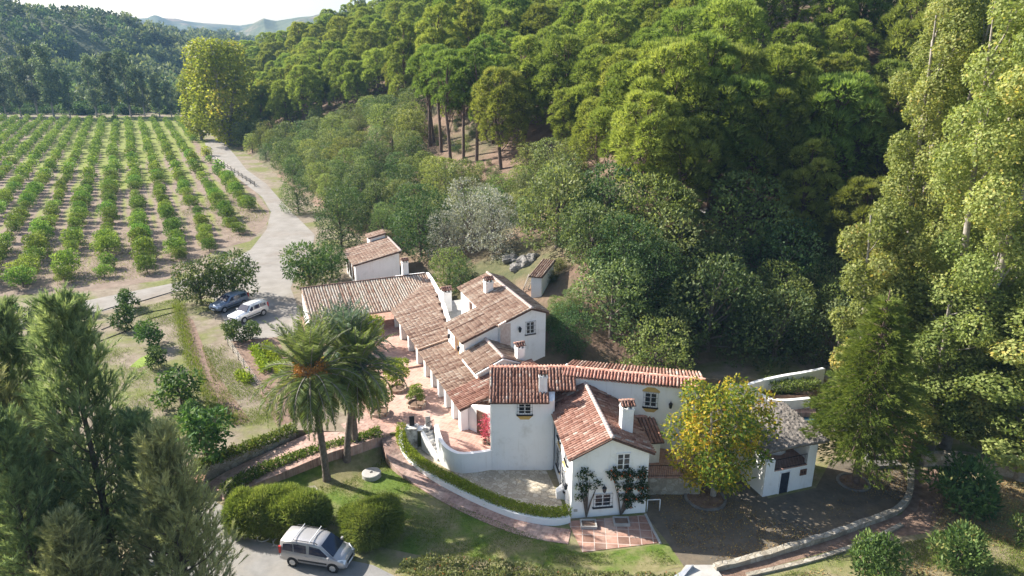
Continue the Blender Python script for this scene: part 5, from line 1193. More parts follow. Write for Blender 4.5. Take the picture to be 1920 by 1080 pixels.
L['dry'] = mat_leaf('dry_fronds', [(0, (0.14, 0.09, 0.05)), (1, (0.36, 0.26, 0.15))], .15, .7)
L['dates'] = mat_leaf('date_clusters', [(0, (0.26, 0.12, 0.03)), (1, (0.52, 0.28, 0.08))], .2, .5)
L['euc'] = mat_leaf('eucalyptus_leaves', [(0, (0.06, 0.095, 0.055)), (0.5, (0.15, 0.20, 0.12)), (1, (0.29, 0.34, 0.22))], .4, .6, .25)
L['hedge'] = mat_leaf('hedge_leaves', [(0, (0.065, 0.11, 0.024)), (0.5, (0.19, 0.255, 0.06)), (1, (0.38, 0.41, 0.13))], 0.42, .5, .12)
L['limehedge'] = mat_leaf('lime_hedge_leaves', [(0, (0.11, 0.16, 0.016)), (0.5, (0.25, 0.32, 0.035)), (1, (0.40, 0.44, 0.07))], 0.42, .5, .1)
L['ivy'] = mat_leaf('ivy_leaves', [(0, (0.048, 0.084, 0.017)), (0.6, (0.144, 0.198, 0.036)), (1, (0.312, 0.300, 0.096))], 0.35, .45, .1)
L['vine'] = mat_leaf('vine_leaves', [(0, (0.018, 0.034, 0.014)), (0.7, (0.048, 0.084, 0.031)), (1, (0.108, 0.144, 0.048))], 0.30, .4, .1)
L['pink'] = mat_leaf('bougainvillea', [(0, (0.38, 0.04, 0.09)), (1, (0.60, 0.14, 0.20))], .35, .5, .05)
L['orange'] = mat_leaf('trumpet_flowers', [(0, (0.50, 0.09, 0.02)), (1, (0.65, 0.16, 0.03))], .3, .5, .05)
L['shrub'] = mat_leaf('shrub_bed_leaves', [(0, (0.072, 0.102, 0.036)), (0.6, (0.192, 0.216, 0.084)), (0.93, (0.324, 0.300, 0.144)), (1, (0.540, 0.168, 0.060))], 0.40, .5, .1)
L['far'] = mat_leaf('far_wood_leaves', [(0, (0.05, 0.08, 0.035)), (0.5, (0.13, 0.175, 0.08)), (1, (0.25, 0.29, 0.14))], .3, .7, .42)
L['grass'] = mat_leaf('grass_blades', [(0, (0.10, 0.15, 0.02)), (0.6, (0.2, 0.26, 0.045)), (1, (0.34, 0.32, 0.13))], .3, .7, .1)

def mk_pine(seed, H=15, R=5.6, z0=.20, flat=False, n=6200, mat='pine', trunk='redbark', k=5, L_=.62, W_=.13):
    global G_; G_ = np.random.default_rng(seed); random.seed(seed); bl = []
    nl = 26 if not flat else 15; ga = 2.399
    for i in range(nl):
        f = (i + .5) / nl; zz = H * (z0 + (1 - z0) * (f ** .95)) if not flat else H * (.50 + .42 * f)
        tt = (zz / H - z0) / (1 - z0) if not flat else (zz / H - .48) / .52
        prof = math.sqrt(max(.02, 1 - (max(0, tt - .42) / .62) ** 2)) * (min(1, .50 + tt * 1.2)); rr = R * prof * .64 * random.uniform(.75, 1.1)
        an = i * ga + random.uniform(-.4, .4); br = R * (random.uniform(.22, .40) * (1.12 - .42 * tt) if not flat else random.uniform(.26, .38))
        bl.append((rr * math.cos(an), rr * math.sin(an), min(zz, H - br * .75), br, br, br * (random.uniform(.85, 1.1) if not flat else random.uniform(.62, .85))))
    if not flat: bl.append((0, 0, H * .52, R * .48, R * .48, H * .28))
    bl.append((0, 0, H - R * .26, R * .24, R * .24, R * .26)) if not flat else bl.append((0, 0, H - R * .34, R * .42, R * .42, R * .34))
    C, D, kk = blob_pts(bl, n, .20, .78, -.45)
    D2 = nrm(D + np.array([0, 0, .35])); tone = .5 + clump_tone(kk, .10) + G_.normal(0, .12, len(C))
    V, F = needles(C - D * .2, D2, L_, W_, k, .55)
    cr = leaf_mesh('pine_crown', V, F, L[mat], np.repeat(tone, k) + G_.normal(0, .07, len(C) * k))
    b = MB(); lean = Vector((random.uniform(-.07, .07), random.uniform(-.07, .07), 0)) * H; q = [Vector((0, 0, -1.5)), lean * .35 + Z * H * .25, lean * .9 + Z * H * .5, lean * .5 + Z * H * .7, Z * H * .93]
    b.tube(q, [.36, .29, .23, .16, .06], 7, False)
    for (x, y, z, r, _, _) in bl:
        s0 = max(.18, (z / H) - .16 - random.uniform(0, .08)); p = Vector((0, 0, s0 * H)) + lean * (s0 * .8)
        limbs(b, p, [(x * .9, y * .9, z)], .10)
        for _ in range(2): limbs(b, p.lerp(Vector((x, y, z)), .6), [(x + random.uniform(-1, 1) * r * .8, y + random.uniform(-1, 1) * r * .8, z + r * random.uniform(-.2, .5))], .04, .1, 4)
    if not flat:
        for i in range(9):  # dead lower branches
            zz = H * random.uniform(.12, .42); an = random.uniform(0, 6.28); ln = R * random.uniform(.35, .75); limbs(b, (0, 0, zz), [(ln * math.cos(an), ln * math.sin(an), zz + random.uniform(-.6, .8))], .045, .3, 4)
    return Kind(cr, b.mesh('pine_trunk', M[trunk]), H, R)
def mk_bush(seed, H=6, R=3.2, n=3600, mat='oak', leaf=(.26, .15), z0=.06, nl=16, trunk='bark', th=.22, shell=.3, droop=0.0, upb=.3, squash=.75, cull=.72):
    global G_; G_ = np.random.default_rng(seed); random.seed(seed); bl = []
    for i in range(nl):
        f = (i + .5) / nl; an = i * 2.399 + random.uniform(-.5, .5); zz = H * (z0 + (.92 - z0) * f); tt = (f - .38)
        rr = R * math.sqrt(max(.04, 1 - (tt / .66) ** 2)) * .66 * random.uniform(.7, 1.12); br = R * random.uniform(.30, .46)
        bl.append((rr * math.cos(an), rr * math.sin(an), max(min(zz, H - br * squash), br * .55 + H * z0 * .5), br, br, br * squash))
    bl.append((0, 0, H - R * .4, R * .42, R * .42, R * .40))
    C, D, kk = blob_pts(bl, n, shell, cull); tone = .5 + clump_tone(kk, .14) + G_.normal(0, .17, len(C))
    Dl = nrm(D * .6 + unit(len(C)) * .8 + np.array([0, 0, upb - droop])); V, F = diamonds(C, Dl, leaf[0] * G_.uniform(.7, 1.25, len(C)), leaf[1] * G_.uniform(.8, 1.2, len(C)), up=D)
    cr = leaf_mesh('crown', V, F, L[mat], tone); b = MB()
    b.tube([(0, 0, -.6), (random.uniform(-.1, .1), random.uniform(-.1, .1), H * .25), (0, 0, H * .55)], [th, th * .75, th * .4], 7, False)
    for (x, y, z, r, _, _) in bl: limbs(b, (0, 0, min(z * .5, H * .35)), [(x * .85, y * .85, z)], th * .35, .15, 4)
    return Kind(cr, b.mesh('trunk', M[trunk]), H, R)
def mk_tall(seed, H, R, n, mat, leaf, trunk='palebark', nl=34, z0=.08, th=.5, cone=.25, stems=3, br=(.24, .40)):
    """tall broadleaf: several upright stems, leaf masses stacked round them"""
    global G_; G_ = np.random.default_rng(seed); random.seed(seed); bl = []; b = MB(); st = []
    for s_ in range(stems):
        an = s_ * 6.28 / stems + random.uniform(-.5, .5); o = R * .42 * (0 if stems == 1 else 1)
        top = Vector((o * 1.1 * math.cos(an), o * 1.1 * math.sin(an), H * random.uniform(.82, .97))); mid = Vector((o * .6 * math.cos(an), o * .6 * math.sin(an), H * .45))
        b.tube([(0, 0, -1), (0, 0, H * .12), mid, mid.lerp(top, .5), top], [th, th * .8, th * .5, th * .32, .06], 8, False); st.append((mid, top))
    for i in range(nl):
        f = (i + .5) / nl; zz = H * (z0 + (.96 - z0) * f); an = i * 2.399 + random.uniform(-.6, .6)
        prof = (1 - cone * f) * min(1, .45 + 1.6 * f) * (1 if f < .82 else 1 - (f - .82) * 2.6); rr = R * prof * random.uniform(.28, .78); r0 = R * random.uniform(*br)
        p = (rr * math.cos(an), rr * math.sin(an), min(zz, H - r0)); bl.append((*p, r0, r0, r0 * random.uniform(.8, 1.15)))
        m_, t_ = min(st, key=lambda q: (q[0].xy - Vector(p[:2])).length); hh = max(H * .1, zz - H * .10); k_ = min(1, max(0, (hh - m_.z) / max(.1, t_.z - m_.z))); base = m_.lerp(t_, k_) if hh > m_.z else Vector((0, 0, H * .12)).lerp(m_, max(0, (hh - H * .12) / max(.1, m_.z - H * .12)))
        limbs(b, base, [Vector(p)], th * .2, .4, 5)
        for _ in range(3): limbs(b, base.lerp(Vector(p), .65), [(p[0] + random.uniform(-1, 1) * r0 * .8, p[1] + random.uniform(-1, 1) * r0 * .8, p[2] + random.uniform(-.3, .8) * r0)], th * .07, .2, 4)
    C, D, kk = blob_pts(bl, n, .42, .66); tone = .5 + clump_tone(kk, .13) + G_.normal(0, .18, len(C))
    Dl = nrm(D * .4 + unit(len(C)) * .9 + np.array([0, 0, -.15])); V, F = diamonds(C, Dl, leaf[0] * G_.uniform(.7, 1.25, len(C)), leaf[1] * G_.uniform(.8, 1.2, len(C)), up=D)
    return Kind(leaf_mesh('crown', V, F, L[mat], tone), b.mesh('trunk', M[trunk]), H, R)
def mk_casu(seed, H, R, mat, nb=64, per=26, L_=.75, W_=.045):
    """casuarina: thin ascending branches carrying feathery upright sprays"""
    global G_; G_ = np.random.default_rng(seed); random.seed(seed); b = MB(); b.tube([(0, 0, -1), (.1, 0, H * .4), (0, .1, H * .97)], [.28, .18, .03], 7, False); C = []; D = []; tone = []
    for i in range(nb):
        f = (i + .5) / nb; z = H * (.05 + .93 * f); an = i * 2.399 + random.uniform(-.4, .4); ln = R * (1.08 - f) ** .75 * random.uniform(.75, 1.15) + .35
        d = Vector((math.cos(an), math.sin(an), .55 + f * .9)).normalized(); p0 = Vector((0, 0, z)); p1 = p0 + d * ln; mid = p0.lerp(p1, .5) - Z * ln * .07
        b.tube([p0, mid, p1], [.055 * (1.2 - f), .035 * (1.2 - f) + .008, .01], 4, False); tb = random.gauss(0, .15)
        for j in range(per):
            t = .22 + .8 * (j + random.random()) / per; q = p0.lerp(mid, t * 2) if t < .5 else mid.lerp(p1, t * 2 - 1); sd_ = Vector((random.gauss(0, 1), random.gauss(0, 1), random.gauss(.35, .5))).normalized()
            C.append(tuple(q + sd_ * random.uniform(.0, .30) * ln * .5)); D.append(tuple((d * .7 + sd_ * .7 + Z * .45).normalized())); tone.append(.5 + tb + random.gauss(0, .12))
    C = np.array(C); D = np.array(D); k = 26; # each spray: a plume of fine jointed needles
    n = len(C); t = G_.random((n, k)) ; C2 = (C[:, None, :] + D[:, None, :] * (t[..., None] * L_ * .9)).reshape(-1, 3); D2 = nrm(np.repeat(D, k, 0) + unit(n * k) * .48)
    V, F = needles(C2, D2, L_ * .55, W_, 1, .15)
    return Kind(leaf_mesh('crown', V, F, L[mat], np.repeat(np.array(tone), k) + G_.normal(0, .10, n * k)), b.mesh('trunk', M['bark']), H, R)
def mk_conifer(seed, H, R, mat='conifer'):
    """tiers of level branches with flat sprays"""
    global G_; G_ = np.random.default_rng(seed); random.seed(seed); b = MB(); b.tube([(0, 0, -.5), (0, 0, H * .5), (0, 0, H)], [.30, .18, .03], 8, False); C = []; D = []; U = []; tone = []
    nt_ = 19
    for i in range(nt_):
        f = i / nt_; z = H * (.21 + .77 * f); ln0 = R * (1 - f) ** .62 * (.72 if i == 0 else 1)
        for j in range(8):
            an = j * 6.28 / 8 + i * .9 + random.uniform(-.15, .15); ln = ln0 * random.uniform(.72, 1.1); d = Vector((math.cos(an), math.sin(an), .06 - .26 * (1 - f))); p0 = Vector((0, 0, z + random.uniform(-.15, .15))); p1 = p0 + d * ln
            b.tube([p0, p0.lerp(p1, .5) + Z * .06 * ln, p1], [.05, .035, .012], 4, False); sd_ = Vector((-d.y, d.x, 0)).normalized(); tb = random.gauss(0, .12)
            m = int(8 + 30 * ln)
            for k in range(m):
                t = .12 + .9 * random.random(); off = random.uniform(-1, 1) * .42 * ln * (1.05 - t * .75)
                q = p0.lerp(p1, t) + Z * .06 * ln * math.sin(t * 3.14) + sd_ * off; C.append(tuple(q - Z * abs(off) * .12)); D.append(tuple((d.normalized() * .8 + sd_ * (off / (ln + .1)) * 1.6 + Z * random.uniform(-.05, .25)).normalized())); tone.append(.5 + tb + random.gauss(0, .14))
    C = np.array(C); D = np.array(D); tone = np.array(tone); k = 6; V, F = needles(C, D, .42, .055, k, .5)
    return Kind(leaf_mesh('crown', V, F, L[mat], np.repeat(tone, k) + G_.normal(0, .08, len(C) * k)), b.mesh('trunk', M['redbark']), H, R)
def mk_palm(seed, H, FL, mat, nf=74, dates=True, label='', loc=(0, 0, 0), group=None, lean=(0, 0)):
    global G_; G_ = np.random.default_rng(seed); random.seed(seed); t = empty('palm_tree', loc, label, 'palm tree', group); top = Vector((lean[0], lean[1], H))
    b = MB(); pts = []; rr = []
    for i in range(40): f = i / 39; pts.append((lean[0] * f ** 1.4, lean[1] * f ** 1.4, -.4 + (H + .4) * f)); rr.append((.27 - .05 * f + (.10 * max(0, 1 - f * 9))) * (1.07 if i % 2 else .95) + (.14 * max(0, f - .88) / .12))
    b.tube(pts, rr, 10); link('trunk', b.mesh('trunk', M['bark']), t)
    def fronds(els, name, m, fl, nl=58, droopk=1.0):
        V_, F_, T_, o = [], [], [], 0; sp = MB()
        for i, el in enumerate(els):
            an = i * 2.399 + random.uniform(-.25, .25); ln = fl * random.uniform(.85, 1.1); h = Vector((math.cos(an), math.sin(an), 0)); side = Vector((-h.y, h.x, 0)); prev = top + h * .1; e = el; pl_ = []; ns = 14
            for k in range(ns + 1):
                pl_.append(prev.copy()); dd = h * math.cos(e) + Z * math.sin(e); prev = prev + dd * (ln / ns); e -= (.030 + .085 * (k / ns) + .02 * random.random()) * droopk * (.62 if el > .85 else 1.5)
                e = max(e, -1.5)
            sp.tube(pl_, [.045 * (1 - .85 * k / ns) + .006 for k in range(ns + 1)], 4, False); tb = random.gauss(.48, .13); C = []; D = []; W = []
            for k in range(nl):
                u = .14 + .85 * k / nl; x = u * ns; q0 = pl_[int(x)]; q1 = pl_[min(int(x) + 1, ns)]; q = q0.lerp(q1, x - int(x)); tg = (q1 - q0).normalized() if (q1 - q0).length > 1e-5 else h
                up = side.cross(tg).normalized(); up = up if up.z > 0 else -up
                for sg in (-1, 1): C.append(tuple(q)); D.append(tuple((tg * .75 + side * sg * .75 + up * random.uniform(.0, .4) - Z * .22).normalized())); W.append(math.sin(min(1, u * 1.12) * math.pi) * .62 + .12)
            C = np.array(C); D = np.array(D); W = np.array(W); v, f = diamonds(C, D, W * (fl / 3.6), .065); V_.append(v); F_.append(f + o); o += len(v); T_.append(np.full(len(f), tb) + G_.normal(0, .1, len(f)))
        link(name, leaf_mesh(name, np.concatenate(V_), np.concatenate(F_), L[m], np.concatenate(T_)), t); return sp
    sp = fronds([(1.5 - .55 * (i / (nf * .38)) if i < nf * .38 else .55 - 1.5 * ((i - nf * .38) / (nf * .62))) + random.uniform(-.1, .1) for i in range(nf)], 'fronds', mat, FL); link('frond_stalks', sp.mesh('frond_stalks', M['palebark']), t)
    sp = fronds([-.7 - .7 * random.random() for i in range(20)], 'dry_fronds', 'dry', FL * .72, 34)
    if dates:
        Vs = []; C = []; D = []
        for i in range(9):
            an = i * .7 + random.uniform(-.2, .2); c = top + Vector((math.cos(an) * .95, math.sin(an) * .95, random.uniform(.05, .8)))
            for k in range(150): v = Vector((random.gauss(0, .2), random.gauss(0, .2), random.gauss(0, .28))); C.append(tuple(c + v)); D.append((random.gauss(0, .5), random.gauss(0, .5), -1))
        v, f = diamonds(np.array(C), nrm(np.array(D)), .17, .10); link('date_bunch', leaf_mesh('date_bunch', v, f, L['dates'], G_.random(len(f))), t)
    return t
def foliage(name, C, D, leaf, mat, label, cat=None, group=None, kind=None, up=.4, parent=None):
    Dl = nrm(D * .6 + unit(len(C)) * .8 + np.array([0, 0, up])); V, F = diamonds(C, Dl, leaf[0] * G_.uniform(.7, 1.3, len(C)), leaf[1] * G_.uniform(.7, 1.3, len(C)), up=D)
    o = link(name, leaf_mesh(name, V, F, L[mat], .5 + G_.normal(0, .2, len(C))), parent)
    return tag(o, label, cat, group, kind)
def hedge_pts(line, wd, z0, h, dens, rag=.06):
    """leaf seats on the skin of a trimmed strip along line"""
    Ls = [np.array(p, float) for p in line]; C = []; D = []
    for i in range(len(Ls) - 1):
        a, b_ = Ls[i][:2], Ls[i + 1][:2]; ln = np.hypot(*(b_ - a)); d = (b_ - a) / (ln + 1e-9); n2 = np.array((-d[1], d[0])); z_0 = z0(i) if callable(z0) else z0; hh = h(i) if callable(h) else h
        m = int(dens * ln * (wd + 2 * hh)) + 1
        for k in range(m):
            t = random.random(); u = random.uniform(-1, 1) * (wd + 2 * hh) / 2
            if abs(u) < wd / 2: off, zz, nn = u, hh, (0, 0, 1)
            else: off = math.copysign(wd / 2, u); zz = hh - (abs(u) - wd / 2); nn = (n2[0] * math.copysign(1, u), n2[1] * math.copysign(1, u), .25)
            q = a + d * ln * t + n2 * off; C.append((q[0] + random.gauss(0, rag), q[1] + random.gauss(0, rag), z_0 + zz + random.gauss(0, rag))); D.append(nn)
    return np.array(C), np.array(D, float)
ORD = ['first', 'second', 'third', 'fourth', 'fifth', 'sixth', 'seventh', 'eighth', 'ninth', 'tenth', 'eleventh', 'twelfth', 'thirteenth', 'fourteenth', 'fifteenth', 'sixteenth', 'seventeenth', 'eighteenth', 'nineteenth', 'twentieth']
def ordn(k): return ORD[k] if k < 20 else ['twenti', 'thirti', 'forti', 'fifti', 'sixti'][k // 10 - 2] + 'eth' if k % 10 == 0 else ['twenty', 'thirty', 'forty', 'fifty', 'sixty'][k // 10 - 2] + '-' + ORD[k % 10 - 1]
# ------------------------------------------------------------------ planting: hillside wood
PINES = [mk_pine(100 + i, H=random.uniform(14, 17.5), R=random.uniform(4.7, 6.2), z0=random.uniform(.14, .30)) for i in range(7)]
TALLS = [mk_pine(130 + i, H=20, R=4.6, flat=True, n=2300, mat='tallpine') for i in range(3)]
BUSH = [mk_bush(150 + i, H=6, R=3.3, mat=m, n=4200) for i, m in enumerate(['oak', 'oak', 'oakdark', 'oakyel', 'oak', 'oakdark', 'oakyel'])]
OLIVE = [mk_bush(170 + i, H=6.5, R=3.0, mat='olive', n=5200, leaf=(.22, .09), nl=18) for i in range(2)]
BIGDARK = [mk_bush(180 + i, H=9.5, R=4.6, mat='oakdark', n=9000, leaf=(.28, .16), nl=22) for i in range(2)]
random.seed(21)
placed = []      # (x, y, radius)
def free(x, y, r): return all((x - a) ** 2 + (y - b_) ** 2 > (r + c) ** 2 for a, b_, c in placed)
BLD = [[tuple(P(-1, -10).xy), tuple(P(-1, 7.6).xy), tuple(P(8, 11.4).xy), tuple(P(20, 11.4).xy), tuple(P(33, 7).xy), tuple(P(53, 6).xy), tuple(P(53, -4).xy), tuple(P(32, -11).xy)], [(-3, 40), (-3, 56), (3, 56), (17, 53.5), (16.5, 47), (24, 43), (24, 52), (33, 55), (33, 63), (17, 58), (4, 60), (2, 57)]]
CLEAR = [(795, 335), (800, 262), (850, 225), (920, 205), (925, 300), (905, 345), (850, 345)]
CLEAR2 = [(930, 560), (930, 478), (1010, 478), (1045, 560), (1040, 600), (1000, 590)]
CLEAR3 = [(1190, 430), (1200, 360), (1330, 370), (1420, 400), (1330, 430)]
BUSHZ = [(470, 310), (520, 262), (600, 235), (700, 205), (780, 200), (800, 340), (930, 345), (1000, 300), (1110, 330), (1170, 380), (1260, 425), (1490, 425), (1580, 560), (1560, 700), (1320, 690), (1010, 650), (1005, 470), (760, 500), (560, 440)]
hand = []
# hand-set trees of the wood: (px, py of the foot, kind, scale, label)
tg_ = [(806, 275, 1.0), (814, 268, .95), (828, 286, 1.02), (846, 314, 1.05), (869, 297, .98), (893, 305, 1.02), (911, 258, .95)]
tl_ = ['bare trunked tall pine at the left edge of the group over the clearing', 'slender tall pine just behind the leftmost of the group over the clearing', 'tall pine with twin looking dark stem near the left middle of the clearing', 'tall pine standing lowest on the slope at the front of the clearing', 'tall pine beside the pale boulder in the clearing', 'tall pine at the right front edge of the clearing', 'tall pine farthest back on the right of the clearing']
for (px, py, sc), lab in zip(tg_, tl_):
    x, y = hit(px, py); z = ground(x, y); placed.append((x, y, 1.4)); k = random.choice(TALLS)
    plant('tall_pine', k, (x, y, z - .1), lab, 'tree', 'tall bare trunked pines in the clearing', sc * .98)
hp = [(1130, 282, 1.05, 'large rounded pine with a leaning bare trunk right of the clearing'), (1268, 430, .86, 'slim pine with visible dark stem low on the slope above the rear range'), (1328, 392, .95, 'pine with grey dead lower twigs in the middle of the lower slope'), (1416, 412, 1.0, 'pale stemmed pine in deep shade right of the lower slope'), (1540, 400, 1.05, 'irregular pine with several stems beside the tall poplars'), (985, 262, 1.08, 'broad dark pine just right of the tall bare trunked group'), (1205, 405, .9, 'pine with a full crown just left of the slim dark stemmed one'), (1178, 335, 1.0, 'pine filling the slope beside the leaning bare trunk'), (1245, 350, 1.05, 'large pine directly behind the slim dark stemmed one'), (1305, 340, 1.0, 'large pine behind the one with grey dead twigs'), (1372, 385, 1.0, 'pine between the grey twigged and the pale stemmed ones'), (1360, 330, 1.0, 'dense pine above the two lower slope stems'), (1440, 350, 1.05, 'dense pine behind the pale stemmed one in shade'), (1480, 400, 1.0, 'dense pine between the pale stemmed and several stemmed ones'), (1500, 470, .8, 'low pine with spreading shaded boughs left of the layered conifer')]
for px, py, sc, lab in hp:
    x, y = hit(px, py); z = ground(x, y); placed.append((x, y, 2.4)); plant('pine_tree', random.choice(PINES), (x, y, z - .1), lab, 'tree', None, sc)
hb = [(640, 462, BIGDARK[0], 1.0, 'big_tree', 'large round dark green tree behind the white shed'), (790, 480, BIGDARK[1], 1.1, 'big_tree', 'large dark tree touching the right side of the white shed roof'), (838, 488, OLIVE[0], 1.05, 'olive_tree', 'silvery grey olive tree at the left of the three above the arcade'), (885, 472, OLIVE[1], 1.55, 'olive_tree', 'tallest silvery grey olive tree of the three above the arcade'), (925, 482, OLIVE[0], 1.35, 'olive_tree', 'silvery grey olive tree at the right of the three above the arcade'), (1062, 660, BIGDARK[0], .52, 'laurel_tree', 'glossy leaved dark tree pressing against the gable of the upper house'), (1165, 560, BIGDARK[1], .95, 'big_tree', 'big bushy tree right of the tiny white hut'), (1215, 600, BIGDARK[0], .9, 'big_tree', 'dark spreading tree above the long rear range'), (690, 520, BUSH[2], .5, 'small_tree', 'small dark tree in front of the white shed wall'), (560, 400, BIGDARK[1], .75, 'big_tree', 'dark rounded tree at the edge of the dirt road bend')]
for px, py, k, sc, nm, lab in hb:
    x, y = hit(px, py); z = ground(x, y); placed.append((x, y, (3.4 if k in OLIVE else 2.2) * sc)); plant(nm, k, (x, y, z - .1), lab, 'tree', None, sc)
cand = []
for it in range(26000):
    y = random.uniform(46, 420) if random.random() < .6 else random.uniform(46, 180); x = random.uniform(-230, 115)
    if abs(x) / y > .86: continue
    cand.append((x, y))
XA = np.array(cand); SD = sdist(XA[:, 0], XA[:, 1]); HZ = hill_z(XA[:, 0], XA[:, 1])
pines, bushes = [], []
for (x, y), s_, z in zip(cand, SD, HZ):
    if s_ < 1.2 or s_ > 105: continue
    z = float(z); px, py = proj((x, y, z)); tx, ty = proj((x, y, z + 16))
    if px < 380 or px > 2010 or py < -10 and ty < -60 or ty < -140: continue
    if any(in_poly(x, y, q) for q in BLD): continue
    if in_poly(px, py, CLEAR2): continue
    in_clear = in_poly(px, py, CLEAR)
    if in_clear and random.random() < .5: continue
    slope_gap = 905 < px < 1080 and 465 < py < 705
    if in_clear or in_poly(px, py, BUSHZ) or s_ < 7 or (py > 425 and px < 1500):
        sc = random.uniform(.55, 1.2) if y < 130 else random.uniform(.7, 1.25)
        if px > 1000 and py > 425: sc = random.uniform(.95, 1.7)
        if in_poly(px, py, CLEAR3): sc *= .4
        if in_clear: sc = random.uniform(.16, .34)
        if slope_gap: sc = random.uniform(.22, .36)
        r = (2.05 if px < 1000 or py < 425 else 1.55) * sc
        if free(x, y, r): placed.append((x, y, r)); bushes.append((x, y, z, sc, px, py, ty))
    else:
        sc = random.uniform(.72, 1.2); r = 3.5 * sc
        if free(x, y, r): placed.append((x, y, r)); pines.append((x, y, z, sc, px, py, ty))
LM = [(380, 560, 'behind yellow plane trees'), (560, 720, 'left of tall bare pines'), (720, 940, 'behind tall bare pines'), (940, 1120, 'above the upper house'), (1120, 1320, 'above the long rear range'), (1320, 1520, 'above the thatched outbuilding'), (1520, 2020, 'behind the tall poplars')]
def wood(items, kinds, name, looks, cat, noun, grp, maxn=300):
    items = sorted(items, key=lambda q: -q[3] / math.hypot(q[0], q[1])); rest = items[maxn:]; items = items[:maxn]
    cells = {}
    for q in items:
        col = next((i for i, (a, b_, _) in enumerate(LM) if a <= q[4] < b_), len(LM) - 1); row = 0 if q[5] < 90 else 1 if q[5] < 190 else 2 if q[5] < 300 else 3 if q[5] < 430 else 4
        cells.setdefault((col, row), []).append(q)
    RW = ['highest', 'high up', 'midway', 'low down', 'lowest']
    for (col, row), qs in cells.items():
        qs.sort(key=lambda q: q[4])
        for i, q in enumerate(qs):
            k = random.randrange(len(kinds)); lab = f"{looks[k % len(looks)]} {noun}, {ordn(i)} from left {RW[row]} {LM[col][2]}"
            plant(name, kinds[k], (q[0], q[1], q[2] - .15), lab, cat, grp, (q[3], q[3], q[3] * random.uniform(.92, 1.08)))
    return rest
rest = wood(pines, PINES, 'pine_tree', ['bright green'], 'tree', 'pine', 'pines of the hillside wood')
rest2 = wood(bushes, BUSH, 'shrub_tree', ['grey green', 'soft green', 'dark green', 'yellow green', 'dull green', 'deep green', 'light green'], 'bush', 'bushy tree', 'bushy trees at the foot of the wood')
def lump(name, items, kinds, frac, label, mats_=None):
    """the farther rest of a wood as one object"""
    Vs, Fs, Ts, o = [], [], [], 0; dat = []
    for k in kinds:
        me = k.crown; n = len(me.vertices); v = np.empty(n * 3, np.float32); me.vertices.foreach_get('co', v); fs = len(me.polygons[0].vertices); f = np.empty(len(me.polygons) * fs, np.int32); me.loops.foreach_get('vertex_index', f); t = np.empty(len(me.polygons), np.float32); me.attributes['rnd'].data.foreach_get('value', t); dat.append((v.reshape(-1, 3), f.reshape(-1, fs), t))
    for q in items:
        v, f, t = dat[random.randrange(len(dat))]; m = max(20, int(len(f) * frac)); s0 = random.randrange(max(1, len(f) - m)) if frac < 1 else 0; sel = np.sort(G_.choice(len(f), m, replace=False)); ff = f[sel]; fs = ff.shape[1]
        vv = v[ff.ravel()]; g = (1 / math.sqrt(frac)) ** .8; vv = vv.reshape(-1, fs, 3); c = vv.mean(1, keepdims=True); vv = (c + (vv - c) * g).reshape(-1, 3) * q[3]; a = random.uniform(0, 6.28); ca, sa_ = math.cos(a), math.sin(a)
        w_ = np.stack([vv[:, 0] * ca - vv[:, 1] * sa_ + q[0], vv[:, 0] * sa_ + vv[:, 1] * ca + q[1], vv[:, 2] + q[2]], 1)
        Vs.append(w_); Fs.append(np.arange(len(w_)).reshape(-1, fs) + o); o += len(w_); Ts.append(t[sel] + random.gauss(0, .10))
    if not Vs: return
    me = np_mesh(name, np.concatenate(Vs), np.concatenate(Fs), kinds[0].crown.materials[0], np.clip(np.concatenate(Ts), 0, 1)); tag(link(name, me), label, None, None, 'stuff')
lump('distant_pines', rest, PINES, .3, 'farther pines of the hillside wood seen as one mass'); lump('distant_bushes', rest2, BUSH, .4, 'farther bushes of the hillside seen as one mass')
print('pines', len(pines), 'bushes', len(bushes))

# ------------------------------------------------------------------ orchard
CIT = [mk_bush(200 + i, H=2.9, R=1.75, n=520, mat='citrus', leaf=(.42, .26), nl=9, z0=.16, th=.09, shell=.35) for i in range(4)]
CITN = [mk_bush(210 + i, H=3.1, R=1.9, n=2300, mat='citrus', leaf=(.26, .13), nl=11, z0=.18, th=.10, shell=.35) for i in range(4)]
ou = Vector((-0.466, 0.885, 0)).normalized(); op = Vector((0.885, 0.466, 0)).normalized(); o0 = at(272, 512, T)
OPOLY = pix([(-900, 560), (-300, 560), (0, 548), (100, 540), (180, 528), (260, 515), (345, 500), (395, 478), (420, 470), (468, 425), (470, 400), (478, 368), (440, 340), (425, 328), (405, 318), (372, 280), (352, 236), (335, 226), (-100, 226), (-700, 330)], T)
orch = []
random.seed(5)
for r in range(-36, 11):
    for j in range(-14, 75):
        q = o0 + op * (r * 4.7) + ou * (j * 3.9 + (r % 2) * .6); q = q + Vector((random.gauss(0, .22), random.gauss(0, .25), 0))
        if not in_poly(q.x, q.y, OPOLY): continue
        px, py = proj((q.x, q.y, T + 1.4))
        if px < -45 or random.random() < .06: continue
        if (px - 385) / 90 + 0 > -.2 and py < 330 and r > 4 and px > 392: continue
        orch.append((q.x, q.y, T, random.uniform(.5, .96) * (1.12 if q.y < 115 else 1.0), r, j))
orch.sort(key=lambda q: math.hypot(q[0], q[1])); rmax = max(q[4] for q in orch)
for q in orch[:300]:
    near = q[1] < 135; k = random.choice(CITN if q[1] < 165 else CIT); rr = rmax - q[4]
    sc_ = (q[3] * random.uniform(.9, 1.1), q[3] * random.uniform(.9, 1.1), q[3] * random.uniform(.85, 1.1))
    plant('orchard_tree', k, (q[0], q[1], T), f'round green orchard tree in the {ordn(rr)} planted row from the dirt road', 'tree', f'orchard trees of the {ordn(rr)} row from the dirt road', sc_, parts=near)
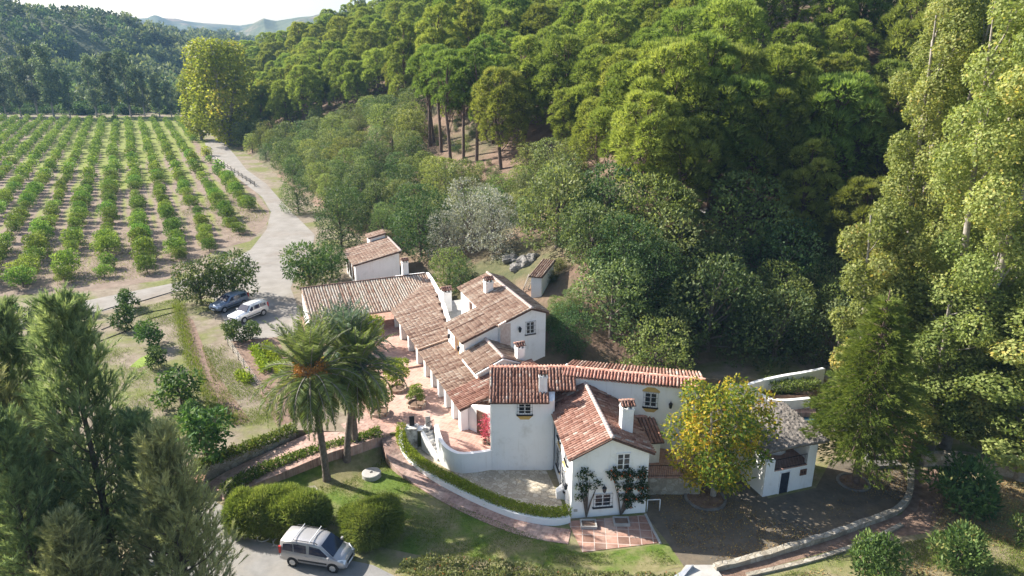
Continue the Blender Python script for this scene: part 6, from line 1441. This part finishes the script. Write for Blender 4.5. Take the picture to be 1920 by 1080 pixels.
lump('distant_orchard', [q[:4] for q in orch[300:]], CIT, 1.0, 'farther rows of the orchard running to the tree line')
print('orchard', len(orch))

# ------------------------------------------------------------------ tree line behind the orchard, plane trees, far hillside
EUC = [mk_tall(230 + i, 26, 5.2, 3600, 'euc', (.9, .42), 'palebark', nl=20, th=.4, stems=1 + i, br=(.22, .36), z0=.2) for i in range(3)]
random.seed(8)
eu = [(12, 118), (40, 105), (72, 82), (102, 78), (132, 128), (182, 100), (214, 96), (246, 90), (272, 126), (300, 135), (322, 150), (-20, 120)]
for i, (px, ty) in enumerate(eu):
    b0 = at(px, 221 + random.uniform(-3, 1), T); zt = aty(px, ty, b0.y).z; plant('eucalyptus_tree', EUC[i % 3], (b0.x, b0.y, T), f'tall eucalyptus beyond the orchard, {ordn([sorted(eu).index(e) for e in [eu[i]]][0])} from left in the tree line', 'tree', 'eucalyptus line beyond the orchard', (max(.6, (zt - T) / 26) * 1.0, max(.6, (zt - T) / 26), (zt - T) / 26))
PL = mk_tall(240, 31, 12.5, 15000, 'plane', (.85, .6), 'palebark', nl=52, z0=.10, th=.9, cone=.30, stems=4, br=(.20, .30)); PL2 = mk_tall(241, 22, 8.0, 7500, 'plane', (.8, .55), 'palebark', nl=30, z0=.12, th=.6, stems=3, br=(.24, .34))
b0 = at(428, 272, T); plant('plane_tree', PL, (b0.x, b0.y, T), 'huge yellow green plane tree at the far end of the dirt road', 'tree', None, (1.18, 1.18, 1.06), .4)
b0 = at(378, 262, T); plant('plane_tree', PL2, (b0.x, b0.y, T), 'smaller yellow plane tree left of the huge one beyond the orchard', 'tree', None, (1.0, 1.0, 1.06), 1.0)
b0 = at(388, 292, T); plant('small_bush', mk_bush(250, H=2.6, R=1.7, n=900, mat='plane', leaf=(.4, .2)), (b0.x, b0.y, T), 'small golden bush at the foot of the huge plane tree', 'bush')
SCR = [mk_bush(260 + i, H=4.2, R=3.2, n=700, mat=m, leaf=(.75, .45), nl=10) for i, m in enumerate(['oakdark', 'euc', 'oak'])]
us = []
for i in range(95):
    px = random.uniform(-30, 420); yy = random.uniform(337, 366); b0 = at(px, 221, T); x = (px - 960) / (1395) * yy; us.append((x, yy, T, random.uniform(.6, 1.3), px))
us.sort(key=lambda q: q[4])
lump('undergrowth', [q[:4] for q in us], SCR, 1.0, 'dark undergrowth along the foot of the tree line')
FAR = [mk_bush(270 + i, H=9, R=5.0, n=150, mat='far', leaf=(2.2, 1.4), nl=8, shell=.25) for i in range(4)]
fcand = []; random.seed(9)
for it in range(30000):
    y = 355 + 1000 * random.random() ** 1.7; x = -y * random.uniform(.30, .78); fcand.append((x, y))
FA = np.array(fcand); FS = sdist(FA[:, 0], FA[:, 1], LFOOT); FZ = left_z(FA[:, 0], FA[:, 1]); grid = {}; far = []
for (x, y), s_, z in zip(fcand, FS, FZ):
    z = max(float(z), T); px, py = proj((x, y, z))
    if px < -20 or px > 520 or s_ < -110: continue
    if s_ < 0 and random.random() < .55: continue
    d = 7.5 + y * .006; key = (int(x // d), int(y // d))
    if any((x - a) ** 2 + (y - c) ** 2 < d * d for i in (-1, 0, 1) for j in (-1, 0, 1) for a, c in grid.get((key[0] + i, key[1] + j), ())): continue
    grid.setdefault(key, []).append((x, y)); far.append((x, y, z - .5, random.uniform(.6, 1.25) * (1.15 if s_ < 20 else 1), px, py))
far.sort(key=lambda q: q[1]); print('far', len(far))
cells = {}
for q in far[:260]: cells.setdefault((int(q[4] // 90), 0 if q[5] > 190 else 1 if q[5] > 150 else 2), []).append(q)
FC = ['at the left edge of the photo', 'behind the left eucalyptus trees', 'behind the middle eucalyptus trees', 'left of the yellow plane trees', 'behind the yellow plane trees', 'right of the yellow plane trees']
FR = ['in the valley bottom', 'on the lower far hillside', 'higher on the far hillside']
for (c, r), qs in cells.items():
    qs.sort(key=lambda q: q[4])
    for i, q in enumerate(qs): plant('hill_tree', FAR[i % 4], q[:3], f"hazy dark rounded tree {FR[r]} {FC[min(max(c, 0), 5)]}", 'tree', f"far trees {FR[r]} {FC[min(max(c, 0), 5)]}", q[3], parts=False)
lump('far_wood', [q[:4] for q in far[260:]], FAR, 1.0, 'far wood covering the blue hazy hillside on the left')
# far wood on the distant ridges' feet and valley
vw = []
for it in range(900):
    y = random.uniform(430, 1300); px = random.uniform(230, 640); x = (px - 960) / 1395 * y; vw.append((x, y, T, random.uniform(.7, 1.4)))
vz = hill_z(np.array([q[0] for q in vw]), np.array([q[1] for q in vw])); lz = left_z(np.array([q[0] for q in vw]), np.array([q[1] for q in vw]))
lump('valley_wood', [(q[0], q[1], max(T, float(a), float(c)), q[3]) for q, a, c in zip(vw, vz, lz)], FAR, .6, 'far wood filling the valley between the hills')

# ------------------------------------------------------------------ big trees close by
PO = [mk_tall(300 + i, 36, 6.1, 78000, 'poplar', (.24, .18), 'palebark', nl=66, z0=.05, th=.5, cone=.16, stems=3, br=(.17, .30)) for i in range(2)]
PS = mk_tall(304, 19, 4.2, 26000, 'poplar', (.26, .2), 'palebark', nl=34, z0=.12, th=.35, cone=.2, stems=2, br=(.24, .36))
for (x, y, k, sc, rz, lab) in ((35.5, 50.5, PO[0], 1.0, .2, 'very tall pale leaved poplar at the right, nearest the layered conifer'), (42.5, 55.0, PO[1], 1.05, 2.0, 'very tall pale leaved poplar at the right edge of the photo'), (46.0, 63.0, PO[0], 1.05, 4.0, 'very tall pale leaved poplar farther back at the right edge'), (36.5, 61.5, PO[1], .98, 5.2, 'very tall pale leaved poplar standing behind the others beside the pines')):
    plant('poplar_tree', k, (x, y, ground(x, y) - .2), lab, 'tree', None, sc, rz)
plant('poplar_tree', PS, (30.2, 54.5, 0), 'lower pale leaved poplar rising just behind the layered conifer', 'tree', None, (1.0, 1.0, 1.05), .5)
plant('poplar_tree', PS, (38.5, 46.0, 0), 'low branched poplar over the garden wall at the right edge', 'tree', None, (1.35, 1.35, .80), 2.5)
plant('poplar_tree', PS, (34.0, 50.0, 0), 'leafy low poplar between the layered conifer and the garden wall', 'tree', None, (1.1, 1.1, .78), 4.1)
c = at(1603, 905, 0); plant('layered_conifer', mk_conifer(310, 15.4, 4.7), (c.x, c.y, 0), 'green conifer with level layered boughs beside the thatched outbuilding', 'tree')
WN = mk_tall(312, 9.0, 4.7, 9500, 'walnut', (.32, .16), 'palebark', nl=32, z0=.14, th=.26, cone=.25, stems=3, br=(.15, .30))
plant('walnut_tree', WN, (14.7, 43.9, 0), 'yellowing walnut tree between the farmhouse and the thatched outbuilding', 'tree', None, 1.0, .3)
CA = [mk_casu(320, 18.5, 4.8, 'casu', 84, 30), mk_casu(321, 13.2, 4.4, 'casub', 74, 28)]
for (x, y, k, sc, rz, lab) in ((-23.2, 33.8, CA[0], 1.0, 0, 'tallest feathery green casuarina at the lower left'), (-17.7, 31.0, CA[1], (.84, .84, .95), 1.0, 'shorter olive brown casuarina beside the gravel drive'), (-28.6, 36.5, CA[0], .92, 2.2, 'dark casuarina at the left edge of the photo'), (-24.8, 30.0, CA[0], .76, 4.0, 'lower feathery casuarina in the bottom left corner'), (-20.2, 33.6, CA[0], .66, 5.1, 'casuarina filling the gap between the tallest and the olive brown one'), (-28.0, 33.0, CA[1], 1.1, 3.0, 'brownish casuarina at the left edge below the dark one'), (-21.5, 28.2, CA[1], .72, 2.0, 'small olive casuarina at the bottom edge left of the drive')):
    plant('casuarina_tree', k, (x, y, -.1), lab, 'tree', None, sc, rz)
c = at(613, 898, .2); mk_palm(330, 8.7, 4.8, 'palm', 76, True, 'date palm with orange fruit clusters standing forward on the lawn', c, None, (-.45, .1))
c = at(650, 862, .6); mk_palm(331, 7.6, 4.2, 'palm', 66, False, 'darker date palm with a thick trunk just right of the fruiting one', c, None, (1.3, .5))
c = at(668, 842, .8); mk_palm(332, 8.4, 4.0, 'palmb', 66, False, 'blue green date palm behind the other two, nearest the ramp', (c.x, c.y, .8), None, (-.4, 1.0))
# ------------------------------------------------------------------ avocado and young trees
AVO = [mk_bush(340 + i, H=5.6, R=3.3, n=5200, mat='avocado', leaf=(.36, .15), nl=18, z0=.20, th=.2, droop=.5, shell=.4) for i in range(2)]
YNG = [mk_bush(350 + i, H=2.0, R=1.1, n=1300, mat='avocado', leaf=(.23, .11), nl=9, z0=.18, th=.06, droop=.3, shell=.5, squash=.9) for i in range(3)]
for px, py, k, sc, lab in ((378, 572, AVO[0], 1.0, 'large leaved avocado tree left of the pair shading the parked cars'), (440, 560, AVO[1], 1.08, 'large leaved avocado tree right of the pair shading the parked cars'), (582, 545, AVO[0], 1.12, 'broad avocado tree between the dirt road and the arcade end'), (622, 520, AVO[1], .8, 'lighter avocado tree close to the white shed')):
    c = at(px, py, T); plant('avocado_tree', k, (c.x, c.y, T), lab, 'tree', None, sc)
yl = [(149, 588, 1.2, 'young tree at the roadside edge of the meadow, left of two'), (241, 578, 1.2, 'young tree at the roadside edge of the meadow, right of two'), (137, 620, 1.2, 'young tree half hidden behind the casuarina tips'), (237, 616, 1.35, 'young bushy tree in the middle of the meadow'), (282, 648, 1.4, 'young tree with a wide crown above the fresh grass patch'), (297, 688, 1.05, 'small young tree at the tip of the fresh grass patch'), (338, 760, 1.75, 'tall young tree beside the grassy ditch'), (362, 788, .9, 'low young tree under the tall one beside the ditch'), (388, 862, 2.1, 'largest young avocado tree above the ramp retaining wall'), (438, 640, 1.2, 'leafy sapling in front of the white estate car, left of two'), (474, 636, 1.0, 'leafy sapling in front of the white estate car, right of two'), (60, 612, 1.1, 'young tree at the road edge by the left casuarinas'), (20, 606, 1.2, 'young tree at the far left beside the dirt road')]
for i, (px, py, sc, lab) in enumerate(yl):
    c = at(px, py, T); plant('young_tree', YNG[i % 3], (c.x, c.y, T), lab, 'tree', None, (sc, sc, sc))
RB = [mk_bush(360 + i, H=3.0, R=1.75, n=2600, mat='avocado', leaf=(.34, .12), nl=12, z0=.08, th=.08, droop=.1, upb=.7) for i in range(2)]
for px, py, k, sc, lab in ((1637, 1085, RB[0], 1.0, 'bushy green loquat shrub at the bottom right, left of the pair on the grass'), (1790, 1068, RB[1], 1.05, 'bushy green loquat shrub at the bottom right, right of the pair on the grass'), (1800, 955, RB[0], 1.35, 'dark shaded shrub below the garden wall on the right'), (1940, 1030, RB[1], .9, 'green shrub cut by the right edge of the photo')):
    c = at(px, py, 0); plant('loquat_bush', k, (c.x, c.y, 0), lab, 'bush', None, sc)
OR = [mk_bush(370 + i, H=2.6, R=1.15, n=2200, mat=m, leaf=(.17, .10), nl=10, z0=.32, th=.07) for i, m in enumerate(['limehedge', 'hedge'])]
for (c, _), k, sc, lab in zip(PLANT, (OR[1], OR[0], OR[1]), (.72, 1.15, 1.1), ('small clipped tree in the planter ring in the middle of the terrace', 'lime green orange tree in the planter ring beside the palms', 'orange tree in the planter ring behind the palm trunks')):
    plant('orange_tree', k, (c.x, c.y, T + .1), lab, 'tree', None, sc)
for px, py, sc, lab in ((690, 655, 1.5, 'bright lime green tree on the terrace behind the palms'), (655, 668, 1.3, 'green tree on the terrace hidden behind the palm crowns')):
    c = at(px, py, T); plant('orange_tree', OR[0], (c.x, c.y, T), lab, 'tree', None, sc)
for px, py, zz, lab in ((865, 520, 3.9, 'bright yucca with sword leaves behind the back court'), (1045, 668, 2.2, 'bright yucca under the dark tree by the upper house gable')):
    c = at(px, py, zz); n = 150; d = unit(n); d[:, 2] = np.abs(d[:, 2]) * .9 + .1; d = nrm(d); C = np.tile((0, 0, .5), (n, 1)) + d * .1; V, F = diamonds(C, d, G_.uniform(.9, 1.5, n), .10); k = MB(); k.tube([(0, 0, -.6), (0, 0, .6)], .12, 6)
    t = empty('yucca', (c.x, c.y, zz), lab, 'plant'); link('leaves', leaf_mesh('leaves', V, F, L['limehedge'], G_.random(n)), t); link('stem', k.mesh('stem', M['bark']), t)
# ------------------------------------------------------------------ clipped bushes, hedges, ivy, vines, beds
def mound(name, line, hw, h, n, mat, label, leaf=(.30, .075)):
    global G_; G_ = np.random.default_rng(len(label)); bl = []; Ls = [Vector(p) for p in line]
    for i in range(len(Ls) - 1):
        for k in range(5):
            q = Ls[i].lerp(Ls[i + 1], k / 5); bl.append((q.x + random.gauss(0, .22), q.y + random.gauss(0, .25), h * .46 + random.gauss(0, .12), hw * random.uniform(.75, 1.12), hw * random.uniform(.7, 1.12), h * .56)); bl.append((q.x + random.gauss(0, hw * .5), q.y + random.gauss(0, hw * .5), h * random.uniform(.6, .86), hw * .42, hw * .42, h * .22))
    C, D, kk = blob_pts(bl, n, .16, .82, -.6); C[:, 2] = np.maximum(C[:, 2], .05); k = 3
    V, F = needles(C, nrm(D + np.array([0, 0, .35])), leaf[0] * 1.5, leaf[1], k, .85); tag(link(name, leaf_mesh(name, V, F, L[mat], np.repeat(.5 + G_.normal(0, .14, len(C)) + clump_tone(kk, .06), k) + G_.normal(0, .06, len(C) * k))), label, 'bush')
m0, m1 = at(472, 985, 0), at(592, 988, 0); mound('clipped_bush', [m0, m0.lerp(m1, .5) + Vector((0, .25, 0)), m1], 1.45, 2.3, 26000, 'hedge', 'long clipped rounded bush beside the drive, left of the pair')
m0, m1 = at(682, 1010, 0), at(734, 1012, 0); mound('clipped_bush', [m0, m1], 1.5, 2.3, 17000, 'hedge', 'rounder clipped bush beside the drive, right of the pair')
random.seed(31)
C, D = hedge_pts([(q[0] + .0, q[1] + .42) for q in hl], .55, lambda i: 1.35 - 1.1 * min(1, i / (nh * .3)), .62, 430); foliage('hedge', C, D, (.12, .07), 'limehedge', 'low lime green hedge behind the curved white garden wall', 'hedge')
C, D = hedge_pts([(q[0], q[1]) for q in rw1], .8, lambda i: 1.2 + .4 * i / len(rw1), .32, 260, .1); foliage('ivy', C, D, (.18, .11), 'ivy', 'ivy strip along the top of the far ramp wall', 'ivy')
C, D = hedge_pts([(q[0], q[1]) for q in rw2], .8, lambda i: .45 + 1.05 * i / len(rw2), .34, 300, .1); foliage('ivy', C, D, (.18, .11), 'ivy', 'ivy strip along the top of the ramp wall beside the lawn', 'ivy')
bed = pix([(760, 1062), (800, 1048), (860, 1052), (940, 1062), (1040, 1076), (1150, 1082), (1270, 1090), (1240, 1110), (1000, 1110), (800, 1095), (740, 1085)], 0.0)
bx0, bx1 = min(p[0] for p in bed), max(p[0] for p in bed); by0, by1 = min(p[1] for p in bed), max(p[1] for p in bed); C = []
while len(C) < 9000:
    x, y = random.uniform(bx0, bx1), random.uniform(by0, by1)
    if in_poly(x, y, bed): C.append((x, y, .15 + .35 * abs(math.sin(x * 2.1) * math.cos(y * 2.6)) + random.uniform(0, .18)))
C = np.array(C); foliage('shrub_bed', C, np.tile((0, 0, 1.0), (len(C), 1)), (.15, .09), 'shrub', 'low flowering ground cover along the bottom edge of the lawn', None, None, 'stuff')
# grassy bank of the ditch
dl = smooth_line([tuple(at(x, y, T).xy) for x, y in ((335, 570), (340, 605), (352, 650), (368, 700), (395, 752), (440, 795))], 6)
C, D = hedge_pts(dl, 1.0, T - .1, .16, 130, .2); foliage('ditch_grass', C, D, (.34, .05), 'grass', 'tall pale grass along the lip of the ditch', None, None, 'stuff', up=1.4)
# lawn tufts near the camera
C = []
lp_ = pix([(560, 890), (640, 870), (716, 828), (745, 880), (850, 945), (1000, 1005), (1085, 1040), (1240, 1030), (1270, 1060), (1000, 1062), (780, 1036), (640, 990), (440, 925)], 0.0); bx0, bx1 = min(p[0] for p in lp_), max(p[0] for p in lp_); by0, by1 = min(p[1] for p in lp_), max(p[1] for p in lp_)
while len(C) < 26000:
    x, y = random.uniform(bx0, bx1), random.uniform(by0, by1)
    if in_poly(x, y, lp_) and math.sin(x * .9 + 1) * math.cos(y * 1.1) + random.gauss(0, .5) > -.1: C.append((x, y, .01))
C = np.array(C); foliage('lawn_tufts', C, np.tile((0, 0, 1.0), (len(C), 1)), (.09, .035), 'grass', 'short grass tufts over the lawn', None, None, 'stuff', up=1.0)
C, D = hedge_pts([at(1440, 728, 2.0), at(1530, 722, 2.0)], 1.6, 1.8, .7, 160, .12); foliage('hedge', C, D, (.2, .12), 'hedge', 'dark hedge between the two white pool walls', 'hedge')
# fallen leaves and weeds
M_lit = mat_leaf('fallen_leaves', [(0, (0.10, 0.055, 0.03)), (0.5, (0.26, 0.17, 0.08)), (0.85, (0.42, 0.30, 0.10)), (1, (0.5, 0.42, 0.15))], .1, .8, 0.0); L['litter'] = M_lit
def scatter(name, poly, n, leaf, mat, label, z=.02, up=.6, clump=None):
    bx0, bx1 = min(p[0] for p in poly), max(p[0] for p in poly); by0, by1 = min(p[1] for p in poly), max(p[1] for p in poly); C = []
    while len(C) < n:
        x, y = random.uniform(bx0, bx1), random.uniform(by0, by1)
        if in_poly(x, y, poly) and (clump is None or math.sin(x * clump + 2) * math.cos(y * clump * 1.3) + math.sin(x * clump * .37 + y * clump * .5) + random.gauss(0, .4) > .15): C.append((x, y, z))
    C = np.array(C); foliage(name, C, np.tile((0, 0, 1.0), (n, 1)), leaf, mat, label, None, None, 'stuff', up=up)
scatter('fallen_leaves', pix([(1215, 930), (1440, 905), (1530, 915), (1690, 870), (1706, 930), (1600, 985), (1410, 1045), (1290, 1058)], 0), 5000, (.11, .08), 'litter', 'fallen leaves scattered over the dark forecourt', .02, -.2, .8)
scatter('fallen_leaves', pix([(1500, 1080), (1600, 1020), (1740, 1000), (1760, 900), (1930, 900), (1930, 1090)], 0), 7000, (.12, .08), 'litter', 'fallen leaves over the grass on the right', .02, -.2, .6)
scatter('grass_tufts', pix([(1460, 1080), (1560, 1045), (1740, 1010), (1930, 960), (1930, 1090)], 0), 12000, (.14, .03), 'grass', 'dry grass tufts on the right bank', .01, 1.6, .9)
scatter('grass_tufts', pix([(60, 640), (160, 600), (335, 560), (345, 640), (370, 720), (430, 800), (372, 880), (250, 800), (180, 700)], T), 14000, (.16, .04), 'grass', 'short weeds and grass tufts over the meadow', T + .01, 1.4, .55)
scatter('grass_tufts', pix([(375, 640), (430, 640), (470, 720), (540, 795), (440, 800), (400, 720)], T), 7000, (.16, .04), 'grass', 'weeds between the ditch and the vegetable plot', T + .01, 1.4, .7)
scatter('grass_tufts', pix([(0, 552), (180, 535), (330, 512), (400, 470), (470, 448), (500, 400), (440, 340), (300, 420), (0, 470)], T), 9000, (.22, .07), 'grass', 'weeds under the nearest orchard rows', T + .02, 1.2, .3)
# vegetable rows
for i, (p0, p1, lab) in enumerate((((478, 655), (500, 700), 'leafy vegetable row nearest the wire fence'), ((500, 650), (530, 705), 'leafy vegetable row nearest the palms'), ((448, 705), (470, 718), 'low pale vegetable clump at the wire fence'))):
    C, D = hedge_pts([at(*p0, T), at(*p1, T)], .5, T, .4, 170, .14); foliage('vegetable_row', C, D, (.26, .14), 'limehedge', lab, 'plant', 'vegetable rows')
# vines on the gable
def vine(name, poly, dens, root, label, flowers=None):
    nrm_ = -WV; o = WP(0, 0, 0); xs_ = [p[0] for p in poly]; ys_ = [p[1] for p in poly]; C = []; t = empty(name, plane_hit(*root, o, nrm_), label, 'climber'); b = MB(); rt = plane_hit(*root, o, nrm_) + nrm_ * .06
    while len(C) < dens:
        px, py = random.uniform(min(xs_), max(xs_)), random.uniform(min(ys_), max(ys_))
        if in_poly(px, py, poly) and math.sin(px * .23 + 1) + math.cos(py * .29) + random.gauss(0, .6) > -.45: q = plane_hit(px, py, o, nrm_) + nrm_ * random.uniform(.03, .32); C.append(tuple(q))
    C = np.array(C); f = foliage('leaves', C, np.tile(tuple(nrm_), (len(C), 1)), (.16, .11), 'vine', None, parent=t); bpy_inv(f, t)
    for k in range(9):
        q = Vector(C[random.randrange(len(C))]); b.tube([rt, rt.lerp(q, .4) + Z * .25 + nrm_ * .02, q], [.05, .03, .012], 5, False)
    b.build('stem', M['bark'], t)
    if flowers:
        Fp = C[G_.choice(len(C), 70)] + np.array(nrm_) * .1; g = foliage('flowers', Fp, np.tile(tuple(nrm_), (len(Fp), 1)), (.16, .12), flowers, None, parent=t); bpy_inv(g, t)
vine('climbing_vine', [(1080, 885), (1095, 875), (1112, 876), (1116, 895), (1128, 898), (1124, 912), (1110, 915), (1098, 925), (1082, 948), (1076, 930)], 430, (1099, 968), 'dark gnarled vine trained on the left of the gable')
vine('climbing_vine', [(1135, 880), (1150, 872), (1170, 876), (1212, 874), (1216, 930), (1190, 948), (1172, 950), (1158, 925), (1150, 900), (1138, 888)], 1600, (1163, 965), 'dense flowering vine on the right half of the gable', 'orange')
t = empty('bougainvillea', at(909, 820, T), 'pink bougainvillea climbing beside the terrace doorway', 'climber'); rt = Vector((-1.75, 48.4, T)); n = 520
C = np.stack([G_.normal(-2.0, .22, n), G_.normal(48.6, .32, n), T + .5 + 1.9 * G_.random(n)], 1); C[:, 0] = np.minimum(C[:, 0], -1.72); f = foliage('flowers', C, np.tile((-1.0, -.4, .2), (n, 1)), (.13, .11), 'pink', None, parent=t); bpy_inv(f, t); b = MB()
for k in range(5): b.tube([rt, tuple(C[k * 40])], [.03, .01], 4, False)
b.build('stem', M['bark'], t)
# ------------------------------------------------------------------ haze
b = MB(); x0, x1, y0, y1, z0, z1 = -2600, 1600, -60, 3300, -4, 330; b.add([(x0, y0, z0), (x1, y0, z0), (x1, y1, z0), (x0, y1, z0), (x0, y0, z1), (x1, y0, z1), (x1, y1, z1), (x0, y1, z1)], [(3, 2, 1, 0), (4, 5, 6, 7), (0, 1, 5, 4), (1, 2, 6, 5), (2, 3, 7, 6), (3, 0, 4, 7)])
hm = bpy.data.materials.new('haze'); hm.use_nodes = True; hn = hm.node_tree; hn.nodes.remove(hn.nodes['Principled BSDF']); pv = hn.nodes.new('ShaderNodeVolumePrincipled'); pv.inputs['Color'].default_value = (.36, .63, 1.0, 1); pv.inputs['Density'].default_value = 0.00015; pv.inputs['Anisotropy'].default_value = 0.0
hn.links.new(pv.outputs[0], hn.nodes['Material Output'].inputs['Volume']); tag(b.build('haze', hm), kind='stuff')
